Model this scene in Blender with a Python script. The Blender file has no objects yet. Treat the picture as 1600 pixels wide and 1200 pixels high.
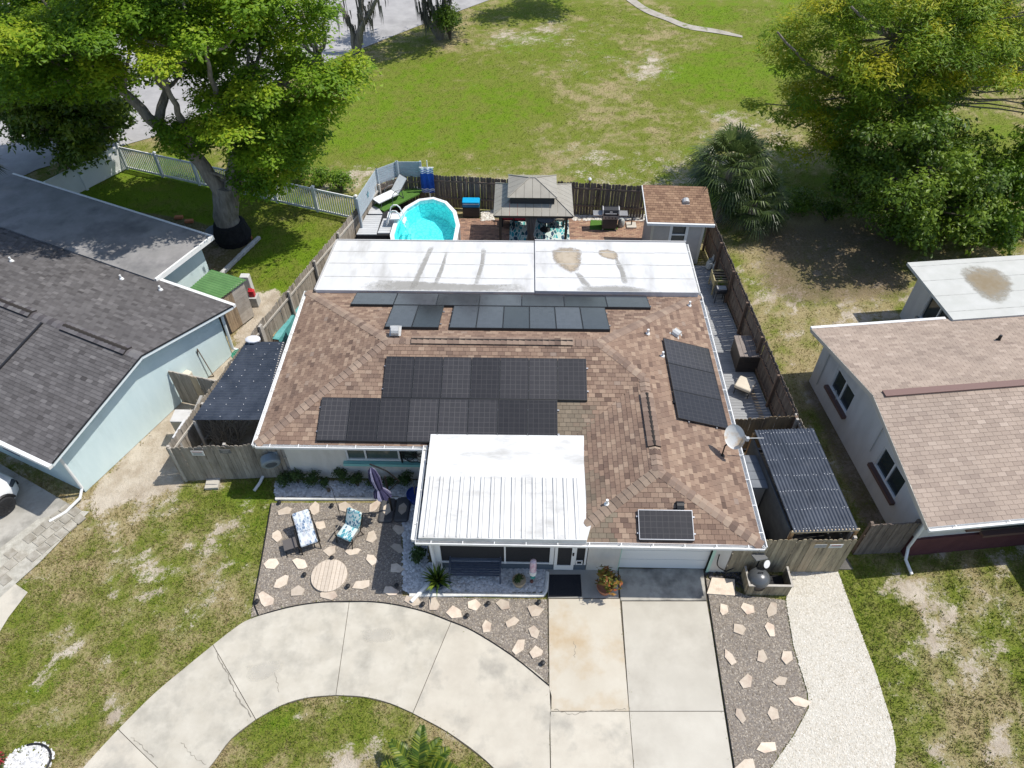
import bpy, math, random
import numpy as np
from mathutils import Vector, Matrix, noise as mnoise

random.seed(7)
RNG = np.random.default_rng(7)
SC = bpy.context.scene
COL = SC.collection
R = math.radians

# ------------------------------------------------------------ camera, sky, sun
CAM_H, PITCH, YAW, FPX = 20.5, 46.0, 1.0, 1130.0
cam_data = bpy.data.cameras.new('camera')
cam = bpy.data.objects.new('camera', cam_data)
COL.objects.link(cam)
cam.location = (0, 0, CAM_H)
cam.rotation_euler = (R(90 - PITCH), 0, R(YAW))
cam_data.sensor_width = 36
cam_data.lens = 36 * FPX / 1600
cam_data.clip_end = 900
SC.camera = cam

SUN_AZ, SUN_EL = 9.0, 60.0            # azimuth measured from +X towards +Y
world = bpy.data.worlds.new('World')
SC.world = world
world.use_nodes = True
wn = world.node_tree.nodes
wl = world.node_tree.links
sky = wn.new('ShaderNodeTexSky')
sky.sky_type = 'NISHITA'
sky.sun_disc = False
sky.sun_elevation = R(SUN_EL)
sky.sun_rotation = R(90 - SUN_AZ)
wl.new(sky.outputs[0], wn['Background'].inputs[0])
wn['Background'].inputs[1].default_value = 0.15
sd = bpy.data.lights.new('sun', 'SUN')
sd.energy = 4.3
sd.angle = R(0.5)
sd.color = (1.0, 0.955, 0.88)
so = bpy.data.objects.new('sun', sd)
COL.objects.link(so)
SUNV = Vector((math.cos(R(SUN_EL)) * math.cos(R(SUN_AZ)), math.cos(R(SUN_EL)) * math.sin(R(SUN_AZ)), math.sin(R(SUN_EL))))
so.rotation_euler = SUNV.to_track_quat('Z', 'Y').to_euler()
so.location = (20, 5, 40)
SC.view_settings.view_transform = 'Standard'
SC.view_settings.look = 'None'
SC.view_settings.gamma = 1
SC.view_settings.exposure = 0.22
SC.view_settings.use_curve_mapping = False

# ------------------------------------------------------------ survey helpers: where a sight line meets a plane of the place
_p, _y = R(PITCH), R(YAW)
FW = Vector((-math.sin(_y) * math.cos(_p), math.cos(_y) * math.cos(_p), -math.sin(_p)))
RT = Vector((math.cos(_y), math.sin(_y), 0))
UP = RT.cross(FW)
CP = Vector((0, 0, CAM_H))
def ray(x, y): return FW + RT * ((x - 800) / FPX) + UP * ((600 - y) / FPX)
def P(x, y, z=0.0):
    d = ray(x, y); return CP + d * ((z - CAM_H) / d.z)
def PY(x, y, Y):
    d = ray(x, y); return CP + d * (Y / d.y)
def PX(x, y, X):
    d = ray(x, y); return CP + d * (X / d.x)
def PP(x, y, o, n):
    d = ray(x, y); return CP + d * ((o - CP).dot(n) / d.dot(n))
def proj(p):
    v = Vector(p) - CP; d = v.dot(FW)
    return 800 + FPX * v.dot(RT) / d, 600 - FPX * v.dot(UP) / d

# ------------------------------------------------------------ materials
MATS = {}
def lin(c):
    return tuple(((v / 255) / 12.92 if v / 255 < 0.04045 else ((v / 255 + 0.055) / 1.055) ** 2.4) for v in c)
def mat(name, c1, c2=None, scale=3.0, detail=5, lo=0.35, hi=0.65, rough=0.8, bump=0.0, bscale=40.0, metal=0.0, rand=0.0,
        spec=0.4, tone=False, stretch=None, third=None, tscale=0.7, tlo=.5, thi=.7, trans=0.0, alpha=1.0, coat=0.0, ramp=None, objtone=False, lich=None, world_co=True):
    """principled material: two colours mixed by noise, a third by a wider noise, per object or per face brightness"""
    if name in MATS: return MATS[name]
    m = bpy.data.materials.new(name); m.use_nodes = True
    t = m.node_tree; N = t.nodes; L = t.links
    b = N['Principled BSDF']
    b.inputs['Roughness'].default_value = rough
    b.inputs['Metallic'].default_value = metal
    b.inputs['Specular IOR Level'].default_value = spec
    if coat: b.inputs['Coat Weight'].default_value = coat
    geo = N.new('ShaderNodeNewGeometry')
    src = geo.outputs['Position']
    if not world_co:
        tc = N.new('ShaderNodeTexCoord'); src = tc.outputs['Object']
    if stretch:
        mp = N.new('ShaderNodeMapping'); mp.inputs['Scale'].default_value = stretch; L.new(src, mp.inputs[0]); src = mp.outputs[0]
    def noise(s, d=detail):
        n = N.new('ShaderNodeTexNoise'); n.inputs['Scale'].default_value = s; n.inputs['Detail'].default_value = d
        n.inputs['Roughness'].default_value = 0.62; L.new(src, n.inputs['Vector']); return n.outputs[0]
    def mrange(s, a, bb):
        r = N.new('ShaderNodeMapRange'); r.inputs[1].default_value = a; r.inputs[2].default_value = bb; L.new(s, r.inputs[0]); return r.outputs[0]
    def mix(f, a, bb, mode='MIX'):
        x = N.new('ShaderNodeMix'); x.data_type = 'RGBA'; x.blend_type = mode
        if isinstance(f, (int, float)): x.inputs[0].default_value = f
        else: L.new(f, x.inputs[0])
        for i, v in ((6, a), (7, bb)):
            if isinstance(v, tuple): x.inputs[i].default_value = (*v[:3], 1)
            else: L.new(v, x.inputs[i])
        return x.outputs[2]
    tsrc = None
    if tone:
        a = N.new('ShaderNodeAttribute'); a.attribute_name = 'tone'; tsrc = a.outputs['Fac']
    if objtone:
        oi = N.new('ShaderNodeObjectInfo'); sp = N.new('ShaderNodeSeparateColor'); L.new(oi.outputs['Color'], sp.inputs[0]); tsrc = sp.outputs[0]
    if ramp:
        cr = N.new('ShaderNodeValToRGB'); e = cr.color_ramp.elements
        while len(e) < len(ramp): e.new(0.5)
        for i, cc in enumerate(ramp):
            e[i].position = i / (len(ramp) - 1); e[i].color = (*cc, 1)
        L.new(tsrc, cr.inputs[0]); col = cr.outputs[0]
        if c2: col = mix(mrange(noise(scale), lo, hi), col, mix(0.5, col, c2))
    else:
        col = mix(mrange(noise(scale), lo, hi), c1, c2) if c2 else mix(0.0, c1, c1)
    if third: col = mix(mrange(noise(tscale, 6), tlo, thi), col, third)
    if lich:
        if objtone: ls = sp.outputs[1]
        else:
            a2 = N.new('ShaderNodeAttribute'); a2.attribute_name = 'lich'; ls = a2.outputs['Fac']
        col = mix(ls, col, lich)
    if rand or (tone and not ramp):
        mr = N.new('ShaderNodeMapRange')
        if tone or objtone: L.new(tsrc, mr.inputs[0])
        else:
            oi = N.new('ShaderNodeObjectInfo'); L.new(oi.outputs['Random'], mr.inputs[0])
        rr = rand or 0.35
        mr.inputs[3].default_value = 1 - rr; mr.inputs[4].default_value = 1 + rr
        hs = N.new('ShaderNodeHueSaturation'); L.new(mr.outputs[0], hs.inputs['Value']); L.new(col, hs.inputs['Color']); col = hs.outputs[0]
    L.new(col, b.inputs['Base Color'])
    if bump:
        bp = N.new('ShaderNodeBump'); bp.inputs['Strength'].default_value = min(1, bump); bp.inputs['Distance'].default_value = 0.02
        L.new(noise(bscale, 3), bp.inputs['Height']); L.new(bp.outputs[0], b.inputs['Normal'])
    if trans:
        tr = N.new('ShaderNodeBsdfTranslucent'); ms = N.new('ShaderNodeMixShader'); ms.inputs[0].default_value = trans
        L.new(col, tr.inputs[0]); L.new(b.outputs[0], ms.inputs[1]); L.new(tr.outputs[0], ms.inputs[2])
        L.new(ms.outputs[0], N['Material Output'].inputs[0])
    if alpha < 1: b.inputs['Alpha'].default_value = alpha
    MATS[name] = m
    return m

# ------------------------------------------------------------ objects
ORG = {}                                   # origin in world coordinates of parents
def link(o, parent=None):
    COL.objects.link(o)
    if parent is not None: o.parent = parent
    return o
def thing(name, label, cat, loc=(0, 0, 0), rotz=0.0, group=None):
    o = bpy.data.objects.new(name, None); link(o)
    o.empty_display_size = 0.2
    o.location = loc; o.rotation_euler = (0, 0, rotz)
    ORG[o.name] = Vector(loc)
    return tag(o, label, cat, group)
def tag(o, label=None, cat=None, group=None, kind=None):
    if label: o['label'] = label
    if cat: o['category'] = cat
    if group: o['group'] = group
    if kind: o['kind'] = kind
    return o
def dup(root, loc, rotz=None, label=None, scale=None):
    """a copy of a thing with copies of its parts and sub-parts"""
    r = root.copy(); COL.objects.link(r); r.location = loc
    if rotz is not None: r.rotation_euler = (0, 0, rotz)
    if scale: r.scale = scale if isinstance(scale, tuple) else (scale,) * 3
    if label: r['label'] = label
    for ch in list(root.children):
        c = ch.copy(); COL.objects.link(c); c.parent = r
        for g in list(ch.children):
            d = g.copy(); COL.objects.link(d); d.parent = c
    return r

class MB:
    """collects shapes, then links them as one mesh object"""
    def __init__(s): s.v = []; s.f = []; s.t = []; s.l = []
    def add(s, vs, fs, tone=0.5, lich=0.0):
        o = len(s.v); s.v += [tuple(p) for p in vs]; s.f += [tuple(i + o for i in f) for f in fs]
        s.t += [tone] * len(fs); s.l += [lich] * len(fs); return s
    def box(s, x0, x1, y0, y1, z0, z1, M=None, tone=0.5):
        vs = [Vector((x, y, z)) for z in (z0, z1) for y in (y0, y1) for x in (x0, x1)]
        if M is not None: vs = [M @ p for p in vs]
        return s.add(vs, [(0, 2, 3, 1), (4, 5, 7, 6), (0, 1, 5, 4), (2, 6, 7, 3), (0, 4, 6, 2), (1, 3, 7, 5)], tone)
    def cbox(s, c, sx, sy, sz, rz=0, M=None, tone=.5):
        T = Matrix.Translation(Vector(c)) @ Matrix.Rotation(rz, 4, 'Z')
        if M is not None: T = M @ T
        return s.box(-sx / 2, sx / 2, -sy / 2, sy / 2, -sz / 2, sz / 2, T, tone)
    def rbox(s, c, sx, sy, sz, r=0.03, rz=0, M=None, n=3):
        """box with rounded upright edges and a softened top"""
        T = Matrix.Translation(Vector(c)) @ Matrix.Rotation(rz, 4, 'Z')
        if M is not None: T = M @ T
        def loop(ins, z):
            out = []
            for cx, cy, a0 in ((1, 1, 0), (-1, 1, 90), (-1, -1, 180), (1, -1, 270)):
                for k in range(n + 1):
                    a = R(a0 + 90 * k / n)
                    out.append(T @ Vector((cx * (sx / 2 - r) + (r - ins) * math.cos(a), cy * (sy / 2 - r) + (r - ins) * math.sin(a), z)))
            return out
        ls = [loop(r * .5, -sz / 2), loop(0, -sz / 2 + r * .6), loop(0, sz / 2 - r * .6), loop(r * .3, sz / 2 - r * .15), loop(r * .7, sz / 2)]
        return s.loft(ls, True)
    def loft(s, loops, caps=True, tone=.5):
        n = len(loops[0]); vs = [p for l in loops for p in l]; fs = []
        for i in range(len(loops) - 1):
            for j in range(n):
                a = i * n + j; b = i * n + (j + 1) % n
                fs.append((a, b, b + n, a + n))
        if caps: fs += [tuple(reversed(range(n))), tuple(range((len(loops) - 1) * n, len(loops) * n))]
        return s.add(vs, fs, tone)
    def beam(s, p, q, w, h, up=(0, 0, 1), tone=.5):
        p = Vector(p); q = Vector(q); d = (q - p); L = d.length; d = d / L
        u = Vector(up)
        if abs(d.dot(u)) > .98: u = Vector((0, 1, 0))
        sx = d.cross(u).normalized(); uz = sx.cross(d).normalized()
        vs = []
        for e in (p, q):
            for a, b in ((-1, -1), (1, -1), (1, 1), (-1, 1)): vs.append(e + sx * (a * w / 2) + uz * (b * h / 2))
        return s.add(vs, [(3, 2, 1, 0), (4, 5, 6, 7), (0, 1, 5, 4), (1, 2, 6, 5), (2, 3, 7, 6), (3, 0, 4, 7)], tone)
    def tube(s, pts, r, n=8, caps=True):
        pts = [Vector(p) for p in pts]
        rs = r if isinstance(r, (list, tuple)) else [r] * len(pts)
        loops = []; ref = None
        for i, p in enumerate(pts):
            d = (pts[min(i + 1, len(pts) - 1)] - pts[max(i - 1, 0)]).normalized()
            if ref is None: ref = d.orthogonal().normalized()
            ref = (ref - d * ref.dot(d)).normalized(); b = d.cross(ref)
            loops.append([p + (ref * math.cos(2 * math.pi * k / n) + b * math.sin(2 * math.pi * k / n)) * rs[i] for k in range(n)])
        return s.loft(loops, caps)
    def lathe(s, prof, c=(0, 0, 0), n=16, M=None, caps=True):
        c = Vector(c); loops = []
        for r, z in prof:
            l = [c + Vector((r * math.cos(2 * math.pi * k / n), r * math.sin(2 * math.pi * k / n), z)) for k in range(n)]
            loops.append([M @ p for p in l] if M is not None else l)
        return s.loft(loops, caps)
    def ball(s, c, rx, ry=None, rz=None, n=10, M=None):
        ry = ry or rx; rz = rz or rx; pr = []
        for i in range(1, n // 2 + 2):
            a = math.pi * i / (n // 2 + 2) - math.pi / 2; pr.append((math.cos(a), math.sin(a)))
        loops = []
        for r, z in pr:
            l = [Vector(c) + Vector((r * rx * math.cos(2 * math.pi * k / n), r * ry * math.sin(2 * math.pi * k / n), z * rz)) for k in range(n)]
            loops.append([M @ p for p in l] if M is not None else l)
        return s.loft(loops, True)
    def prism(s, poly, z0, z1, M=None, tone=.5):
        n = len(poly)
        vs = [Vector((p[0], p[1], z0)) for p in poly] + [Vector((p[0], p[1], z1)) for p in poly]
        if M is not None: vs = [M @ p for p in vs]
        a = sum(poly[i][0] * poly[(i + 1) % n][1] - poly[(i + 1) % n][0] * poly[i][1] for i in range(n))
        fs = [tuple(reversed(range(n))), tuple(range(n, 2 * n))] + [(i, (i + 1) % n, (i + 1) % n + n, i + n) for i in range(n)]
        if a < 0: fs = [tuple(reversed(f)) for f in fs]
        return s.add(vs, fs, tone)
    def quad(s, a, b, c, d, tone=.5): return s.add([a, b, c, d], [(0, 1, 2, 3)], tone)
    def mesh(s, name, org=None, smooth=False):
        me = bpy.data.meshes.new(name)
        vs = s.v if org is None else [(p[0] - org.x, p[1] - org.y, p[2] - org.z) for p in s.v]
        me.from_pydata(vs, [], s.f)
        if any(x != .5 for x in s.t):
            a = me.attributes.new('tone', 'FLOAT', 'FACE'); a.data.foreach_set('value', s.t)
        if any(s.l):
            a = me.attributes.new('lich', 'FLOAT', 'FACE'); a.data.foreach_set('value', s.l)
        if smooth:
            me.shade_smooth()
        me.update(); return me
    def build(s, name, m, parent=None, smooth=False, local=False, org=None, kind=None):
        """verts are in world coordinates unless local; the origin is the root's origin, or org for a top-level mesh"""
        o0 = Vector((0, 0, 0))
        if not local:
            if parent is not None: o0 = ORG.get(parent.name, o0)
            elif org is not None: o0 = Vector(org)
        o = bpy.data.objects.new(name, s.mesh(name, o0, smooth))
        if m: o.data.materials.append(m)
        link(o, parent)
        if parent is None: o.location = o0
        ORG[o.name] = o0
        if smooth and len(s.f) < 60000:
            try: o.data.set_sharp_from_angle(angle=R(38))
            except Exception: pass
        if kind: o['kind'] = kind
        return o
def struct(name, mb, m, smooth=False):
    return tag(mb.build(name, m, None, smooth), kind='structure')
def npmesh(name, V, F, m, parent=None, kind=None, tone=None, org=None):
    """big triangle / quad soup straight from numpy arrays"""
    me = bpy.data.meshes.new(name)
    o0 = Vector((0, 0, 0))
    if parent is not None: o0 = ORG.get(parent.name, o0)
    elif org is not None: o0 = Vector(org)
    V = np.asarray(V, dtype=np.float32) - np.array(o0, dtype=np.float32)
    k = F.shape[1]
    me.vertices.add(len(V)); me.vertices.foreach_set('co', V.ravel())
    me.loops.add(F.size); me.loops.foreach_set('vertex_index', F.astype(np.int32).ravel())
    me.polygons.add(len(F)); me.polygons.foreach_set('loop_start', np.arange(0, F.size, k, dtype=np.int32))
    me.polygons.foreach_set('loop_total', np.full(len(F), k, dtype=np.int32))
    me.update(calc_edges=True)
    if tone is not None:
        a = me.attributes.new('tone', 'FLOAT', 'FACE'); a.data.foreach_set('value', np.asarray(tone, dtype=np.float32))
    me.materials.append(m)
    o = bpy.data.objects.new(name, me); link(o, parent)
    if parent is None: o.location = o0
    ORG[o.name] = o0
    if kind: o['kind'] = kind
    return o

# ------------------------------------------------------------ numpy noise and polygons
_lat = RNG.random((256, 256))
def vnoise(x, y):
    xi = np.floor(x).astype(int); yi = np.floor(y).astype(int); fx = x - xi; fy = y - yi
    fx = fx * fx * (3 - 2 * fx); fy = fy * fy * (3 - 2 * fy)
    g = lambda a, b: _lat[a % 256, b % 256]
    return (g(xi, yi) * (1 - fx) + g(xi + 1, yi) * fx) * (1 - fy) + (g(xi, yi + 1) * (1 - fx) + g(xi + 1, yi + 1) * fx) * fy
def fbm(x, y, o=4):
    r = 0; a = .5; tot = 0
    for k in range(o):
        r = r + a * vnoise(x * 2 ** k + 17.3 * k, y * 2 ** k + 5.1 * k); tot += a; a *= .55
    return r / tot
def inpoly(x, y, poly):
    c = np.zeros(x.shape, bool); n = len(poly)
    for i in range(n):
        x1, y1 = poly[i][0], poly[i][1]; x2, y2 = poly[(i + 1) % n][0], poly[(i + 1) % n][1]
        if y1 == y2: continue
        k = ((y1 > y) != (y2 > y)) & (x < (x2 - x1) * (y - y1) / (y2 - y1) + x1); c ^= k
    return c
def sdist(x, y, poly):
    d = np.full(x.shape, 1e9); n = len(poly)
    for i in range(n):
        ax, ay = poly[i][0], poly[i][1]; bx, by = poly[(i + 1) % n][0], poly[(i + 1) % n][1]
        vx, vy = bx - ax, by - ay; t = np.clip(((x - ax) * vx + (y - ay) * vy) / (vx * vx + vy * vy + 1e-9), 0, 1)
        d = np.minimum(d, np.hypot(x - ax - t * vx, y - ay - t * vy))
    return np.where(inpoly(x, y, poly), d, -d)
def px(*pts, z=0.0): return [(lambda q: (q.x, q.y))(P(a, b, z)) for a, b in pts]
def smooth_line(pts, n=6):
    """Catmull-Rom through 2D points"""
    out = []
    for i in range(len(pts) - 1):
        p0 = pts[max(i - 1, 0)]; p1 = pts[i]; p2 = pts[i + 1]; p3 = pts[min(i + 2, len(pts) - 1)]
        for k in range(n):
            t = k / n
            out.append(tuple(.5 * ((2 * p1[j]) + (-p0[j] + p2[j]) * t + (2 * p0[j] - 5 * p1[j] + 4 * p2[j] - p3[j]) * t * t + (-p0[j] + 3 * p1[j] - 3 * p2[j] + p3[j]) * t ** 3) for j in (0, 1)))
    out.append(pts[-1]); return out
HARD = []          # polygons without grass
# ============================================================ GROUND
def lines(fine0, fine1, step, far0, far1):
    a = list(np.arange(fine0, fine1 + 1e-6, step)); s = step; x = fine1
    while x < far1: s *= 1.25; x += s; a.append(x)
    s = step; x = fine0; b = []
    while x > far0: s *= 1.25; x -= s; b.append(x)
    return np.array(b[::-1] + a)
gx = lines(-34, 34, .2, -420, 420); gy = lines(3.5, 62, .2, -120, 620)
GX, GY = np.meshgrid(gx, gy)
bare = np.zeros(GX.shape); lush = np.zeros(GX.shape); soil = np.zeros(GX.shape)
def paint(arr, poly, val, feather=.5):
    d = sdist(GX, GY, poly); m = np.clip(d / feather * .5 + .5, 0, 1); m = m * m * (3 - 2 * m)
    arr[:] = arr * (1 - m) + val * m
# how bare and how lush each patch of the ground is
field = px((-300, 330), (640, 300), (1100, 330), (1900, 420), (1900, -250), (-300, -250))
bare[:] = .34; lush[:] = .35
paint(bare, field, .22, 3); paint(lush, field, .56, 3)
paint(lush, px((480, 250), (520, 150), (640, 90), (800, 110), (860, 200), (760, 255), (560, 262)), 1.0, 3.5)
paint(lush, px((1040, 150), (1060, 80), (1210, 60), (1230, 150)), 1.0, 2.5)
paint(lush, px((1010, 0), (1180, 50), (1400, 60), (1400, -60), (1000, -60)), .9, 2)
paint(lush, px((780, 50), (850, 60), (850, 100), (780, 90)), .95, 2)
paint(bare, px((800, 60), (960, 40), (1000, 110), (1000, 160), (860, 130)), .39, 3)
paint(bare, px((720, 85), (775, 45), (880, 25), (900, 60), (800, 78)), .52, 2)
paint(bare, px((985, 95), (1020, 75), (1050, 105), (1030, 135), (985, 130)), .62, 1.6)
paint(bare, px((480, 285), (560, 262), (700, 268), (900, 262), (1100, 262), (1100, 300), (480, 305)), .52, 1.6)
paint(bare, px((640, 272), (560, 260), (540, 275), (600, 290)), .58, 1.2)
paint(bare, px((860, 225), (1090, 220), (1100, 280), (860, 275)), .50, 2.5)
paint(bare, px((1100, 165), (1230, 170), (1280, 250), (1180, 290), (1080, 230)), .54, 1.5)
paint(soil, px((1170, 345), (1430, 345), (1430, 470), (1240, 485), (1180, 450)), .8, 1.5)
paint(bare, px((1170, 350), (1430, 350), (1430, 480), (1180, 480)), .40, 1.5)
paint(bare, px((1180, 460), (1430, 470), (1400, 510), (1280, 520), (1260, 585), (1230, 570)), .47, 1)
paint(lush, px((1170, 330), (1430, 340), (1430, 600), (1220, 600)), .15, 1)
paint(lush, px((1210, 290), (1300, 285), (1300, 320), (1210, 325)), 1., 1)
paint(bare, px((1245, 590), (1290, 590), (1440, 820), (1350, 830)), .5, .4); paint(soil, px((1245, 590), (1290, 590), (1440, 820), (1350, 830)), .78, .4)
# neighbour's watered back yard
back_l = px((100, 300), (200, 250), (560, 320), (470, 455), (400, 470), (330, 400))
paint(bare, back_l, .02, .5); paint(lush, back_l, 1.1, .8)
paint(soil, px((215, 330), (300, 345), (395, 375), (355, 425), (320, 425), (300, 370)), 1.5, .3); paint(bare, px((215, 330), (300, 345), (395, 375), (355, 425), (320, 425), (300, 370)), .5, .3)
# sandy side yard
sidey = px((118, 800), (270, 640), (360, 545), (420, 470), (440, 480), (505, 395), (540, 400), (440, 700), (300, 700), (283, 762), (205, 800), (150, 835))
paint(bare, sidey, 1.15, .5)
paint(bare, px((390, 455), (440, 455), (430, 490), (380, 520)), 1.0, .5)
# front lawns
flawn = px((-200, 905), (30, 905), (130, 830), (270, 765), (420, 760), (425, 785), (390, 970), (250, 1085), (60, 1300), (-300, 1300))
paint(bare, flawn, .30, .5); paint(lush, flawn, .5, .5)
for poly, v, ft in (([(195, 880), (240, 860), (330, 830), (380, 850), (340, 890), (260, 930), (215, 950)], .63, 1.0), ([(300, 790), (390, 790), (380, 860), (310, 850)], .52, .8),
                    ([(80, 1000), (130, 990), (140, 1030), (90, 1040)], .58, .6), ([(155, 1020), (195, 1030), (190, 1075), (160, 1060)], .6, .5), ([(200, 1045), (225, 1060), (220, 1090), (200, 1085)], .56, .5),
                    ([(95, 1110), (125, 1105), (125, 1140), (100, 1175)], .66, .45), ([(165, 1095), (205, 1090), (200, 1120), (165, 1135)], .6, .45), ([(275, 960), (300, 950), (310, 985), (285, 1000)], .5, .5), ([(60, 1045), (90, 1050), (80, 1080), (40, 1080)], .5, .5),
                    ([(110, 800), (270, 760), (300, 790), (180, 850), (120, 860)], .56, .6)):
    paint(bare, px(*poly), v, ft)
paint(lush, px((120, 890), (200, 820), (280, 770), (310, 800), (180, 900), (60, 990)), .6, .8)
paint(lush, px((260, 780), (300, 770), (390, 760), (330, 790)), .75, .5)
island = px((330, 1215), (365, 1155), (440, 1104), (530, 1088), (640, 1115), (760, 1192), (830, 1300), (270, 1300))
paint(bare, island, .29, .4); paint(lush, island, .6, .4)
paint(bare, px((520, 1165), (600, 1160), (620, 1210), (500, 1210)), .48, .5)
rlawn = px((1312, 890), (1420, 880), (1700, 840), (1900, 1300), (1390, 1300), (1402, 1180), (1330, 950))
paint(bare, rlawn, .41, .4); paint(lush, rlawn, .5, .4)
for poly, v in (([(1380, 930), (1440, 920), (1470, 980), (1400, 990)], .5), ([(1490, 960), (1560, 950), (1600, 1000), (1520, 1010)], .48), ([(1500, 1045), (1560, 1040), (1560, 1070), (1500, 1070)], .55), ([(1440, 1150), (1480, 1145), (1475, 1190), (1440, 1190)], .6),
                ([(1540, 1130), (1600, 1120), (1600, 1170), (1550, 1160)], .6), ([(1580, 960), (1620, 950), (1620, 1000), (1580, 1000)], .56), ([(1390, 1060), (1410, 1060), (1420, 1100), (1400, 1100)], .5)):
    paint(bare, px(*poly), v, .6)
paint(lush, px((1312, 900), (1345, 950), (1400, 1120), (1440, 1150), (1430, 1200), (1400, 1200), (1330, 960)), .55, .4); paint(bare, px((1312, 900), (1345, 930), (1420, 1120), (1440, 1200), (1400, 1200), (1330, 960)), .25, .4)
NO = fbm(GX * .55, GY * .55, 5); NO2 = fbm(GX * 1.7 + 40, GY * 1.7, 4)
NO3 = fbm(GX * 4.1 + 7, GY * 4.1, 3)
nearf = np.clip((40 - GY) / 12, .6, 1)
BARE = bare - .09 * (1 - nearf) + ((NO - .5) * .5 + (NO2 - .5) * .75 + (NO3 - .5) * .5) * nearf
LUSH = lush + (fbm(GX * .22 + 9, GY * .22, 4) - .5) * 1.1 + (fbm(GX * .9, GY * .9 + 50, 3) - .5) * .7 + (fbm(GX * 2.6 + 3, GY * 2.6, 3) - .5) * .9
GZ = (NO - .5) * .03
V = np.stack([GX, GY, GZ - .02], -1).reshape(-1, 3)
ny, nx = GX.shape; ii = np.arange(ny * nx).reshape(ny, nx)
F = np.stack([ii[:-1, :-1], ii[:-1, 1:], ii[1:, 1:], ii[1:, :-1]], -1).reshape(-1, 4)

def ground_mat():
    m = bpy.data.materials.new('ground'); m.use_nodes = True; t = m.node_tree; N = t.nodes; L = t.links; b = N['Principled BSDF']
    b.inputs['Roughness'].default_value = .95; b.inputs['Specular IOR Level'].default_value = .1
    geo = N.new('ShaderNodeNewGeometry')
    def att(n): a = N.new('ShaderNodeAttribute'); a.attribute_name = n; return a.outputs['Fac']
    def noise(s, d=6, r=.65):
        n = N.new('ShaderNodeTexNoise'); n.inputs['Scale'].default_value = s; n.inputs['Detail'].default_value = d; n.inputs['Roughness'].default_value = r
        L.new(geo.outputs['Position'], n.inputs['Vector']); return n.outputs[0]
    def mth(op, a, bb):
        n = N.new('ShaderNodeMath'); n.operation = op
        for i, v in ((0, a), (1, bb)):
            if isinstance(v, (int, float)): n.inputs[i].default_value = v
            else: L.new(v, n.inputs[i])
        return n.outputs[0]
    def mr(s, a, bb, c=0, d=1):
        r = N.new('ShaderNodeMapRange'); r.interpolation_type = 'SMOOTHSTEP'
        for i, v in ((1, a), (2, bb), (3, c), (4, d)): r.inputs[i].default_value = v
        L.new(s, r.inputs[0]); return r.outputs[0]
    def mix(f, a, bb):
        x = N.new('ShaderNodeMix'); x.data_type = 'RGBA'
        if isinstance(f, (int, float)): x.inputs[0].default_value = f
        else: L.new(f, x.inputs[0])
        for i, v in ((6, a), (7, bb)):
            if isinstance(v, tuple): x.inputs[i].default_value = (*v, 1)
            else: L.new(v, x.inputs[i])
        return x.outputs[2]
    fine = noise(9, 5); fine2 = noise(26, 4, .7); mid = noise(1.4, 5)
    lv = mth('ADD', att('lush'), mth('MULTIPLY', mth('SUBTRACT', fine, .5), .9))
    dry = mix(mr(fine2, .35, .65), (.25, .20, .10), (.38, .32, .17))
    grn = mix(mr(fine2, .35, .65), (.105, .135, .018), (.20, .225, .04))
    g = mix(mr(lv, .1, .72), dry, grn)
    g = mix(mr(lv, .75, 1.25), g, mix(mr(fine2, .3, .7), (.09, .165, .010), (.165, .24, .016)))
    sand = mix(mr(mid, .35, .65), (.40, .335, .255), (.54, .475, .385))
    sand = mix(mr(noise(60, 3), .55, .72, 0, .55), sand, (.2, .155, .1))
    sl = mix(mr(fine, .35, .65), (.115, .085, .055), (.20, .15, .105))
    bv = mth('ADD', att('bare'), mth('ADD', mth('MULTIPLY', mth('SUBTRACT', fine, .5), .75), mth('MULTIPLY', mth('SUBTRACT', fine2, .5), .45)))
    c = mix(mr(bv, .44, .68), g, sand)
    c = mix(mr(mth('ADD', att('soil'), mth('MULTIPLY', mth('SUBTRACT', fine, .5), .8)), .4, .75, 0, .75), c, sl)
    L.new(c, b.inputs['Base Color'])
    bp = N.new('ShaderNodeBump'); bp.inputs['Strength'].default_value = .9; bp.inputs['Distance'].default_value = .05
    L.new(mth('ADD', fine2, fine), bp.inputs['Height']); L.new(bp.outputs[0], b.inputs['Normal'])
    return m
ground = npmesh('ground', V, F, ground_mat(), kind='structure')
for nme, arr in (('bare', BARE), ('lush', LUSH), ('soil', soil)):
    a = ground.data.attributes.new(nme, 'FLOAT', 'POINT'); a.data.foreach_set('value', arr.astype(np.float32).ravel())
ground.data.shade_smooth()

# ------------------------------------------------------------ paved surfaces
M_conc = mat('driveway_concrete', (.44, .40, .33), (.525, .485, .405), scale=1.5, detail=8, lo=.3, hi=.7, rough=.9, bump=.25, bscale=60, third=(.28, .265, .23), tscale=.8, tlo=.52, thi=.75, rand=.05)
M_conc_g = mat('grey_concrete', (.425, .395, .335), (.485, .455, .39), scale=.8, detail=8, rough=.9, bump=.25, bscale=60, third=(.33, .30, .25), tscale=.5, tlo=.5, thi=.8, rand=.04)
M_joint = mat('joint_dirt', (.07, .06, .045), (.12, .1, .075), scale=8, rough=1)
def shrink(poly, k=.012):
    cx = sum(p[0] for p in poly) / len(poly); cy = sum(p[1] for p in poly) / len(poly); o = []
    for x, y in poly:
        d = math.hypot(x - cx, y - cy); o.append((cx + (x - cx) * (1 - k / d), cy + (y - cy) * (1 - k / d)))
    return o
def slab(name, poly, parent, m, z1=.03, k=.012):
    return MB().prism(shrink(poly, k), -.08, z1).build(name, m, parent)
def sheet(name, poly, m, z, kind='structure'):
    return tag(MB().add([(x, y, z) for x, y in poly], [tuple(range(len(poly)))]).build(name, m), kind=kind)

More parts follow.
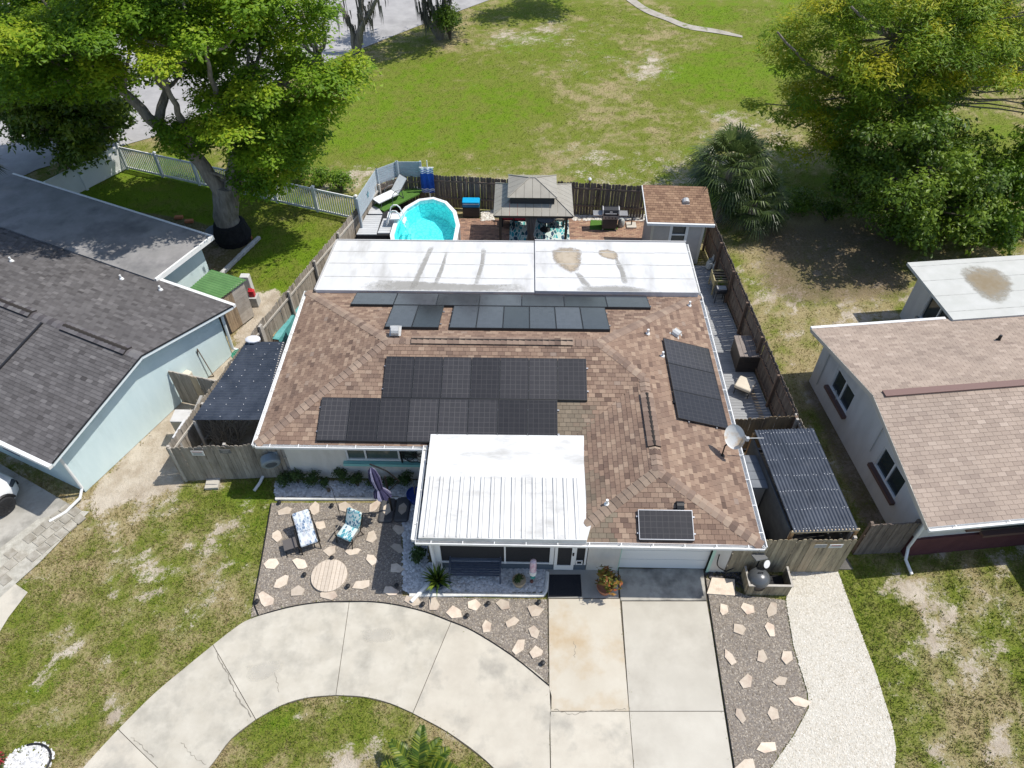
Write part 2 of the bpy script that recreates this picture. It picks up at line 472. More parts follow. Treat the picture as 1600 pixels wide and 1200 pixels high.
outer = [[(60, 1290), (130, 1200), (185, 1140)], [(185, 1140), (240, 1085), (290, 1043), (333, 1008)], [(333, 1008), (365, 983), (392, 967), (450, 950), (500, 942), (546, 941)],
         [(546, 941), (580, 941), (620, 946), (665, 957), (705, 972)], [(705, 972), (740, 987), (800, 1025), (858, 1072), (859, 1150), (862, 1300)]]
inner = [[(260, 1300), (290, 1243)], [(290, 1243), (330, 1197), (362, 1155), (400, 1125)], [(400, 1125), (440, 1103), (480, 1091), (525, 1087)],
         [(525, 1087), (570, 1090), (610, 1100), (645, 1115)], [(645, 1115), (700, 1145), (760, 1190), (800, 1235), (845, 1300)]]
alld = []
for o_, i_ in zip(outer, inner): alld += o_
for i_ in reversed(inner): alld += list(reversed(i_))
dpoly = px(*alld); HARD.append(dpoly)
M_stain = mat('stained_concrete', (.42, .385, .315), (.51, .475, .40), scale=1.7, detail=8, lo=.3, hi=.7, rough=.9, bump=.25, bscale=60, third=(.29, .272, .23), tscale=1.2, tlo=.47, thi=.78, rand=.04)
drive_loop = sheet('loop_driveway', dpoly, M_joint, .004)
for k, (o_, i_) in enumerate(zip(outer, inner)):
    poly = smooth_line(px(*o_), 4) + smooth_line(px(*reversed(i_)), 4)
    slab('slab', poly, drive_loop, M_stain if k in (1, 2, 3) else M_conc)
main_l = px((855, 900), (966, 900), (971, 968), (983, 1112), (998, 1300), (862, 1300), (858, 1075))
main_r = px((966, 900), (1099, 900), (1112, 985), (1145, 1200), (1161, 1300), (998, 1300), (983, 1112))
HARD += [main_l, main_r]
drv = sheet('driveway', px((855, 888), (1099, 888), (1112, 985), (1145, 1200), (1161, 1300), (862, 1300), (858, 1075)), M_joint, .004)
M_rust = mat('rust_stained_concrete', (.46, .415, .335), (.51, .47, .39), scale=.9, detail=8, rough=.9, bump=.25, bscale=60, third=(.41, .31, .19), tscale=.6, tlo=.47, thi=.7, rand=.02)
slab('slab', px((857, 936), (968.5, 936), (971, 968), (983, 1112), (860, 1112), (858, 1075)), drv, M_rust)
slab('slab', px((859, 1112), (983, 1112), (998, 1300), (862, 1300)), drv, M_conc)
slab('slab', px((971, 940), (1104, 940), (1112, 985), (1131, 1112), (983, 1112)), drv, M_conc_g)
slab('slab', px((983, 1112), (1131, 1112), (1145, 1200), (1161, 1300), (998, 1300)), drv, M_conc_g)
M_apron = mat('apron_concrete', (.34, .325, .285), (.44, .415, .365), scale=1.3, detail=7, rough=.9, bump=.3, third=(.13, .125, .115), tscale=.9, tlo=.45, thi=.65)
slab('apron', px((966, 889), (1099, 889), (1104, 939), (969, 939)), drv, M_apron, .034)
slab('entry_slab', px((855, 888), (965, 888), (967, 935), (856, 935)), drv, mat('entry_concrete', (.33, .315, .28), (.40, .38, .34), scale=1.2, detail=7, rough=.9, bump=.3), .034)

M_crack = mat('crack_dirt', (.17, .155, .125), (.27, .25, .21), scale=20, rough=1)
def crack(par, pts, w):
    p = smooth_line(px(*pts), 7); mb = MB(); l = []
    for i, (x, y) in enumerate(p):
        a = p[max(0, i - 1)]; b = p[min(len(p) - 1, i + 1)]; d = math.hypot(b[0] - a[0], b[1] - a[1]) + 1e-6; nx_, ny_ = -(b[1] - a[1]) / d, (b[0] - a[0]) / d; j = random.uniform(-.03, .03); k = w * random.uniform(.3, 1.1)
        l.append(((x + nx_ * (j - k), y + ny_ * (j - k), .0325), (x + nx_ * (j + k), y + ny_ * (j + k), .0325)))
    for i in range(len(l) - 1): mb.quad(l[i][0], l[i + 1][0], l[i + 1][1], l[i][1])
    mb.build('crack', M_crack, par)
for pts, w in (([(338, 1018), (350, 1043), (362, 1068), (374, 1095), (394, 1120)], .022), ([(428, 1052), (434, 1068), (437, 1082)], .01), ([(866, 1108), (890, 1116), (920, 1113), (950, 1109), (978, 1109)], .012), ([(206, 1152), (222, 1166), (240, 1185)], .012), ([(897, 1003), (898, 1015), (897, 1028)], .01), ([(284, 1160), (300, 1180), (322, 1196)], .009)):
    crack(drive_loop, pts, w)
def soft_mat(name, c1, c2, amt=1.0, sc=6.0):
    m = bpy.data.materials.new(name); m.use_nodes = True; t = m.node_tree; N = t.nodes; L = t.links; b = N['Principled BSDF']; b.inputs['Roughness'].default_value = .9; b.inputs['Specular IOR Level'].default_value = .1
    a = N.new('ShaderNodeAttribute'); a.attribute_name = 'core'; g = N.new('ShaderNodeNewGeometry'); n = N.new('ShaderNodeTexNoise'); n.inputs['Scale'].default_value = sc; n.inputs['Detail'].default_value = 7; n.inputs['Roughness'].default_value = .68; L.new(g.outputs['Position'], n.inputs['Vector'])
    s = N.new('ShaderNodeMath'); s.operation = 'MULTIPLY_ADD'; L.new(n.outputs[0], s.inputs[0]); s.inputs[1].default_value = 1.3; s.inputs[2].default_value = -.65; ad = N.new('ShaderNodeMath'); ad.operation = 'ADD'; L.new(a.outputs['Fac'], ad.inputs[0]); L.new(s.outputs[0], ad.inputs[1])
    r = N.new('ShaderNodeMapRange'); r.inputs[1].default_value = .2; r.inputs[2].default_value = .75; r.inputs[4].default_value = amt; L.new(ad.outputs[0], r.inputs[0]); L.new(r.outputs[0], b.inputs['Alpha'])
    x = N.new('ShaderNodeMix'); x.data_type = 'RGBA'; L.new(ad.outputs[0], x.inputs[0]); x.inputs[6].default_value = (*c1, 1); x.inputs[7].default_value = (*c2, 1); L.new(x.outputs[2], b.inputs['Base Color']); return m
def soft_stain(par, poly, m, zf, name='stain', keep=None):
    pts = smooth_line(list(poly) + [poly[0]], 4)[:-1]; n = len(pts); cx = sum(p[0] for p in pts) / n; cy = sum(p[1] for p in pts) / n; vs = [(cx, cy)]; co = [1.0]
    for f_, c in ((.45, .85), (.8, .45), (1.0, 0.0)):
        for x, y in pts: vs.append((cx + (x - cx) * f_, cy + (y - cy) * f_)); co.append(c)
    if keep: vs = [(x, max(keep, y)) for x, y in vs]
    fs = [(0, 1 + i, 1 + (i + 1) % n) for i in range(n)]
    for k in (0, 1): fs += [(1 + k * n + i, 1 + (k + 1) * n + i, 1 + (k + 1) * n + (i + 1) % n, 1 + k * n + (i + 1) % n) for i in range(n)]
    o = MB().add([(x, y, zf(y)) for x, y in vs], fs).build(name, m, par); at_ = o.data.attributes.new('core', 'FLOAT', 'POINT'); at_.data.foreach_set('value', co); return o
M_oil = soft_mat('oil_stain', (.34, .32, .27), (.24, .225, .19), .38); M_rustst = soft_mat('rust_stain', (.42, .35, .25), (.35, .26, .145), .5); M_lite = soft_mat('worn_patch', (.52, .49, .42), (.57, .54, .47), .4)
zd = lambda y: .0335
for pl, m_ in (([(560, 985), (610, 980), (620, 1000), (570, 1005)], M_lite), ([(380, 1040), (440, 1030), (440, 1050), (390, 1070)], M_lite)):
    soft_stain(drive_loop, px(*pl, z=.03), m_, zd)
# gravel yards with flagstones
M_gbase = mat('gravel_base', (.16, .14, .12), (.25, .22, .19), scale=18, detail=6, rough=1, bump=1, bscale=35)
gl = px((424, 786), (626, 786), (629, 931), (700, 934), (855, 937), (857, 1069), (800, 1023), (740, 985), (680, 960), (620, 944), (546, 939), (500, 940), (450, 948), (392, 965))
gr = px((1102, 903), (1164, 930), (1227, 938), (1238, 1010), (1260, 1082), (1262, 1106), (1238, 1150), (1203, 1200), (1160, 1268), (1147, 1200), (1114, 985))
shell = px((1236, 893), (1309, 893), (1330, 950), (1368, 1050), (1393, 1130), (1400, 1170), (1396, 1215), (1370, 1300), (1166, 1300), (1162, 1270), (1205, 1200), (1240, 1150), (1264, 1106), (1262, 1082), (1240, 1010), (1228, 938))
HARD += [gl, gr, shell]
g_left = sheet('gravel_yard', gl, M_gbase, .012)
g_right = sheet('gravel_strip', gr, M_gbase, .012)
M_shell = mat('shell_base', (.48, .45, .385), (.575, .545, .475), scale=22, detail=6, rough=1, bump=1, bscale=45, third=(.42, .39, .32), tscale=1.1, tlo=.55, thi=.8)
s_path = sheet('shell_path', shell, M_shell, .012)
def stones(name, polys, dens, r0, r1, m, z, seed, flat=.7, dark=0):
    g = np.random.default_rng(seed); C = []
    for poly in polys:
        a = np.array(poly); mn, mx = a.min(0), a.max(0); n = int((mx[0] - mn[0]) * (mx[1] - mn[1]) * dens)
        q = g.random((n, 2)) * (mx - mn) + mn; C.append(q[inpoly(q[:, 0], q[:, 1], poly)])
    C = np.concatenate(C); n = len(C); r = r0 + (r1 - r0) * g.random(n) ** 1.6
    th = g.random(n) * 6.28
    V = np.zeros((n, 6, 3)); 
    for k in range(5):
        a = th + k * 6.283 / 5; rr = r * (.7 + .6 * g.random(n))
        V[:, k, 0] = C[:, 0] + rr * np.cos(a); V[:, k, 1] = C[:, 1] + rr * np.sin(a); V[:, k, 2] = z - .004 + r * .25 * g.random(n)
    V[:, 5, 0] = C[:, 0] + (g.random(n) - .5) * r; V[:, 5, 1] = C[:, 1] + (g.random(n) - .5) * r; V[:, 5, 2] = z + r * flat * (.6 + .6 * g.random(n))
    base = (np.arange(n) * 6)[:, None, None]; F = base + np.array([[k, (k + 1) % 5, 5] for k in range(5)])[None]
    t = np.repeat(g.random(n), 5)
    return npmesh(name, V.reshape(-1, 3), F.reshape(-1, 3), m, kind='stuff', tone=t)
M_grav = mat('gravel_stone', (.2, .2, .2), tone=True, rough=.9, ramp=[(.12, .10, .078), (.195, .164, .13), (.255, .217, .173), (.31, .268, .217), (.40, .36, .305)])
M_rock = mat('white_rock', (.2, .2, .2), tone=True, rough=.9, ramp=[(.42, .42, .42), (.56, .56, .555), (.68, .68, .67)])
M_shst = mat('shell_stone', (.2, .2, .2), tone=True, rough=.9, ramp=[(.42, .38, .31), (.535, .50, .43), (.62, .59, .53)])
stones('gravel', [gl, gr], 800, .012, .028, M_grav, .014, 3)
stones('shell_gravel', [shell], 900, .012, .03, M_shst, .014, 4)
bed1 = px((430, 752), (668, 752), (668, 790), (628, 790), (628, 776), (430, 776)); bed2 = px((629, 776), (668, 776), (668, 880), (855, 890), (855, 923), (840, 926), (640, 929), (630, 920))
HARD += [bed1, bed2]
rockbed = sheet('rock_bed', bed1, mat('rock_bed_soil', (.34, .34, .33), (.52, .52, .51), scale=20, rough=1, bump=1), .014)
sheet('rock_bed', bed2, MATS['rock_bed_soil'], .018)
stones('white_rocks', [bed1, bed2], 430, .03, .075, M_rock, .02, 5)
M_flag = mat('flagstone', (.51, .43, .335), (.59, .505, .41), scale=6, detail=6, rough=.9, bump=.5, bscale=25, third=(.42, .32, .25), tscale=2.2, tlo=.5, thi=.72, rand=.22)
fl_left = [(445, 799), (491, 795), (539, 793), (585, 791), (500, 821), (433, 838), (580, 840), (516, 861), (551, 862), (623, 827), (621, 856), (582, 875), (424, 881), (469, 881), (440, 909), (465, 924), (416, 937), (514, 929), (565, 913), (620, 888), (610, 924),
           (644, 939), (678, 945), (710, 958), (740, 946), (787, 946), (760, 980), (799, 973), (835, 954), (834, 988), (810, 1011), (837, 1019), (605, 794), (631, 793)]
fl_right = [(1131, 953), (1169, 951), (1156, 983), (1139, 1026), (1190, 1026), (1166, 1064), (1156, 1118), (1206, 953), (1203, 983), (1230, 1026), (1220, 1064), (1250, 1096), (1208, 1116), (1198, 1167), (1165, 1198), (1130, 922)]
for par, lst in ((g_left, fl_left), (g_right, fl_right)):
    for (x, y) in lst:
        c = P(x, y, .03); n = random.choice((5, 5, 6)); a0 = random.random() * 6.28; L_ = random.uniform(.21, .31); W_ = random.uniform(.14, .21); pts = []; rz = random.choice((-.5, -.3, .4, 1.2, 1.9)) + random.uniform(-.3, .3)
        for k in range(n):
            a = a0 + 6.283 * k / n + random.uniform(-.3, .3); r = random.uniform(.85, 1.12); u, v = L_ * r * math.cos(a), W_ * r * math.sin(a)
            pts.append((c.x + u * math.cos(rz) - v * math.sin(rz), c.y + u * math.sin(rz) + v * math.cos(rz)))
        MB().prism(pts, .0, random.uniform(.045, .06)).build('flagstone', M_flag, par)
# rolled white edging and black edging
M_white = mat('white_paint', (.76, .76, .74), (.70, .70, .68), scale=3, rough=.55)
M_black = mat('black_plastic', (.012, .012, .013), rough=.5)
ed = MB()
arc = smooth_line(px(*outer[2]), 4)[9:] + smooth_line(px(*outer[3]), 4)[1:] + smooth_line(px(*outer[4][:4]), 4)[1:]
pts = [(x, y, .035) for x, y in smooth_line(px((424, 787), (410, 870), (393, 960)), 4)[:-1] + arc]
ed.tube(pts, .02, 5)
tag(ed.build('garden_edging', M_black, org=pts[0]), 'thin black plastic edging along the gravel yard and the loop driveway', 'edging')
ed = MB(); pts = [(x, y, .03) for x, y in px((1101, 898), (1114, 985), (1147, 1200), (1162, 1300))]; ed.tube(pts, .018, 5)
tag(ed.build('garden_edging', M_black, org=pts[0]), 'thin black edging between the straight driveway and the flagstone strip', 'edging')
M_curb = mat('white_curb', (.74, .73, .69), (.62, .60, .55), scale=5, rough=.9, bump=.6, bscale=25)
for poly, lab in (([(431, 780), (540, 780), (627, 780)], 'white painted edging curb in front of the row of bushes'), ([(640, 931), (740, 930), (835, 931), (850, 928), (854, 915), (855, 895)], 'white painted edging curb in front of the metal bench')):
    pts = [(x, y, .03) for x, y in smooth_line(px(*poly), 4)]
    tag(MB().tube(pts, .065, 7).build('edging_curb', M_curb, org=pts[0], smooth=True), lab, 'curb')

# street, path, neighbour's paving
M_asph = mat('street_asphalt', (.30, .29, .285), (.38, .37, .36), scale=.8, detail=8, rough=.95, bump=.2, third=(.24, .235, .23), tscale=.35, tlo=.5, thi=.75)
street = px((-260, 420), (-60, 320), (60, 264), (240, 214), (420, 130), (560, 78), (650, 42), (770, -2), (900, -60), (700, -200), (200, -130), (-150, 10), (-420, 130)); HARD.append(street)
MBs = MB(); MBs.add([(x, y, .03 if y < 45 else .05) for x, y in street], [tuple(range(len(street)))])
def drape(name, poly, m, dz):
    """sheet that follows the swells of the field"""
    a = np.array(poly); xs = np.arange(a[:, 0].min(), a[:, 0].max(), .8); ys = np.arange(a[:, 1].min(), a[:, 1].max(), .8)
    X, Y = np.meshgrid(xs, ys); Z = (fbm(X * .12, Y * .12, 3) - .5) * .9 * np.clip((Y - 40) / 18, 0, 1) * (np.abs(X) < 200) + dz
    idx = np.arange(X.size).reshape(X.shape); q = np.stack([idx[:-1, :-1], idx[:-1, 1:], idx[1:, 1:], idx[1:, :-1]], -1).reshape(-1, 4)
    cx = X.ravel()[q].mean(1); cy = Y.ravel()[q].mean(1); k = inpoly(cx, cy, poly)
    return npmesh(name, np.stack([X, Y, Z], -1).reshape(-1, 3), q[k], m, kind='structure')
sheet('street', street, M_asph, .01)
walk = px((985, -8), (1003, 12), (1025, 22), (1055, 30), (1075, 42), (1110, 48), (1150, 56), (1150, 60), (1105, 54), (1068, 48), (1040, 36), (1010, 28), (985, 15), (960, -8)); HARD.append(walk)
sheet('sidewalk', smooth_line(px((980, -12), (1008, 10), (1040, 24), (1075, 38), (1120, 46), (1160, 56)), 6) + list(reversed(smooth_line(px((962, -12), (1003, 17), (1040, 32), (1073, 45), (1118, 52), (1160, 59)), 6))), mat('old_path', (.31, .28, .235), (.40, .37, .32), scale=1.5, rough=.9, third=(.14, .16, .05), tscale=1.2, tlo=.55, thi=.65), .02)
ldrive = px((-200, 740), (0, 745), (112, 803), (40, 880), (-30, 950), (42, 935), (20, 968), (-2, 988), (-300, 1000)); 
sheet('neighbour_driveway', px((-240, 640), (-60, 690), (112, 790), (55, 838), (-160, 985), (-400, 940)), mat('old_concrete', (.31, .295, .26), (.40, .38, .34), scale=1.2, detail=8, rough=.9, bump=.3, third=(.2, .19, .165), tscale=1, tlo=.5, thi=.7), .02)
tip = px((-200, 900), (2, 898), (44, 926), (14, 965), (0, 988), (-200, 1010)); HARD += [tip, px((-240, 640), (-60, 690), (112, 790), (60, 850), (-100, 975), (-200, 960))]
sheet('neighbour_driveway', tip, M_conc, .026)
# old walkway of pavers beside the neighbour's car
wk = sheet('paver_walk', px((-120, 975), (-3, 860), (60, 812), (112, 797), (140, 800), (62, 880), (0, 935), (-60, 985)), mat('walk_base', (.33, .31, .26), (.47, .45, .39), scale=5, detail=8, rough=1, bump=.7), .03)
HARD.append(px((-120, 975), (-3, 860), (60, 812), (112, 797), (140, 800), (62, 880), (0, 935), (-60, 985)))
M_paver = mat('old_paver', (.25, .225, .18), (.40, .375, .32), scale=4, detail=6, rough=.95, bump=.5, rand=.12)
A = P(-10, 905); B = P(118, 800); d = (B - A); d.z = 0; Lw = d.length; d.normalize(); nn = Vector((d.y, -d.x, 0)); ang = math.atan2(d.y, d.x)
i = 0; s = 0.0
while s < Lw - .2:
    for r_ in range(3):
        if random.random() < .16: continue
        c = A + d * (s + .16 + random.uniform(-.01, .01) + (.1 if r_ % 2 else 0)) + nn * (-.35 + r_ * .36)
        MB().cbox((c.x, c.y, .03), .29, .33, .04 + random.uniform(0, .02), ang + random.uniform(-.03, .03)).build('paver', M_paver, wk)
    s += .33

# ------------------------------------------------------------ grass tufts
def grass():
    g = np.random.default_rng(11)
    zones = [(-24, 30, 4.0, 17, 270, .035, .10), (-26, 34, 17, 32, 90, .04, .09), (-30, 36, 32, 62, 34, .04, .085)]
    Vs = []; Fs = []; Ts = []; off = 0
    for x0, x1, y0, y1, dens, h0, h1 in zones:
        n = int((x1 - x0) * (y1 - y0) * dens)
        x = x0 + (x1 - x0) * g.random(n); y = y0 + (y1 - y0) * g.random(n)
        ix = np.clip(np.searchsorted(gx, x) - 1, 0, nx - 2); iy = np.clip(np.searchsorted(gy, y) - 1, 0, ny - 2)
        b = BARE[iy, ix]; l = LUSH[iy, ix]; so_ = soil[iy, ix]
        k = (g.random(n) < np.clip((.62 - b) * 2.6, 0, 1)) & (g.random(n) > so_ * .9)
        for hp in HARD: k &= sdist(x, y, hp) < .03
        for hp in NOGRASS: k &= ~inpoly(x, y, hp)
        x, y, l, b = x[k], y[k], l[k], b[k]; z = GZ[iy[k], ix[k]] - .03; n = len(x)
        nb = 3
        h = (h0 + (h1 - h0) * g.random((n, nb))); w = h * .42
        th = g.random((n, nb)) * 6.283; lean = h * (.3 + .9 * g.random((n, nb))); la = g.random((n, nb)) * 6.283
        cx = x[:, None] + (g.random((n, nb)) - .5) * h1; cy = y[:, None] + (g.random((n, nb)) - .5) * h1
        T = np.zeros((n, nb, 3, 3))
        T[..., 0, 0] = cx + w / 2 * np.cos(th); T[..., 0, 1] = cy + w / 2 * np.sin(th)
        T[..., 1, 0] = cx - w / 2 * np.cos(th); T[..., 1, 1] = cy - w / 2 * np.sin(th)
        T[..., 2, 0] = cx + lean * np.cos(la); T[..., 2, 1] = cy + lean * np.sin(la)
        T[..., :2, 2] = z[:, None, None]; T[..., 2, 2] = z[:, None] + h
        Vs.append(T.reshape(-1, 3)); Fs.append(np.arange(n * nb * 3).reshape(-1, 3) + off); off += n * nb * 3
        Ts.append(np.repeat(np.clip(l * .75 + .1 + (g.random(n) - .5) * .6, 0, 1), nb))
    m = mat('grass_blade', (.2, .2, .2), tone=True, rough=.8, spec=.15, trans=.25, ramp=[(.32, .25, .135), (.25, .22, .08), (.185, .205, .042), (.15, .215, .028), (.14, .24, .018)])
    npmesh('grass', np.concatenate(Vs), np.concatenate(Fs), m, kind='stuff', tone=np.concatenate(Ts))
NOGRASS = [[(-8.2, 11.4), (7, 11.4), (7, 25.6), (-8.2, 25.6)]]
# ============================================================ ROOF HELPERS
def clip2(poly, x0, x1, y0, y1):
    def cut(pl, f, isec):
        out = []
        for i in range(len(pl)):
            a, b = pl[i], pl[(i + 1) % len(pl)]
            fa, fb = f(a), f(b)
            if fa: out.append(a)
            if fa != fb: out.append(isec(a, b))
        return out
    def ix(v): return lambda a, b: (v, a[1] + (b[1] - a[1]) * (v - a[0]) / (b[0] - a[0]))
    def iy(v): return lambda a, b: (a[0] + (b[0] - a[0]) * (v - a[1]) / (b[1] - a[1]), v)
    for f, s in ((lambda p: p[0] >= x0, ix(x0)), (lambda p: p[0] <= x1, ix(x1)), (lambda p: p[1] >= y0, iy(y0)), (lambda p: p[1] <= y1, iy(y1))):
        if len(poly) < 3: return []
        poly = cut(poly, f, s)
    return poly
def parea(p): return abs(sum(p[i][0] * p[(i + 1) % len(p)][1] - p[(i + 1) % len(p)][0] * p[i][1] for i in range(len(p)))) / 2
class Shingles:
    def __init__(s, tw=.22, th=.15, thick=.016): s.items = []; s.tw = tw; s.th = th; s.k = thick
    def face(s, poly3, lich=None):
        """poly3: planar convex polygon, first two points along the eave from left to right seen from outside; a concave face comes in pieces"""
        p = [Vector(q) for q in poly3]; u = (p[1] - p[0]).normalized(); n = (p[1] - p[0]).cross(p[2] - p[0]).normalized()
        if n.z < 0: n = -n
        v = n.cross(u)
        if v.z < 0: v = -v
        o = p[0]; poly = [((q - o).dot(u), (q - o).dot(v)) for q in p]
        u0 = min(q[0] for q in poly); u1 = max(q[0] for q in poly); v0 = min(q[1] for q in poly); v1 = max(q[1] for q in poly)
        j = 0; vv = v0
        while vv < v1:
            st = (j * .37 % 1) * s.tw; uu = u0 - st
            while uu < u1:
                w = s.tw
                c = clip2(poly, uu + .004, uu + w - .004, vv, vv + s.th * 1.08)
                if len(c) >= 3 and parea(c) > .002:
                    full = abs(parea(c) - (w - .008) * s.th * 1.08) < 1e-4
                    tone = min(1, max(0, random.gauss(.5, .17)))
                    cen = o + u * (uu + w / 2) + v * (vv + s.th / 2)
                    s.items.append((full, cen, o, u, v, n, c, vv, tone, lich(cen) if lich else 0.0, uu))
                uu += w
            vv += s.th; j += 1
    def build(s, parent, m_attr, m_obj, singles=300, near=None):
        """the nearest ones each an object, the rest joined"""
        it = [i for i in s.items if i[0]]
        key = near or (lambda c: (c - CP).length)
        it.sort(key=lambda i: key(i[1])); chosen = set(id(i) for i in it[:singles])
        mb = MB(); org = ORG[parent.name]
        def lift(v, vv): return s.k * (1 - .85 * (v - vv) / (s.th * 1.08)) + .004
        tpl = None
        for i in s.items:
            full, cen, o, u, v, n, c, vv, tone, lich, uu = i
            if id(i) in chosen:
                if tpl is None:
                    W = s.tw - .008; H = s.th * 1.08; b = MB(); vs = []
                    for z in (0, 1):
                        for (a, d) in ((.0, 0.), (W, 0.), (W, H), (0., H)): vs.append((a, d, lift(d, 0) if z else -.004))
                    b.add(vs, [(3, 2, 1, 0), (4, 5, 6, 7), (0, 1, 5, 4), (1, 2, 6, 5), (2, 3, 7, 6), (3, 0, 4, 7)]); tpl = b.mesh('shingle'); tpl.materials.append(m_obj)
                ob = bpy.data.objects.new('shingle', tpl); link(ob, parent)
                q = o + u * (uu + .004) + v * vv - org
                Mx = Matrix((u, v, n)).transposed().to_4x4(); Mx.translation = q
                ob.matrix_local = Mx; ob.color = (tone, lich, 0, 1)
            else:
                k = len(c); top = [o + u * a + v * d + n * lift(d, vv) for a, d in c]; bot = [o + u * a + v * d - n * .004 for a, d in c]
                mb.add(bot + top, [tuple(range(k, 2 * k))] + [(e, (e + 1) % k, (e + 1) % k + k, e + k) for e in range(k)], tone, lich)
        if mb.v: mb.build('shingles', m_attr, parent, kind='stuff')
def ridge_caps(parent, a, b, n1, n2, m, w=.17, step=.2, tone=None, lich=0.0, name='ridge_cap', hh=.032):
    """folded caps from a (low) to b (high) lying on the two roof planes with normals n1, n2"""
    a = Vector(a); b = Vector(b); d = (b - a).normalized(); L_ = (b - a).length; n1 = Vector(n1); n2 = Vector(n2)
    s1 = d.cross(n1).normalized(); s2 = -d.cross(n2).normalized()
    up = (n1 + n2).normalized()
    if s1.z > 0: s1 = -s1
    if s2.z > 0: s2 = -s2
    mesh = None; k = int(L_ / step); st = L_ / max(1, k); org = ORG[parent.name]
    for i in range(k):
        if mesh is None:
            mb = MB(); vs = []
            for t, h in ((0, hh), (st * 1.12, .012)):
                vs += [d * t + s1 * w + n1 * h, d * t + up * (h + .004), d * t + s2 * w + n2 * h, d * t + s1 * w + n1 * -.004, d * t - up * .002, d * t + s2 * w - n2 * .004]
            mb.add(vs, [(0, 1, 7, 6), (1, 2, 8, 7), (0, 3, 4, 1), (1, 4, 5, 2), (0, 6, 9, 3), (2, 5, 11, 8)])
            mesh = mb.mesh(name); mesh.materials.append(m)
        o = bpy.data.objects.new(name, mesh); link(o, parent); o.location = a + d * (i * st) - org
        o.color = (min(1, max(0, random.gauss(.55, .25))) if tone is None else tone, lich, 0, 1)
def pnorm(a, b, c):
    n = (Vector(b) - Vector(a)).cross(Vector(c) - Vector(a)).normalized(); return n if n.z > 0 else -n
def wallmesh(mb, a, b, z0, z1, holes=(), t=.16, inward=None):
    """a wall slab from a to b (2D) with rectangular holes (s0, s1, z0, z1) along it, thickness t to the left of a->b"""
    a = Vector((a[0], a[1])); b = Vector((b[0], b[1])); d = (b - a); L_ = d.length; d /= L_; n = Vector((-d.y, d.x))
    xs = sorted(set([0, L_] + [h[0] for h in holes] + [h[1] for h in holes])); zs = sorted(set([z0, z1] + [h[2] for h in holes] + [h[3] for h in holes]))
    for i in range(len(xs) - 1):
        for j in range(len(zs) - 1):
            cx = (xs[i] + xs[i + 1]) / 2; cz = (zs[j] + zs[j + 1]) / 2
            if any(h[0] < cx < h[1] and h[2] < cz < h[3] for h in holes): continue
            p0 = a + d * xs[i]; p1 = a + d * xs[i + 1]
            M4 = Matrix(((d.x, n.x, 0, a.x), (d.y, n.y, 0, a.y), (0, 0, 1, 0), (0, 0, 0, 1)))
            mb.box(xs[i], xs[i + 1], 0, t, zs[j], zs[j + 1], M4)
def gutter(parent, pts, m, closed_in, hang=.9, name='gutter'):
    """open box gutter along an eave polyline; closed_in = unit vector towards the wall per segment"""
    for (a, b, inn) in pts:
        a = Vector(a); b = Vector(b); inn = Vector(inn); d = (b - a).normalized(); mb = MB()
        z = Vector((0, 0, 1))
        mb.beam(a - inn * .115 + z * -.03, b - inn * .115 + z * -.03, .014, .10)
        mb.beam(a + inn * .006 + z * -.03, b + inn * .006 + z * -.03, .014, .10)
        mb.beam(a - inn * .055 - z * .085, b - inn * .055 - z * .085, .11, .012)
        mb.beam(a - inn * .122 + z * .018, b - inn * .122 + z * .018, .028, .016)
        for e in (a, b): mb.cbox(e - inn * .055 - z * .035, .12 if abs(d.y) > .5 else .012, .012 if abs(d.y) > .5 else .12, .09)
        g = mb.build(name, m, parent)
        n = max(2, int((b - a).length / hang))
        hm = None; o0 = ORG[parent.name]
        for k in range(n):
            p = a + (b - a) * ((k + .5) / n)
            if hm is None:
                h = MB(); h.beam(-inn * .11, inn * .01, .025, .012); hm = h.mesh('hanger'); hm.materials.append(m)
            ho = bpy.data.objects.new('hanger', hm); link(ho, g); ho.location = p + z * .022 - o0

# ============================================================ MAIN HOUSE
BROWN = [lin(c) for c in ((104, 86, 76), (122, 101, 89), (137, 114, 99), (148, 125, 108), (162, 140, 121), (139, 122, 110))]
BROWN = [tuple(v * .88 for v in c) for c in BROWN]
LICH = tuple(v * .62 for v in lin((146, 136, 118)))
M_shA = mat('brown_shingle_field', (.2, .13, .09), (.13, .105, .09), scale=.7, lo=.45, hi=.95, tone=True, ramp=BROWN, rough=.95, bump=.4, bscale=120, lich=LICH, spec=.15, rand=.12)
M_shO = mat('brown_shingle_single', (.2, .13, .09), (.13, .105, .09), scale=.7, lo=.45, hi=.95, objtone=True, ramp=BROWN, rough=.95, bump=.4, bscale=120, lich=LICH, spec=.15, rand=.12)
M_cap = mat('brown_cap', (.2, .13, .09), None, objtone=True, ramp=[tuple(v * .78 for v in lin(c)) for c in ((114, 96, 86), (140, 120, 107), (160, 139, 123), (170, 150, 132))], rough=.95, bump=.3, bscale=120, lich=LICH, spec=.15)
M_stucco = mat('pale_stucco', (.62, .585, .52), (.68, .645, .58), third=(.52, .48, .42), tscale=1.1, tlo=.5, thi=.8, stretch=(1.5, 1.5, .4), scale=2, rough=.9, bump=.6, bscale=70)
M_stucco_b = mat('white_stucco', (.70, .69, .66), (.64, .63, .60), scale=2, rough=.9, bump=.6, bscale=70)
M_gut = mat('white_metal', (.74, .74, .73), (.66, .66, .64), scale=4, rough=.45)
M_glass = mat('window_glass', (.025, .035, .038), rough=.08, spec=.6)
M_under = mat('roof_deck', (.09, .065, .05), rough=1)
M_dark = mat('dark_inside', (.02, .02, .022), rough=.9)

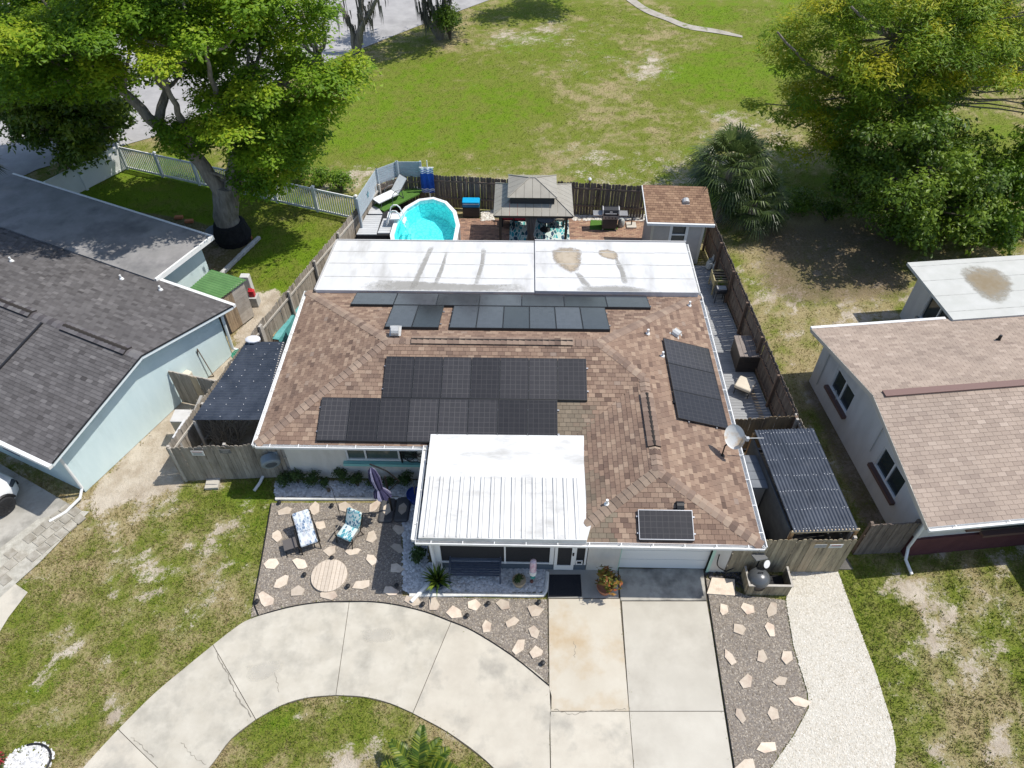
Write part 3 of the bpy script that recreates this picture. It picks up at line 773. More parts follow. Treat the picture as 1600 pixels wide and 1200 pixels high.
XL, XR, YF, YB, YG, ZE = -8.45, 6.93, 14.55, 22.32, 11.1, 2.5
RL, RR, ZR, YR = -4.55, 2.65, 3.75, 18.2
RK = (4.1, 16.96, 3.326); AP = (4.1, 13.1, 3.326); XWL = 1.27
house = thing('house', 'stucco house with brown shingled hip roof carrying solar panels, white flat roofs front and back', 'house', (0, 16.5, 0))
# walls: front left room, garage, sides, rear extension
w = MB()
WZ = .98
WX0, WX1 = -7.92, 6.45
WF, WG = 15.12, 11.66
win = [PY(470, 700, WF), PY(598, 716, WF)]
wallmesh(w, (WX0, WF), (-2.4, WF), 0, 2.45, [(2.05, 4.5, WZ, WZ + .98)])
gd0, gd1 = 3.13, 5.88
wallmesh(w, (2.12, WG), (WX1, WG), 0, 2.45, [(gd0 - 2.12, gd1 - 2.12, 0, 2.12)])
wallmesh(w, (WX1, WG + .16), (WX1, 25.2), 0, 2.45)
wallmesh(w, (WX1 - .16, 25.2), (-7.55, 25.2), 0, 2.5)
wallmesh(w, (-7.55, 25.2), (-7.75, 22.3), 0, 2.5); wallmesh(w, (WX0, 22.3), (WX0, WF + .16), 0, 2.45)
w.build('wall', M_stucco, house)
w = MB(); wallmesh(w, (-2.4, 15.12), (-2.4, 15.3), 0, 2.4); wallmesh(w, (-2.2, 15.13), (2.12, 15.13), 0, 2.4); wallmesh(w, (2.12, 15.1), (2.12, WG + .17), 0, 2.4); w.build('wall', M_stucco, house)
MB().box(-2.4, 2.1, 11.75, 15.1, .0, .06).build('porch_floor', M_conc_g, house)
MB().box(gd0 - .2, gd1 + .2, WG + .5, WG + .6, 0, 2.2).build('garage_back', M_dark, house)
# roof deck under the shingles, soffit and fascia
A1, A2, A3 = (XL, YF, ZE), (XR, YG, ZE), (XR, YB, ZE)
deck = MB()
def off(p, k=.012): return (p[0], p[1], p[2] - k)
vi = (1.27, 14.55, 2.5)
for poly in ([(XL, YF, ZE), (1.27, YF, ZE), RK, (RR, YR, ZR), (RL, YR, ZR)], [(XL, YB, ZE), (XL, YF, ZE), (RL, YR, ZR)], [(XR, YB, ZE), (XL, YB, ZE), (RL, YR, ZR), (RR, YR, ZR)],
             [(XR, YG, ZE), (XR, YB, ZE), (RR, YR, ZR), RK, AP], [(XWL, YG, ZE), (XR, YG, ZE), AP], [(XWL, YF, ZE), (XWL, YG, ZE), AP, RK]):
    deck.add([off(p) for p in poly], [tuple(range(len(poly)))])
deck.add([(XL, YF, ZE - .15), (XL, YB, ZE - .15), (XR, YB, ZE - .15), (XR, YG, ZE - .15), (XWL, YG, ZE - .15), (XWL, YF, ZE - .15)], [tuple(range(6))])
roof = deck.build('roof', M_under, house)
fa = MB()
for a, b in (((XL, YF), (-2.9, YF)), ((-2.9, YG), (XR, YG)), ((XR, YG), (XR, YB)), ((XL, YF), (XL, YB))):
    fa.beam((a[0], a[1], ZE - .085), (b[0], b[1], ZE - .085), .03, .16)
fa.build('fascia', M_white, house)
n_f = pnorm((XL, YF, ZE), (XWL, YF, ZE), (RL, YR, ZR)); n_l = pnorm((XL, YB, ZE), (XL, YF, ZE), (RL, YR, ZR)); n_b = pnorm((XR, YB, ZE), (XL, YB, ZE), (RL, YR, ZR))
n_r = pnorm((XR, YG, ZE), (XR, YB, ZE), (RR, YR, ZR)); n_g = pnorm((XWL, YG, ZE), (XR, YG, ZE), AP); n_w = pnorm((XWL, YF, ZE), (XWL, YG, ZE), AP)
def lichf(c):
    if c.y > 16.2 or c.x < .6 or c.x > 2.75: return 0.0
    e = 2.45 + .22 * math.sin(c.y * 2.1) - c.x
    return min(1, max(0, e * 1.4 + random.uniform(-.45, .3))) * .8 if c.y > 12 else min(1, max(0, .6 + random.uniform(-.4, .3)))
sh = Shingles()
sh.face([(XL, YF, ZE), (XWL, YF, ZE), RK, (RR, YR, ZR), (RL, YR, ZR)], lichf)
sh.face([(XL, YB, ZE), (XL, YF, ZE), (RL, YR, ZR)])
sh.face([(XR, YB, ZE), (XL, YB, ZE), (RL, YR, ZR), (RR, YR, ZR)])
sh.face([(XR, YG, ZE), (XR, RK[1], ZE), RK, AP]); sh.face([(XR, RK[1], ZE), (XR, YB, ZE), (RR, YR, ZR), RK])
sh.face([(XWL, YG, ZE), (XR, YG, ZE), AP], lichf)
sh.face([(XWL, YF, ZE), (XWL, YG, ZE), AP, RK], lichf)
sh.build(roof, M_shA, M_shO)
ridge_caps(roof, (XL, YF, ZE), (RL, YR, ZR), n_f, n_l, M_cap); ridge_caps(roof, (XL, YB, ZE), (RL, YR, ZR), n_b, n_l, M_cap)
ridge_caps(roof, (XR, YB, ZE), (RR, YR, ZR), n_b, n_r, M_cap); ridge_caps(roof, RK, (RR, YR, ZR), n_f, n_r, M_cap)
ridge_caps(roof, (RL, YR, ZR), (RR, YR, ZR), n_f, n_b, M_cap); ridge_caps(roof, AP, RK, n_w, n_r, M_cap)
ridge_caps(roof, (1.75, YG + .34, 2.64), AP, n_g, n_w, M_cap, lich=.25); ridge_caps(roof, (XR, YG, ZE), AP, n_g, n_r, M_cap)
# raised ridge vents with their own caps
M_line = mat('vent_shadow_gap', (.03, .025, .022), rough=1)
def ridge_vent(a, b, n1, n2, w, parent, mcap, h=.07):
    a = Vector(a); b = Vector(b); d = (b - a).normalized(); s1 = d.cross(Vector(n1)).normalized(); s2 = -d.cross(Vector(n2)).normalized()
    if s1.z > 0: s1 = -s1
    if s2.z > 0: s2 = -s2
    up = Vector((0, 0, 1)); mb = MB(); vs = []
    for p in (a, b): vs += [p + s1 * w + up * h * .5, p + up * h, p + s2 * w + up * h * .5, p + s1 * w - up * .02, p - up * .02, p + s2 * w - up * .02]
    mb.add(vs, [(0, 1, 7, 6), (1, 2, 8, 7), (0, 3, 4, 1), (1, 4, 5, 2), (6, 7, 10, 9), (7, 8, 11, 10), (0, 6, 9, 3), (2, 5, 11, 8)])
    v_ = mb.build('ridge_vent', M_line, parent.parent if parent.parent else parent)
    ridge_caps(v_, a + up * h * .62, b + up * h * .62, n1, n2, mcap, w=w + .01, step=.2, hh=.018)
ridge_vent((-3.75, YR, ZR + .02), (1.75, YR, ZR + .02), n_f, n_b, .17, roof, M_cap)
ridge_vent((4.1, 14.0, 3.35), (4.1, 16.2, 3.35), n_w, n_r, .2, roof, M_cap)
# gutters
gutter(house, [((XL, YF, ZE), (-2.95, YF, ZE), (0, 1, 0)), ((-2.95, YG, ZE + .04), (XR + .05, YG, ZE), (0, 1, 0)), ((XR, YG - .05, ZE), (XR, YB + .1, ZE), (-1, 0, 0)), ((XL, YF - .05, ZE), (XL, YB, ZE), (1, 0, 0)),
               ((-2.95, YG, ZE + .04), (-2.95, YF, ZE + .04), (1, 0, 0)), ((6.86, YB + .05, ZE + .1), (6.86, 25.6, ZE + .1), (-1, 0, 0))], M_gut, None)
# white flat roof of the rear extension: two membranes with a step between, sealed seams, stains
M_flat = mat('white_roof_coating', (.60, .60, .595), (.53, .53, .525), scale=1.5, detail=6, rough=.75, stretch=(1, .35, 1), third=(.33, .32, .30), tscale=1.0, tlo=.54, thi=.8, bump=.1)
def flat_part(x0, x1, x0b, x1b, z):
    mb = MB(); y0, y1 = 22.15, 25.55
    vs = [(x0, y0, z), (x1, y0, z), (x1b, y1, z - .05), (x0b, y1, z - .05)]; lo = [(p[0], p[1], z - .22) for p in vs]
    mb.add(lo + vs, [(3, 2, 1, 0), (4, 5, 6, 7), (0, 1, 5, 4), (1, 2, 6, 5), (2, 3, 7, 6), (3, 0, 4, 7)]); return mb
fl1 = flat_part(-8.08, .5, -7.85, .5, 2.72).build('flat_roof', M_flat, house)
fl2 = flat_part(.52, 6.85, .52, 6.85, 2.79).build('flat_roof', M_flat, house)
M_seam = mat('seam_sealant', (.46, .46, .45), (.30, .295, .28), scale=3, rough=.8)
for fl, xs, zz in ((fl1, (-7.9, .45), 2.722), (fl2, (.56, 6.8), 2.792)):
    for y in (23.0, 23.9, 24.75):
        m_ = MB(); x = xs[0]
        while x < xs[1] - .3:
            L2 = min(xs[1] - x, random.uniform(1.2, 3)); yj = y + random.uniform(-.02, .02)
            m_.box(x, x + L2, yj, yj + .035, zz - (y - 22.15) * .05 / 3.4 - .004, zz + .004 - (y - 22.15) * .05 / 3.4); x += L2
        m_.build('seam', M_seam, fl)
M_st1 = mat('brown_stain', (.27, .215, .14), (.42, .37, .30), scale=3, detail=7, lo=.35, hi=.62, rough=.9, third=(.26, .22, .16), tscale=2.5)
M_st2 = mat('grey_stain', (.27, .265, .24), (.52, .515, .50), scale=2.4, detail=7, lo=.3, hi=.6, rough=.9)
def stain(fl, poly, m, z, name='stain'):
    pts = smooth_line(poly + [poly[0]], 4)[:-1]; pts = [(x + random.uniform(-.025, .025), max(22.17 if fl.parent.name == 'house' and y < 30 and x < 7 else -99, y + random.uniform(-.025, .025))) for x, y in pts]
    zc = [z - (y - 22.15) * .05 / 3.4 for x, y in pts]
    MB().add([(p[0], p[1], q) for p, q in zip(pts, zc)], [tuple(range(len(pts)))]).build(name, m, fl)
zf = 2.79
z2 = lambda y: zf + .004 - (y - 22.15) * .05 / 3.4
M_pond = soft_mat('pond_stain', (.22, .17, .11), (.42, .36, .28), 1.0); M_run = soft_mat('run_stain', (.42, .41, .38), (.30, .29, .265), .6, 4)
soft_stain(fl2, px((858, 388), (880, 383), (908, 386), (911, 402), (909, 417), (895, 428), (878, 421), (862, 408), z=zf), M_pond, z2)
soft_stain(fl2, px((933, 389), (950, 387), (966, 394), (967, 406), (950, 404), (935, 399), z=zf), M_pond, z2)
soft_stain(fl2, px((896, 424), (906, 425), (916, 436), (925, 448), (912, 448), (903, 436), z=zf), M_run, lambda y: z2(y) + .002, keep=22.17)
soft_stain(fl2, px((961, 398), (968, 406), (976, 420), (983, 445), (973, 446), (968, 425), (960, 408), z=zf), M_run, lambda y: z2(y) + .002, keep=22.17)
soft_stain(fl2, px((898, 446), (960, 444), (1010, 450), (1030, 458), (1035, 464), (960, 462), (890, 460), z=zf), M_run, lambda y: z2(y) + .002, keep=22.17)
zf = 2.72
for pl in ([(671, 382), (680, 380), (668, 410), (655, 440), (648, 455), (638, 455), (655, 415)], [(696, 392), (700, 392), (694, 420), (684, 445), (676, 446), (688, 415)], [(752, 384), (760, 384), (758, 410), (748, 445), (740, 445), (750, 410)],
           [(560, 440), (600, 436), (680, 440), (760, 444), (825, 444), (825, 456), (700, 458), (560, 456)]):
    rz_ = random.uniform(.004, .008); soft_stain(fl1, px(*[(x_, y_) for i_, (x_, y_) in enumerate(pl)], z=zf), M_run, lambda y: zf + rz_ - (y - 22.15) * .05 / 3.4, keep=22.17)
tr = MB(); tr.beam((-7.87, 25.58, 2.66), (.5, 25.58, 2.66), .05, .1); tr.beam((.52, 25.58, 2.74), (6.88, 25.58, 2.74), .05, .1); tr.beam((-8.1, 22.15, 2.7), (-7.87, 25.56, 2.66), .06, .1); tr.build('drip_edge', mat('grey_metal', (.42, .41, .40), rough=.5), house)
# white porch roof: coated flat part near the house and ribbed pan part in front
M_porch = mat('porch_roof_coating', (.55, .545, .525), (.64, .64, .625), scale=1.2, detail=7, rough=.7, stretch=(.5, 1.3, 1), third=(.31, .30, .275), tscale=1.5, tlo=.52, thi=.8, bump=.1)
PX0, PX1 = -2.86, 1.98
pr = MB(); pr.add([(PX0, YG - .02, 2.685), (PX1 - .06, YG - .02, 2.70), (PX1 + .12, 11.65, 2.715), (PX1 + .05, 14.9, 2.74), (PX0, 14.9, 2.735)] + [(PX0, YG - .02, 2.50), (PX1 - .06, YG - .02, 2.50), (PX1 + .12, 11.65, 2.54), (PX1 + .05, 14.9, 2.67), (PX0, 14.9, 2.67)],
       [(0, 1, 2, 3, 4), (9, 8, 7, 6, 5), (0, 5, 6, 1), (1, 6, 7, 2), (2, 7, 8, 3), (3, 8, 9, 4), (4, 9, 5, 0)])
prf = pr.build('porch_roof', M_porch, house)
M_rib = mat('pan_rib', (.50, .50, .485), (.60, .60, .59), scale=3, rough=.6, third=(.40, .39, .37), tscale=1.5, tlo=.5, thi=.75)
rm = None
for k in range(15):
    x = PX0 + .16 + k * .31
    if x > PX1 - .05: break
    if rm is None:
        m_ = MB(); m_.beam((0, 0, 0), (0, 2.12, 2.12 * .016), .022, .04); m_.beam((.1, 0, -.008), (.1, 2.12, -.008 + 2.12 * .016), .012, .02); rm = m_.mesh('rib'); rm.materials.append(M_rib)
    o = bpy.data.objects.new('rib', rm); link(o, prf); o.location = Vector((x, YG + .01, 2.705)) - ORG[prf.name]
# solar panels
M_pan = mat('solar_cell', (.016, .017, .021), (.026, .026, .031), scale=2, rough=.22, spec=.5)
def panel_mat(name, c1, c2, rough, sc, barw, vr=1.5):
    m = bpy.data.materials.new(name); m.use_nodes = True; t = m.node_tree; N = t.nodes; L = t.links; b = N['Principled BSDF']
    tc = N.new('ShaderNodeTexCoord'); br = N.new('ShaderNodeTexBrick'); br.offset = 0; br.inputs['Color1'].default_value = (*c1, 1); br.inputs['Color2'].default_value = (*[v * 1.3 for v in c1], 1); br.inputs['Mortar'].default_value = (*c2, 1)
    br.inputs['Scale'].default_value = 1; br.inputs['Brick Width'].default_value = sc; br.inputs['Row Height'].default_value = sc; br.inputs['Mortar Size'].default_value = .007
    wv = N.new('ShaderNodeTexWave'); wv.wave_type = 'BANDS'; wv.bands_direction = 'X'; wv.inputs['Scale'].default_value = barw; wv.inputs['Distortion'].default_value = .3
    L.new(tc.outputs['Object'], br.inputs[0]); L.new(tc.outputs['Object'], wv.inputs[0])
    oi = N.new('ShaderNodeObjectInfo'); mr = N.new('ShaderNodeMapRange'); L.new(oi.outputs['Random'], mr.inputs[0]); mr.inputs[3].default_value = .7; mr.inputs[4].default_value = vr
    mx = N.new('ShaderNodeMix'); mx.data_type = 'RGBA'; mx.blend_type = 'MIX'; m2 = N.new('ShaderNodeMath'); m2.operation = 'MULTIPLY'; m2.inputs[1].default_value = .35; L.new(wv.outputs[1], m2.inputs[0]); L.new(m2.outputs[0], mx.inputs[0])
    L.new(br.outputs[0], mx.inputs[6]); mx.inputs[7].default_value = (*c2, 1)
    hs = N.new('ShaderNodeHueSaturation'); L.new(mx.outputs[2], hs.inputs['Color']); L.new(mr.outputs[0], hs.inputs['Value']); L.new(hs.outputs[0], b.inputs['Base Color'])
    b.inputs['Roughness'].default_value = rough; b.inputs['Specular IOR Level'].default_value = .5
    return m
M_pf = panel_mat('front_panel_cells', (.022, .021, .022), (.062, .058, .056), .2, .172, 9)
M_pb = panel_mat('rear_panel_cells', (.026, .027, .031), (.032, .034, .04), .1, .172, 9, 2.6)
M_frame = mat('panel_frame', (.02, .021, .024), rough=.4, spec=.5)
M_frame_l = mat('panel_frame_silver', (.42, .43, .45), rough=.35, metal=.6)
def array(label, o, u, v, n, cols, rows, pw, ph, mcell, mframe, gap=.012, skip=(), lift=.11, edge=True):
    o = Vector(o) + Vector(n) * lift; u, v, n = Vector(u), Vector(v), Vector(n)
    t = thing('solar_array', label, 'solar panels', o, 0, None)
    Mx = Matrix((u, v, n)).transposed().to_4x4()
    g = MB(); g.box(.012, pw - .012, .012, ph - .012, -.005, .006); gm = g.mesh('solar_panel'); gm.materials.append(mcell)
    f = MB(); f.box(0, pw, 0, .022, -.03, .012); f.box(0, pw, ph - .022, ph, -.03, .012); f.box(0, .018, .022, ph - .022, -.03, .012); f.box(pw - .018, pw, .022, ph - .022, -.03, .012); fm = f.mesh('frame'); fm.materials.append(mframe)
    for i in range(cols):
        for j in range(rows):
            if (i, j) in skip: continue
            M4 = Mx.copy(); M4.translation = u * (i * (pw + gap)) + v * (j * (ph + gap))
            p = bpy.data.objects.new('solar_panel', gm); link(p, t); p.matrix_local = M4
            q = bpy.data.objects.new('frame', fm); link(q, p)
    rl = MB()
    for j in range(rows):
        for fr in (.22, .78): rl.beam(u * -.05 + v * (j * (ph + gap) + ph * fr) - n * .06, u * (cols * (pw + gap) + .05) + v * (j * (ph + gap) + ph * fr) - n * .06, .04, .05, up=n)
    rl.build('rail', M_frame_l, t, local=True)
    if edge:
        k = MB(); k.box(0, cols * (pw + gap) - gap, -.02, -.004, -.1, .0, Mx.to_4x4()); k.build('skirt', M_black, t, local=True)
    return t
def axes(n, a, b):
    u = (Vector(b) - Vector(a)).normalized(); v = Vector(n).cross(u).normalized()
    if v.z < 0: v = -v
    return u, v
u, v = axes(n_f, (XL, YF, ZE), (XWL, YF, ZE)); OF = (XL, YF, ZE)
q0 = PP(494, 688, Vector(OF) + n_f * .11, n_f) - n_f * .11; q1 = PP(872, 688, Vector(OF) + n_f * .11, n_f) - n_f * .11
pw = (q1 - q0).length / 8 - .012; q2 = PP(503, 620, Vector(OF) + n_f * .11, n_f) - n_f * .11; ph = abs((q2 - q0).dot(v)) - .02
array('lower front row of eight black solar panels above the gutter', q0, u, v, n_f, 8, 1, pw, ph, M_pf, M_frame)
q3 = PP(598, 616, Vector(OF) + n_f * .11, n_f) - n_f * .11; q4 = PP(918, 616, Vector(OF) + n_f * .11, n_f) - n_f * .11; q5 = PP(606, 557, Vector(OF) + n_f * .11, n_f) - n_f * .11
q3 = q0 + u * (q3 - q0).dot(u) + v * (ph + .03)
array('upper front row of seven black solar panels just below the ridge vent', q3, u, v, n_f, 7, 1, (q4 - q3).dot(u) / 7 - .012, max(1.2, (q5 - q3).dot(v)), M_pf, M_frame)
u, v = axes(n_b, (XR, YB, ZE), (XL, YB, ZE)); OB = Vector((XR, YB, ZE)) + n_b * .11
ub = Vector((1, 0, 0)); vb = -v                      # left to right, running down the rear slope is +v reversed
a = PP(546, 479, OB, n_b) - n_b * .11; b = PP(1018, 483, OB, n_b) - n_b * .11; c = PP(546, 461, OB, n_b)
print('rear', a, b, c, 'front', pw, ph)
top = PP(702, 512, OB, n_b) - n_b * .11; mid = PP(702, 478, OB, n_b) - n_b * .11
wv2 = (PP(953, 512, OB, n_b) - PP(702, 512, OB, n_b)).length / 6 - .012
def rear(label, x0, cols, pw_, ph_, y):          # y: plan position of the upper edge (towards the ridge)
    o = Vector((x0, y, ZE + (YB - y) * (ZR - ZE) / (YB - YR)))
    array(label, o, Vector((1, 0, 0)), -v, Vector((1, 0, 0)).cross(-v) if Vector((1, 0, 0)).cross(-v).z > 0 else n_b, cols, 1, pw_, ph_, M_pb, M_frame)
h2 = (mid - top).length
rear('six black solar panels on the rear roof slope, second row from white roof', top.x, 6, wv2, h2, top.y)
x2 = (PP(601, 511, OB, n_b)).x
rear('pair of black solar panels on the rear roof slope, left of a small gap', x2, 2, (PP(686, 511, OB, n_b).x - x2) / 2 - .012, h2, top.y)
hb = max(.95, (Vector(c) - n_b * .11 - a).length)
rear('long row of seven black solar panels along the edge of the white flat roof', a.x, 7, (b.x - a.x) / 7 - .012, hb, min(a.y, mid.y + .06) if False else mid.y + .05)
u, v = axes(n_r, (XR, YG, ZE), (XR, YB, ZE)); OR = Vector((XR, YG, ZE)) + n_r * .11
c0 = PP(1138, 670, OR, n_r); c1 = PP(1108, 545, OR, n_r); c2 = PP(1062, 664, OR, n_r); c3 = PP(1040, 537, OR, n_r)
print('right arr', c0, c1, c2, c3)
Lr = (c1 - c0).dot(u); Wr = (c2 - c0).dot(v)
array('black solar panels on the right roof slope beside the gutter', c0 - n_r * .11, u, v, n_r, 3, 1, Lr / 3 - .012, Wr, M_pf, M_frame)
u, v = axes(n_g, (XWL, YG, ZE), (XR, YG, ZE)); OG = Vector((XWL, YG, ZE)) + n_g * .11
c0 = PP(999, 843, OG, n_g); c1 = PP(1085, 843, OG, n_g); c2 = PP(994, 796, OG, n_g)
array('single black solar panel lying wide on the roof above the garage door', c0 - n_g * .11, u, v, n_g, 1, 1, (c1 - c0).length, (c2 - c0).dot(v), M_pf, M_frame_l)
# roof vents and pipes
M_galv = mat('galvanised', (.50, .50, .49), (.42, .42, .41), scale=8, rough=.5, metal=.3)
def on(px_, py_, n, o): return PP(px_, py_, Vector(o), n)
def goose(p, n, rz=0.0, parent=None, s=1.0, m=None):
    mb = MB(); Mx = Matrix.Translation(p) @ Vector((0, 0, 1)).rotation_difference(n).to_matrix().to_4x4() @ Matrix.Rotation(rz, 4, 'Z') @ Matrix.Scale(s, 4)
    mb.box(-.2, .2, -.2, .2, .0, .012, Mx)
    prof = [(-.16, 0), (-.16, .1), (-.1, .17), (0, .2), (.1, .19), (.17, .13), (.2, .04)]
    mb.loft([[Mx @ Vector((x_, -y, z)) for y, z in prof] for x_ in (-.13, .13)], True)
    return mb.build('roof_vent', m or M_galv, parent)
goose(on(618, 517, n_f, OF), n_f, 0, house); goose(on(1056, 522, n_r, (XR, YG, ZE)), n_r, -.6, house)
goose(on(1062, 792, n_g, (XWL, YG, ZE)), n_g, 3.14, house, .8, M_black)
goose(on(1054, 630, n_r, (XR, YG, ZE)), n_r, 1.57, house, .5, M_black)
for (x, y, nn_, oo) in ((1077, 478, n_r, (XR, YG, ZE)), (1012, 522, n_r, (XR, YG, ZE)), (1035, 557, n_r, (XR, YG, ZE)), (948, 788, n_w, (XWL, YG, ZE))):
    p = on(x, y, nn_, oo); MB().lathe([(.09, -.05), (.075, .04), (.04, .06), (.04, .22), (.034, .22)], p, 10).build('vent_pipe', M_white, house)

# windows, doors, front details
M_mint = mat('mint_paint', (.22, .50, .46), rough=.6)
M_frw = mat('white_frame', (.74, .74, .72), rough=.5)
wx0 = WX0 + 2.05; wx1 = WX0 + 4.5
wf = MB(); yf = WF + .05
for a, b in (((wx0, WZ + .04), (wx1, WZ + .04)), ((wx0, WZ + .94), (wx1, WZ + .94))): wf.beam((a[0], yf, a[1]), (b[0], yf, b[1]), .07, .08)
for x in (wx0 + .03, wx0 + .66, wx1 - .66, wx1 - .03): wf.beam((x, yf, WZ + .08), (x, yf, WZ + .9), .06, .06)
wfo = wf.build('window', M_frw, house)
MB().box(wx0, wx1, WF + .07, WF + .085, WZ + .05, WZ + .93).build('pane', mat('window_glass_green', (.06, .085, .075), (.10, .13, .11), scale=2, rough=.1, spec=.6), wfo)
MB().box(wx0 - .12, wx1 + .14, WF - .14, WF + .03, WZ - .12, WZ).build('sill', M_mint, wfo)
# garage door: four panels
gdoor = MB(); gdoor.box(gd0, gd1, WG + .13, WG + .16, .02, 2.12); g_ = gdoor.build('garage_door', M_frw, house)
for j in range(4):
    MB().box(gd0 + .02, gd1 - .02, WG + .10, WG + .13, .05 + j * .52, .55 + j * .52).build('door_panel', M_frw, g_)
M_mintp = mat('pale_mint_trim', (.42, .62, .50), rough=.6)
tm = MB(); tm.box(gd1, gd1 + .09, WG - .02, WG + .1, 0, 2.2); tm.box(gd0 - .02, gd0, WG - .01, WG + .1, 0, 2.12); tm.build('door_trim', M_mintp, house)
# screened porch
M_scr = mat('screen_mesh', (.022, .022, .024), (.03, .03, .032), scale=30, rough=.9)
M_slate = mat('slate_paint', (.10, .125, .15), rough=.7)
ps = thing('screen_porch', 'screened porch front with white posts, grey kneewall and white screen door', 'porch', (-.2, 11.7, 0))
MB().box(-2.55, 2.1, 11.66, 11.74, 0, .38).build('kneewall', M_slate, ps)
fr = MB()
for x, ww in ((-2.5, .22), (-.42, .05), (1.02, .13), (1.72, .1), (2.06, .06)): fr.box(x - ww / 2, x + ww / 2, 11.63, 11.72, .38 if ww < .2 else 0, 2.48)
fr.box(-2.4, 2.1, 11.645, 11.71, 1.85, 1.9); fr.box(-2.4, 1.0, 11.64, 11.715, .38, .43); fr.box(-2.5, 2.1, 11.645, 11.71, 2.38, 2.47)
fr.build('post', M_frw, ps)
for a, b in ((-2.39, -.445), (-.395, .955), (1.78, 2.03)): MB().box(a, b, 11.68, 11.69, .43, 2.38).build('screen', M_scr, ps)
sw = MB(); sw.box(-2.5, -2.44, 11.75, 15.0, .38, 2.4); sw.build('screen', M_scr, ps)
dr = MB(); dr.box(1.1, 1.19, 11.60, 11.66, .12, 2.3); dr.box(1.62, 1.71, 11.60, 11.66, .12, 2.3); dr.box(1.19, 1.62, 11.60, 11.66, .12, .38); dr.box(1.19, 1.62, 11.60, 11.66, 1.72, 1.8); dr.box(1.19, 1.62, 11.60, 11.66, 2.2, 2.3)
d_ = dr.build('screen_door', M_frw, ps); MB().box(1.19, 1.62, 11.62, 11.64, .38, 2.2).build('screen', M_scr, d_); MB().box(1.64, 1.69, 11.565, 11.6, 1.0, 1.14).build('handle', M_black, d_)
pd = MB(); pd.box(1.78, 1.98, 11.61, 11.64, .42, .45); pd.box(1.78, 1.98, 11.61, 11.64, .62, .65); pd.box(1.78, 1.81, 11.61, 11.64, .45, .62); pd.box(1.95, 1.98, 11.61, 11.64, .45, .62); pd.build('pet_door', M_frw, ps)
# wall lanterns
M_bronze = mat('dark_bronze', (.03, .027, .024), rough=.4, metal=.6)
def lantern(x, lab):
    t = thing('wall_lantern', lab, 'wall lamp', (x, WG, 1.85)); c = Vector((x, WG - .14, 1.72))
    MB().box(x - .05, x + .05, WG - .02, WG - .003, 1.72, 1.92).build('bracket', M_bronze, t)
    MB().lathe([(.02, .32), (.12, .22), (.125, .2), (.03, .2)], c, 6).build('lamp_cap', M_bronze, t)
    MB().lathe([(.06, 0), (.085, .2)], c, 6).build('lamp_glass', mat('lamp_glass', (.35, .33, .28), rough=.2), t)
    fb = MB(); fb.lathe([(.02, -.06), (.07, -.01), (.07, .01)], c, 6)
    for k in range(6):
        a_ = k * 1.047; fb.beam(c + Vector((.065 * math.cos(a_), .065 * math.sin(a_), 0)), c + Vector((.09 * math.cos(a_), .09 * math.sin(a_), .2)), .014, .014)
    fb.tube([c + Vector((0, .14, .16)), c + Vector((0, .1, .3)), c + Vector((0, .02, .33))], .014, 5); fb.build('cage', M_bronze, t)
lantern(2.75, 'dark wall lantern between the screen porch and the garage door'); lantern(6.22, 'dark wall lantern right of the garage door by the fence gate')
# downspouts
def downspout(lab, pts, r=.045, m=None):
    t = MB().tube(pts, r, 7); return tag(t.build('downspout', m or M_gut, smooth=True, org=pts[-1]), lab, 'downspout')
b0 = P(705, 884); b1 = P(680, 905); b2 = P(643, 942)
downspout('white bent downspout ending on a flagstone left of the bench', [(-2.75, 11.2, 2.45), (-2.66, 11.5, 2.2), (-2.62, 11.6, .5), (-2.6, 11.45, .2), (b1.x, b1.y, .1), ((b1.x + b2.x) / 2, (b1.y + b2.y) / 2, .12), (b2.x, b2.y, .08)], .062)
e0 = P(413, 744); e1 = P(398, 768)
downspout('short curved white drain pipe lying by the left fence', [(e0.x + .1, e0.y + .25, .15), (e0.x, e0.y, .1), ((e0.x + e1.x) / 2 + .04, (e0.y + e1.y) / 2, .08), (e1.x, e1.y, .06)], .055)
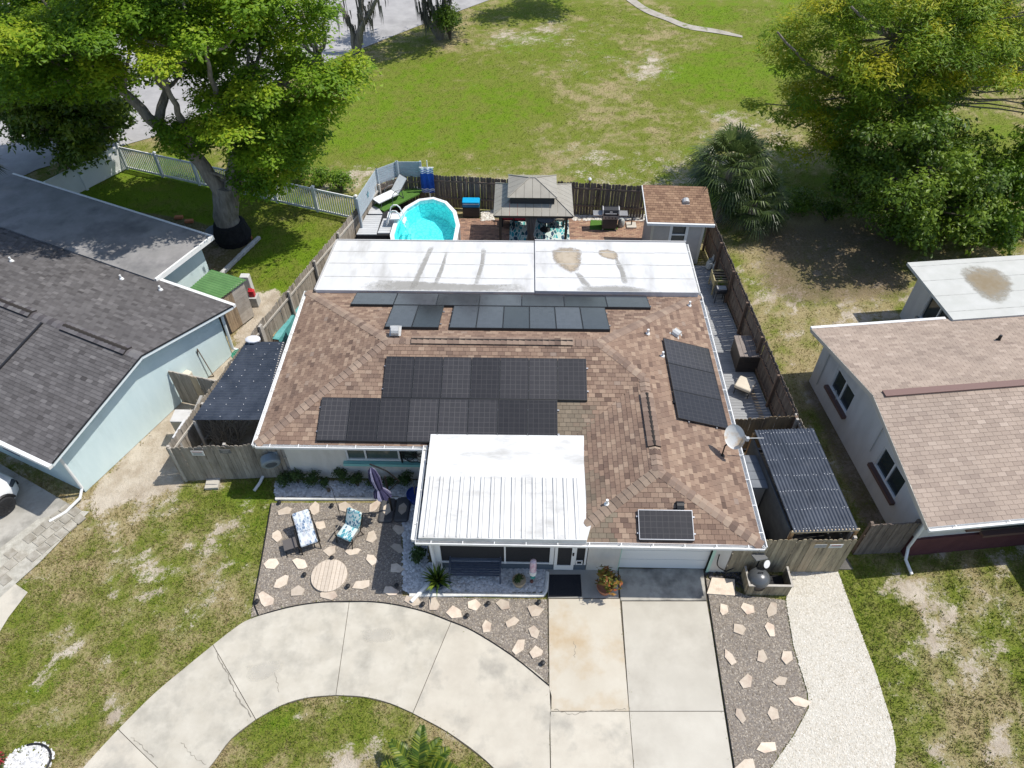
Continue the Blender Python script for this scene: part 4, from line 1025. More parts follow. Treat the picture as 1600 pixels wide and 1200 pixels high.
# ============================================================ NEIGHBOUR HOUSES
class Frame:
    """a plan frame: origin, u across, r into depth"""
    def __init__(s, o, r, u): s.o = Vector((o[0], o[1], 0)); s.r = Vector((r[0], r[1], 0)).normalized(); s.u = Vector((u[0], u[1], 0)).normalized()
    def __call__(s, a, b, z=0.0): return s.o + s.u * a + s.r * b + Vector((0, 0, z))
    def M(s): return Matrix(((s.u.x, s.r.x, 0, s.o.x), (s.u.y, s.r.y, 0, s.o.y), (0, 0, 1, 0), (0, 0, 0, 1)))
    def loc(s, p):
        d = Vector((p.x, p.y, 0)) - s.o; return d.dot(s.u), d.dot(s.r)
def gable_house(name, label, fr, S, T, zr, ze, wall_in, m_wall, mA, mO, m_cap, lowband=None, side_holes=(), rake_m=None):
    t = thing(name, label, 'house', fr(S / 2, T / 2, 0))
    M = fr.M(); w = MB()
    # side wall with its gable, front and back walls
    w0 = wall_in; t0, t1 = .5, T - .45
    def lw(a, b, c, d, z0, z1): w.box(a, b, c, d, z0, z1, M)
    zs = sorted(set([0, ze - .05] + [h[2] for h in side_holes] + [h[3] for h in side_holes])); ts = sorted(set([t0, t1] + [h[0] for h in side_holes] + [h[1] for h in side_holes]))
    for i in range(len(ts) - 1):
        for j in range(len(zs) - 1):
            ct, cz = (ts[i] + ts[i + 1]) / 2, (zs[j] + zs[j + 1]) / 2
            if any(h[0] < ct < h[1] and h[2] < cz < h[3] for h in side_holes): continue
            lw(w0, w0 + .18, ts[i], ts[i + 1], zs[j], zs[j + 1])
    k = (zr - ze) / (T / 2)
    g = [(t0, ze - .05), (t1, ze - .05), (t1, ze + k * .45 - .08), (T / 2, zr - .1), (t0, ze + k * .5 - .08)]
    vs = [M @ Vector((a, q[0], q[1])) for a in (w0, w0 + .18) for q in g]; n = len(g)
    w.add(vs, [tuple(range(n)), tuple(reversed(range(n, 2 * n)))] + [(i, i + n, (i + 1) % n + n, (i + 1) % n) for i in range(n)])
    lw(w0 + .18, S, t0, t0 + .18, lowband or 0, ze); lw(w0 + .18, S, t1 - .18, t1, 0, ze)
    w.build('wall', m_wall, t)
    dk = MB(); a, b, c, d, e, f = fr(0, 0, ze), fr(S, 0, ze), fr(S, T / 2, zr), fr(0, T / 2, zr), fr(S, T, ze), fr(0, T, ze)
    dk.add([off(p) for p in (a, b, c, d)], [(0, 1, 2, 3)]); dk.add([off(p) for p in (d, c, e, f)], [(0, 1, 2, 3)])
    dk.add([off(p, .13) for p in (a, b, c, d)], [(3, 2, 1, 0)]); dk.add([off(p, .13) for p in (d, c, e, f)], [(3, 2, 1, 0)])
    rf = dk.build('roof', M_under, t)
    up = Vector((0, 0, 1)); rk = MB()
    for p, q in ((a, d), (f, d)):
        rk.beam(p - up * .07, q - up * .07, .035, .15, tone=.5)
    rk.build('rake_board', rake_m or M_white, t)
    n1 = pnorm(a, b, c); n2 = pnorm(d, c, e)
    return t, rf, (a, b, c, d, e, f), n1, n2
GREY = [tuple(v * .8 for v in lin(c)) for c in ((84, 81, 81), (96, 93, 93), (105, 102, 102), (113, 110, 110), (124, 121, 120))]
M_gA = mat('grey_shingle_field', (.1, .1, .1), (.055, .053, .055), scale=.6, lo=.42, hi=.9, tone=True, ramp=GREY, rough=.95, bump=.4, bscale=120, spec=.15, rand=.12)
M_gO = mat('grey_shingle_single', (.1, .1, .1), (.055, .053, .055), scale=.6, lo=.42, hi=.9, objtone=True, ramp=GREY, rough=.95, bump=.4, bscale=120, spec=.15, rand=.12)
M_aqua = mat('aqua_stucco', (.56, .685, .69), (.61, .73, .73), third=(.47, .58, .585), tscale=.9, tlo=.52, thi=.85, stretch=(1.5, 1.5, .4), scale=1.5, rough=.9, bump=.7, bscale=60)
M_aquat = mat('aqua_white_trim', (.66, .72, .73), rough=.6)
E0 = P(80, 725, 2.4); EB = P(363, 478, 2.4); rr = (EB - E0); TL = math.hypot(rr.x, rr.y)
FL = Frame(E0, rr, (-rr.y, rr.x))
lh, lrf, (a, b, c, d, e, f), n1, n2 = gable_house('house', 'pale aqua stucco house with charcoal shingled gable roof left of the sandy side yard', FL, 15, TL, 3.4, 2.4, .45, M_aqua, M_gA, M_gO, None, rake_m=M_aquat)
s1, _ = FL.loc(P(62, 507, 3.4))
sl = Shingles(.26, .135); sl.face([b, a, d, c]); sl.face([f, e, c, d]); sl.build(lrf, M_gA, M_gO)
up = Vector((0, 0, 1))
cap_g = mat('grey_cap', (.1, .1, .1), objtone=True, ramp=[tuple(v * .8 for v in lin(q)) for q in ((60, 56, 58), (98, 94, 97), (120, 118, 118))], rough=.95, bump=.3, bscale=100)
ridge_caps(lrf, c, d, n1, n2, cap_g, w=.16, step=.24)
for x0, x1 in ((P(0, 487, 3.45), P(33, 500, 3.45)), (P(92, 514, 3.45), P(192, 552, 3.45))):
    s0, _ = FL.loc(x0); s2, _ = FL.loc(x1)
    if x0.x < -18: s0 = s2 + 4
    ridge_vent(FL(s2, TL / 2, 3.42), FL(s0, TL / 2, 3.42), n1, n2, .2, lrf, cap_g, .09)
# the raised left half of the front slope
st = MB(); h_ = .12
p0, p1, p2, p3 = FL(s1, .0, 2.4), FL(15, .0, 2.4), FL(15, TL / 2 - .2, 3.36), FL(s1, TL / 2 - .2, 3.36)
st.beam(p0 + n1 * .03, p3 + n1 * .03, .07, .09, up=n1); st.build('valley_flashing', mat('black_metal', (.02, .02, .022), rough=.5), lh)
dl = MB(); dl.beam(a + up * .0 + (a - d).normalized() * -.02 - FL.u * .02, d + up * .0 - FL.u * .02, .03, .05); dl.beam(f - FL.u * .02, d - FL.u * .02, .03, .05); dl.build('drip_edge', MATS['black_metal'], lh)
g_ = MB(); g_.beam(FL(-.05, -.08, 2.36), FL(15, -.08, 2.36), .13, .13); g_.beam(FL(-.05, TL + .07, 2.36), FL(3.7, TL + .07, 2.36), .13, .13); g_.build('gutter', M_gut, lh)
# rear flat roof wing
q1 = FL.loc(P(237, 443, 2.55)); q2 = FL.loc(P(327, 367, 2.55)); q3 = FL.loc(P(20, 285, 2.55))
FS, FT = (q1[0] + q2[0]) / 2, q2[1]
ML = FL.M()
wl_ = MB(); wl_.box(FS + .42, FS + .6, TL - .4, FT - .4, 0, 2.4, ML); wl_.box(FS + .6, 16, FT - .58, FT - .4, 0, 2.4, ML); wl_.build('rear_wall', M_aqua, lh)
M_flatg = mat('grey_roll_roofing', (.20, .195, .19), (.27, .26, .255), scale=1.1, detail=8, rough=.9, bump=.2, third=(.09, .09, .095), tscale=.6, tlo=.5, thi=.78)
fr_ = MB(); fr_.box(FS, 16, TL - .15, FT, 2.4, 2.52, ML); lfr = fr_.build('flat_roof', M_flatg, lh)
ef = MB(); ef.box(FS - .05, FS + .03, TL - .1, FT + .05, 2.34, 2.55, ML); ef.box(FS + .03, 16, FT - .03, FT + .05, 2.34, 2.55, ML); ef.build('fascia', M_white, lh)
for k, (x, y) in enumerate(((18, 408), (190, 436), (251, 453))):
    p = PP(x, y, Vector(f) + n2 * .02, n2); MB().lathe([(.1, -.03), (.07, .05), (.04, .07), (.04, .2)], p, 8).build('vent_pipe', M_white, lh)
# front wall: navy window and shutters under the front eave
M_navy = mat('navy_paint', (.018, .035, .105), rough=.6)
for (s0, s2, z0, z1, nm) in ((2.35, 2.75, .95, 2.05, 'shutter'), (2.8, 3.6, 1.15, 2.0, 'window'), (3.7, 4.1, .95, 2.05, 'shutter'), (5.6, 6.0, .95, 2.05, 'shutter')):
    o = MB().box(s0, s2, .44, .497, z0, z1, ML).build(nm, M_navy if nm == 'shutter' else M_frw, lh)
    if nm == 'window': MB().box(s0 + .05, s2 - .05, .425, .438, z0 + .05, z1 - .05, ML).build('pane', M_glass, o)
MB().box(2.8, 3.6, .30, .44, .92, 1.1, ML).build('window_box', M_navy, lh)
downspout('white downspout with a splayed foot at the corner of the aqua house', [FL(.35, .42, 2.2), FL(.37, .45, .35), FL(.3, .2, .14), FL(.35, -.4, .06), FL(.55, -.9, .05)], .05)
downspout('pale aqua downspout at the rear corner of the aqua house beside the plank shed', [FL(.1, TL + .02, 2.3), FL(.36, TL - .35, 2.05), FL(.4, TL - .38, .3), FL(.2, TL - .2, .1), FL(-.25, TL + .25, .06)], .06, M_aquat)
# vent box and wall scribble pipes
vb_ = P(293, 588); 
t = thing('dryer_vent', 'cream vent hood on the aqua house wall behind the short fence', 'vent', (0, 0, 0)); sv, tv = FL.loc(P(300, 592, .9)); 
ORG[t.name] = FL(.44, tv, 0); t.location = FL(.44, tv, 0)
M_cream = mat('cream_plastic', (.60, .56, .45), rough=.6)
mb = MB(); mb.rbox(FL(.30, tv, .95), .3, .36, .36, .06, math.atan2(FL.u.y, FL.u.x)); mb.build('hood', M_cream, t); MB().tube([FL(.28, tv, .8), FL(.2, tv - .05, .5), FL(.18, tv - .15, .25)], .07, 8).build('duct', M_cream, t)

# ---- right neighbour
TAN = [tuple(v * .70 for v in lin(q)) for q in ((171, 153, 140), (180, 162, 148), (187, 169, 154), (192, 174, 159), (199, 182, 167))]
M_tA = mat('tan_shingle_field', (.1, .1, .1), (.20, .165, .14), scale=.6, lo=.45, hi=.95, tone=True, ramp=TAN, rough=.95, bump=.4, bscale=120, spec=.15, rand=.1)
M_tO = mat('tan_shingle_single', (.1, .1, .1), (.20, .165, .14), scale=.6, lo=.45, hi=.95, objtone=True, ramp=TAN, rough=.95, bump=.4, bscale=120, spec=.15, rand=.1)
M_wst = mat('offwhite_stucco', (.62, .61, .585), (.57, .56, .535), third=(.46, .45, .42), tscale=.9, tlo=.5, thi=.85, stretch=(1.5, 1.5, .4), scale=2, rough=.9, bump=.7, bscale=60)
F0 = P(1450, 824, 2.4); FB_ = P(1268, 514, 2.4); rr = FB_ - F0; TR = math.hypot(rr.x, rr.y)
FRR = Frame(F0, rr, (rr.y, -rr.x))
def wloc(x, y, s):           # (t, z) on the side wall plane of the right house
    nn_ = FRR.u; p = PP(x, y, FRR(s, 0, 0), nn_); return FRR.loc(p)[1], p.z
wa = [wloc(1313, 585, .45), wloc(1330, 625, .45)]; wb = [wloc(1392, 715, .45), wloc(1412, 765, .45)]
holes = [(wa[1][0] - .05, wa[0][0] + .25, 1.0, 2.0), (wb[1][0] + .1, wb[0][0] + .45, 1.0, 2.0)]
rh, rrf, (a, b, c, d, e, f), n1, n2 = gable_house('house', 'off white stucco house with tan shingled gable roof and maroon base at the right', FRR, 15, TR, 3.4, 2.4, .45, M_wst, M_tA, M_tO, None, lowband=.95, side_holes=holes, rake_m=mat('tan_trim', (.5, .46, .39), rough=.7))
sr_ = Shingles(.29, .15, .016); sr_.face([a, b, c, d]); sr_.face([e, f, d, c]); sr_.build(rrf, M_tA, M_tO)
ML2 = FRR.M()
M_fl3 = mat('pale_roll_roofing', (.44, .445, .415), (.50, .50, .475), scale=1.3, detail=6, rough=.85, third=(.44, .44, .41), tscale=.8, bump=.1)
M_brn = mat('brown_metal', (.13, .075, .062), rough=.55)
for h in holes:
    wo = MB(); wo.box(.47, .53, h[0] - .02, h[1] + .02, h[2] - .02, h[2] + .05, ML2); wo.box(.47, .53, h[0] - .02, h[1] + .02, h[3] - .05, h[3] + .02, ML2)
    for tt in (h[0], (h[0] + h[1]) / 2, h[1]): wo.box(.475, .525, tt - .03, tt + .03, h[2] + .05, h[3] - .05, ML2)
    w_ = wo.build('window', M_frw, rh); MB().box(.53, .545, h[0], h[1], h[2], h[3], ML2).build('pane', M_glass, w_)
    MB().box(.30, .45, h[0] - .12, h[1] + .12, .86, .99, ML2).build('sill', M_brn, w_)
cd_ = MB(); cd_.tube([FRR(.42, TR / 2 - .6, 2.9), FRR(.42, TR / 2 - .6, 1.2)], .014, 5); cd_.tube([FRR(.42, TR - 1.0, 2.2), FRR(.42, TR - 1.0, .4)], .02, 5); cd_.tube([FRR(.42, TR - 2.4, .9), FRR(.40, TR - 2.2, 1.3), FRR(.42, TR - 2.0, 1.1)], .015, 5); cd_.build('conduit', M_galv, rh)
rv = MB(); pa, pb = FRR(.35, TR / 2, 3.44), FRR(15, TR / 2, 3.44); rv.beam(pa, pb, .26, .05); rv.build('ridge_vent', mat('rust_brown', (.17, .10, .085), rough=.6), rh)
lb = MB(); lb.box(.45 + .18, 15, .42, .7, 0, .95, ML2); lb.box(.44, .63, .42, .7, 0, .95, ML2); lb.build('base_wall', mat('maroon_paint', (.085, .028, .032), (.11, .04, .042), scale=3, rough=.8, bump=.4), rh)
fw = MB(); fw.box(.45, .63, .48, .52, .95, 2.35, ML2); fw.build('corner_trim', M_wst, rh)
for s0, s2, nm in ((2.0, 2.45, 'shutter'), (2.5, 4.2, 'awning'), (4.25, 4.7, 'shutter')):
    if nm == 'shutter': MB().box(s0, s2, .42, .49, 1.15, 2.15, ML2).build(nm, M_brn, rh)
    else:
        o = MB().box(s0, s2, .44, .49, 1.15, 2.15, ML2).build('window', M_glass, rh); MB().box(s0, s2, .25, .44, 1.02, 1.13, ML2).build('sill', M_brn, o)
gw = MB(); gw.box(5.4, 15, -2.6, .42, 0, 2.4, ML2); gw.build('front_wing', M_wst, rh); gw = MB(); gw.box(5.0, 15, -3.0, -.05, 2.4, 2.5, ML2); gw.build('wing_roof', M_fl3, rh)
gutter(rh, [(FRR(0, -.01, 2.39), FRR(15, -.01, 2.39), FRR.r)], M_gut, None, 1.6)
gb = MB(); gb.beam(FRR(0, TR + .05, 2.38), FRR(5.3, TR + .05, 2.38), .12, .12); gb.build('gutter', M_gut, rh)
q1 = FRR.loc(P(1500, 508, 2.55)); q2 = FRR.loc(P(1415, 410, 2.55)); GS = (q1[0] + q2[0]) / 2; GT = q2[1]
rfl = MB().box(GS, 16, TR - .2, GT, 2.42, 2.54, ML2).build('flat_roof', M_fl3, rh)
for k in range(4):
    tt = TR + .25 + k * .95
    sm = MB()
    sm.box(GS + .02, 16, tt, tt + .03, 2.538, 2.546, ML2); sm.build('seam', mat('dark_seam', (.30, .30, .28), (.46, .46, .43), scale=4, rough=.9), rfl)
soft_stain(rfl, px((1495, 420), (1520, 412), (1565, 420), (1588, 440), (1580, 468), (1550, 476), (1525, 460), (1505, 442), z=2.54), soft_mat('roof_stain', (.36, .35, .31), (.25, .20, .13), .9, 3), lambda y: 2.552)
rwl = MB(); s_ = GS + .45; rwl.box(s_, s_ + .18, TR - .3, GT - .45, 0, .85, ML2); t1, z1 = TR + .35, 1.0
rwl.box(s_, s_ + .18, TR - .3, TR + .3, .85, 2.42, ML2); rwl.box(s_, s_ + .18, TR + 1.9, GT - .45, .85, 2.42, ML2); rwl.box(s_, s_ + .18, TR + .3, TR + 1.9, 2.2, 2.42, ML2); rwl.box(s_ + .18, 16, GT - .63, GT - .45, 0, 2.42, ML2)
rwl.build('rear_wall', M_wst, rh)
wo = MB(); 
for tt in (TR + .3, TR + 1.1, TR + 1.9): wo.box(s_ + .02, s_ + .1, tt - .03, tt + .03, .85, 2.2, ML2)
wo.box(s_ + .02, s_ + .1, TR + .33, TR + 1.87, .85, .9, ML2); w_ = wo.build('window', M_frw, rh); MB().box(s_ + .1, s_ + .12, TR + .3, TR + 1.9, .85, 2.2, ML2).build('pane', M_glass, w_)
MB().box(s_ - .1, s_, TR + .2, TR + 2.0, .74, .84, ML2).build('sill', mat('stone_sill', (.33, .31, .27), rough=.9), w_)
p = PP(1560, 531, Vector(d) + n2 * .02, n2); MB().lathe([(.1, -.03), (.06, .05), (.05, .22)], p, 8).build('vent_pipe', M_black, rh)
downspout('white downspout with a bent foot at the corner of the tan roofed house', [FRR(.28, .1, 2.3), FRR(.38, .42, 2.1), FRR(.4, .44, .5), FRR(.32, .2, .2), FRR(.35, -.25, .06)], .05)
NOGRASS += [[tuple(FL(a_, b_, 0)[:2]) for a_, b_ in ((.4, .4), (16, .4), (16, FT), (FS, FT), (FS, TL), (.4, TL))], [tuple(FRR(a_, b_, 0)[:2]) for a_, b_ in ((.4, .4), (16, .4), (16, GT), (GS, GT), (GS, TR), (.4, TR))]]

# ============================================================ FENCES
M_wood = mat('weathered_board', (.26, .225, .18), (.34, .30, .25), scale=3, detail=6, stretch=(6, 6, 1), rough=.9, bump=.4, bscale=30, third=(.15, .125, .10), tscale=1.2, tlo=.52, thi=.75, rand=.2)
M_woodd = mat('dark_fence_board', (.125, .10, .085), (.18, .15, .125), scale=3, detail=6, stretch=(6, 6, 1), rough=.9, bump=.4, bscale=30, third=(.075, .062, .055), tscale=1.4, tlo=.5, thi=.75, rand=.22)
M_woodn = mat('fresh_board', (.38, .30, .20), (.46, .37, .25), scale=3, detail=6, stretch=(6, 6, 1), rough=.85, bump=.3, bscale=30, rand=.1)
M_rail = mat('grey_rail', (.37, .34, .30), (.45, .42, .37), scale=3, stretch=(2, 2, 4), rough=.9, bump=.3)
M_raild = mat('dark_rail', (.13, .10, .08), (.19, .15, .12), scale=3, rough=.9, bump=.3)
M_vinyl = mat('white_vinyl', (.74, .745, .74), (.70, .705, .70), scale=2, rough=.4)
def fence(label, a, b, h=1.85, pw=.14, gap=.008, m=None, mrail=None, rail_side=1, rails=(.3, 1.0, 1.6), post_gap=2.4, dog=True, group=None, fresh=(), post=True, base=.03, pt=.018, cat='fence'):
    a = Vector((a[0], a[1], 0)); b = Vector((b[0], b[1], 0)); d = b - a; L_ = d.length
    t = thing('fence', label, cat, a, math.atan2(d.y, d.x), group)
    mesh = []
    for dh in (0, .02, -.03):
        mb = MB(); hh = h + dh
        prof = [(0, base), (pw, base), (pw, hh - .04), (pw - .035, hh), (.035, hh), (0, hh - .04)] if dog else [(0, base), (pw, base), (pw, hh), (0, hh)]
        mb.loft([[Vector((x, y, z)) for x, z in prof] for y in (0, pt)], True); me = mb.mesh('picket'); me.materials.append(m or M_wood); mesh.append(me)
    mf = mesh[0].copy(); mf.materials.clear(); mf.materials.append(M_woodn)
    n = int(L_ / (pw + gap))
    for i in range(n):
        o = bpy.data.objects.new('picket', mf if i in fresh else random.choice(mesh)); link(o, t)
        o.location = (i * (pw + gap), random.uniform(-.004, .004), 0); o.rotation_euler = (random.uniform(-.008, .008), random.uniform(-.006, .006), 0)
    for z in rails:
        MB().box(0, L_, *((.02, .06) if rail_side > 0 else (-.045, -.006)), z, z + .09).build('rail', mrail or M_rail, t, local=True)
    if post:
        k = max(1, round(L_ / post_gap)); pm = MB().box(-.045, .045, *((.06, .15) if rail_side > 0 else (-.14, -.046)), 0, h - .02).mesh('post'); pm.materials.append(mrail or M_rail)
        for i in range(k + 1):
            o = bpy.data.objects.new('post', pm); link(o, t); o.location = (min(max(i * L_ / k, .05), L_ - .05), 0, 0)
    return t
f_a = P(590, 289, 1.75); f_b = P(402, 507, 1.85); f_c = P(258, 700, 1.85); f_d = P(441, 747, 0)
f_d = Vector((-7.95, f_c.y + .25, 0))
fence('weathered board fence along the left lot line, house side with grey rails', f_a, f_b, rail_side=1, rails=(.35, 1.45), mrail=M_rail)
fence('weathered board fence run beside the black corrugated lean-to on the left', f_b, f_c, rail_side=1, rails=(.35, 1.45))
fence('weathered board fence and gate facing the street at the left front corner', f_c, f_d, h=1.85, m=M_wood, rail_side=1)
s_a = PP(257, 577, FL(.45, 0, 0), FL.u); s_b = f_b + (f_c - f_b) * .42
fence('short board fence between the aqua house and the lot line, one fresh board', FL(.4, FL.loc(P(278, 626))[1], 0), Vector((s_b.x, s_b.y - .4, 0)), h=1.7, rail_side=1, fresh=(6, 7), post=False)
f_e = P(627, 276, 1.75); f_f = P(658, 275, 1.75); f_g = P(1012, 291, 1.85)
fence('dark board fence bending round the pool corner behind the lounge chair', f_a, f_e, h=1.75, m=M_woodd, mrail=M_raild, rail_side=-1, rails=(.3, 1.4))
fence('short dark board fence behind the pool under the grey slatted screen', f_e, f_f, h=1.75, m=M_woodd, mrail=M_raild, rail_side=-1, rails=(.3, 1.4))
fence('dark brown board fence along the back behind the gazebo and grill', f_f, f_g, m=M_woodd, mrail=M_raild, rail_side=-1, rails=(.55, 1.5))
f_h = P(1113, 338, 1.85); f_i = P(1250, 652, 1.85); f_j = P(1338, 832, 1.85)
fence('dark board fence with tall posts along the grey side deck', f_h, f_i, m=M_woodd, mrail=mat('brown_post', (.11, .075, .055), (.16, .11, .08), scale=4, rough=.9), rail_side=-1, rails=(.25, 1.0, 1.65), post_gap=2.1)
fence('board fence beside the right corrugated lean-to, seen from above', f_i, f_j, m=M_wood, rail_side=-1)
p0 = P(1143, 657, 1.8); p1 = P(1249, 650, 1.8)
fence('brown board cross fence between the side deck and the lean-to', (6.5, p0.y), p1, h=1.8, m=mat('brown_board', (.20, .145, .085), (.27, .20, .12), scale=3, stretch=(6, 6, 1), rough=.9, bump=.4, third=(.13, .10, .07), tscale=1.2, rand=.15), rail_side=1)
p0 = P(1137, 895); p1 = P(1309, 894)
fence('weathered board gate fence at the right front with two pale fresh boards', (6.5, p0.y), p1, h=1.9, m=mat('front_board', (.27, .225, .15), (.37, .31, .21), scale=3, detail=6, stretch=(6, 6, 1), rough=.9, bump=.4, third=(.17, .14, .10), tscale=1.2, rand=.2), rail_side=1, fresh=(15, 16, 19))
p2 = P(1334, 872); p3 = FRR(.4, .55, 0)
fence('dark weathered board fence between the lean-to and the tan roofed house', (p2.x, p2.y + .1), p3, h=1.75, m=M_woodd, mrail=M_raild, rail_side=1, pw=.11)
# white vinyl fence: picket run and solid run
v0 = P(178, 262); v1 = P(552, 338)
v0 = P(183, 226, 1.45); v1 = P(556, 310, 1.3)
def vinyl(label, a, b, h, solid=False):
    a = Vector((a[0], a[1], 0)); b = Vector((b[0], b[1], 0)); d = b - a; L_ = d.length; t = thing('vinyl_fence', label, 'fence', a, math.atan2(d.y, d.x))
    n = round(L_ / 2.35); st = L_ / n
    pm = MB(); pm.box(-.06, .06, -.06, .06, 0, h + .08); pme = pm.mesh('post'); pme.materials.append(M_vinyl)
    cm = MB(); cm.loft([[Vector((sx * k, sy * k, z)) for sx, sy in ((-1, -1), (1, -1), (1, 1), (-1, 1))] for k, z in ((.08, h + .08), (.08, h + .11), (.02, h + .17))], True); cme = cm.mesh('post_cap'); cme.materials.append(M_vinyl)
    km = MB().box(-.027, .027, -.012, .012, .12, h - .03).mesh('picket'); km.materials.append(M_vinyl)
    for i in range(n + 1):
        o = bpy.data.objects.new('post', pme); link(o, t); o.location = (i * st, 0, 0); c_ = bpy.data.objects.new('post_cap', cme); link(c_, o)
    for i in range(n):
        x0, x1 = i * st + .06, (i + 1) * st - .06
        MB().box(x0, x1, -.025, .025, .06, .17).build('rail', M_vinyl, t, local=True); MB().box(x0, x1, -.025, .025, h - .1, h).build('rail', M_vinyl, t, local=True)
        if solid: MB().box(x0, x1, -.01, .01, .17, h - .1).build('panel', M_vinyl, t, local=True)
        else:
            k = int((x1 - x0) / .135)
            for j in range(k):
                o = bpy.data.objects.new('picket', km); link(o, t); o.location = (x0 + (j + .5) * (x1 - x0) / k, 0, 0)
vinyl('white vinyl picket fence with capped posts along the back of the left yard', v0, v1, 1.35)
v2 = P(48, 292, 1.45)
vinyl('white vinyl privacy fence with solid panels beside the street', v2, v0, 1.4, True)

# ============================================================ LEAN-TOS AND SHEDS
def corrugated(name, parent, c00, c10, c11, c01, m, pitch=.085, amp=.018, th=.006, kind=None):
    """waves run from edge c00-c10 to edge c01-c11 (ridges parallel to c00->c01)"""
    c00, c10, c11, c01 = (Vector(q) for q in (c00, c10, c11, c01)); L_ = (c10 - c00).length; n = int(L_ / pitch) * 6
    nrm = (c10 - c00).cross(c01 - c00).normalized()
    if nrm.z < 0: nrm = -nrm
    mb = MB(); vs = []
    for k in range(n + 1):
        f_ = k / n; z = amp * math.sin(2 * math.pi * k / 6)
        a_, b_ = c00.lerp(c10, f_), c01.lerp(c11, f_); vs += [a_ + nrm * z, b_ + nrm * z, a_ + nrm * (z - th), b_ + nrm * (z - th)]
    fs = []
    for k in range(n):
        o = k * 4; fs += [(o, o + 4, o + 5, o + 1), (o + 2, o + 3, o + 7, o + 6), (o, o + 2, o + 6, o + 4), (o + 1, o + 5, o + 7, o + 3)]
    fs += [(0, 1, 3, 2), (n * 4, n * 4 + 2, n * 4 + 3, n * 4 + 1)]
    mb.add(vs, fs); return mb.build(name, m, parent, smooth=True)
M_corb = mat('black_corrugated', (.03, .037, .05), (.062, .072, .092), scale=1.6, detail=7, rough=.34, spec=.6, third=(.085, .09, .10), tscale=2.4, tlo=.6, thi=.8)
M_timb = mat('orange_timber', (.36, .20, .09), (.44, .26, .12), scale=4, stretch=(4, 4, 1), rough=.8, bump=.3)
M_screw = mat('screw_washer', (.62, .62, .62), rough=.4)
def screws(parent, c00, c10, c11, c01, n, rows):
    c00, c10, c11, c01 = (Vector(q) for q in (c00, c10, c11, c01)); m_ = MB()
    m_.lathe([(.015, 0), (.015, .006), (.009, .010), (.008, .014)], (0, 0, 0), 6); me = m_.mesh('screw'); me.materials.append(M_screw)
    for r_ in rows:
        for k in range(n):
            if random.random() < .3: continue
            p = c00.lerp(c10, (k + .5) / n).lerp(c01.lerp(c11, (k + .5) / n), r_ + random.uniform(-.006, .006))
            o = bpy.data.objects.new('screw', me); link(o, parent); o.location = p + Vector((0, 0, .018)) - ORG[parent.name]
# left lean-to
la = P(300, 656, 2.05); lb_ = P(413, 656, 2.3); lc = P(445, 534, 2.35); ld = P(385, 534, 2.1)
lt = thing('lean_to', 'black corrugated lean-to roof between the left fence and the brown roof', 'lean-to', (-9.6, 18, 0))
lr = corrugated('roof', lt, la, ld, lc, lb_, M_corb, .12)
screws(lr, la, ld, lc, lb_, 14, (.12, .37, .63, .88))
po = MB()
for q, h_ in ((la, 2.0), (ld, 2.05), (la.lerp(ld, .5), 2.02)): po.box(q.x + .02, q.x + .1, q.y - .04, q.y + .04, 0, h_)
po.beam(la + Vector((.06, 0, -.06)), ld + Vector((.06, 0, -.06)), .05, .09); po.beam(lb_ + Vector((-.06, 0, -.06)), lc + Vector((-.06, 0, -.06)), .05, .09); po.build('timber_frame', M_rail, lt)
# right lean-to
ra = P(1241, 832, 2.15); rb = P(1342, 828, 2.1); rc = P(1271, 669, 2.2); rd = P(1179, 672, 2.25)
rt = thing('lean_to', 'black corrugated lean-to on orange timber posts at the right of the house', 'lean-to', ((ra.x + rc.x) / 2, (ra.y + rc.y) / 2, 0))
rr_ = corrugated('roof', rt, ra, rb, rc, rd, M_corb, .105)
screws(rr_, ra, rb, rc, rd, 22, (.03, .2, .37, .52, .68, .84, .96))
for q in (ra, rb, rc, rd):
    sg = 1 if q.y < 14 else -1; MB().box(q.x - .045, q.x + .045, min(q.y + sg * .03, q.y + sg * .12), max(q.y + sg * .03, q.y + sg * .12), 0, q.z - .09).build('post', M_timb, rt)
MB().beam(ra + Vector((-.05, .05, -.06)), rb + Vector((.05, .05, -.06)), .04, .1).build('header', mat('pale_timber', (.50, .40, .26), rough=.8), rt)
M_bluegrey = mat('blue_grey_panel', (.13, .145, .165), (.17, .185, .205), scale=3, rough=.7)
wl2 = MB(); q0, q1 = ra + Vector((-.02, .2, 0)), rd + Vector((-.02, -.1, 0)); dn = (q1 - q0); dn.z = 0
wl2.beam(Vector((q0.x, q0.y, 1.0)), Vector((q1.x, q1.y, 1.0)), .04, 2.0); wl2.build('side_panel', mat('dark_panel', (.085, .09, .095), (.12, .125, .13), scale=4, rough=.8), rt)
yard = [(6.47, P(1137, 895).y + .1), (P(1330, 880).x, P(1309, 894).y + .1), (f_i.x - .1, f_i.y), (6.47, P(1143, 657, 1.8).y - .1)]; HARD.append(yard); sheet('side_yard_paving', yard, mat('dark_paving', (.10, .095, .085), (.16, .15, .135), scale=2, rough=.95, bump=.4), .015)
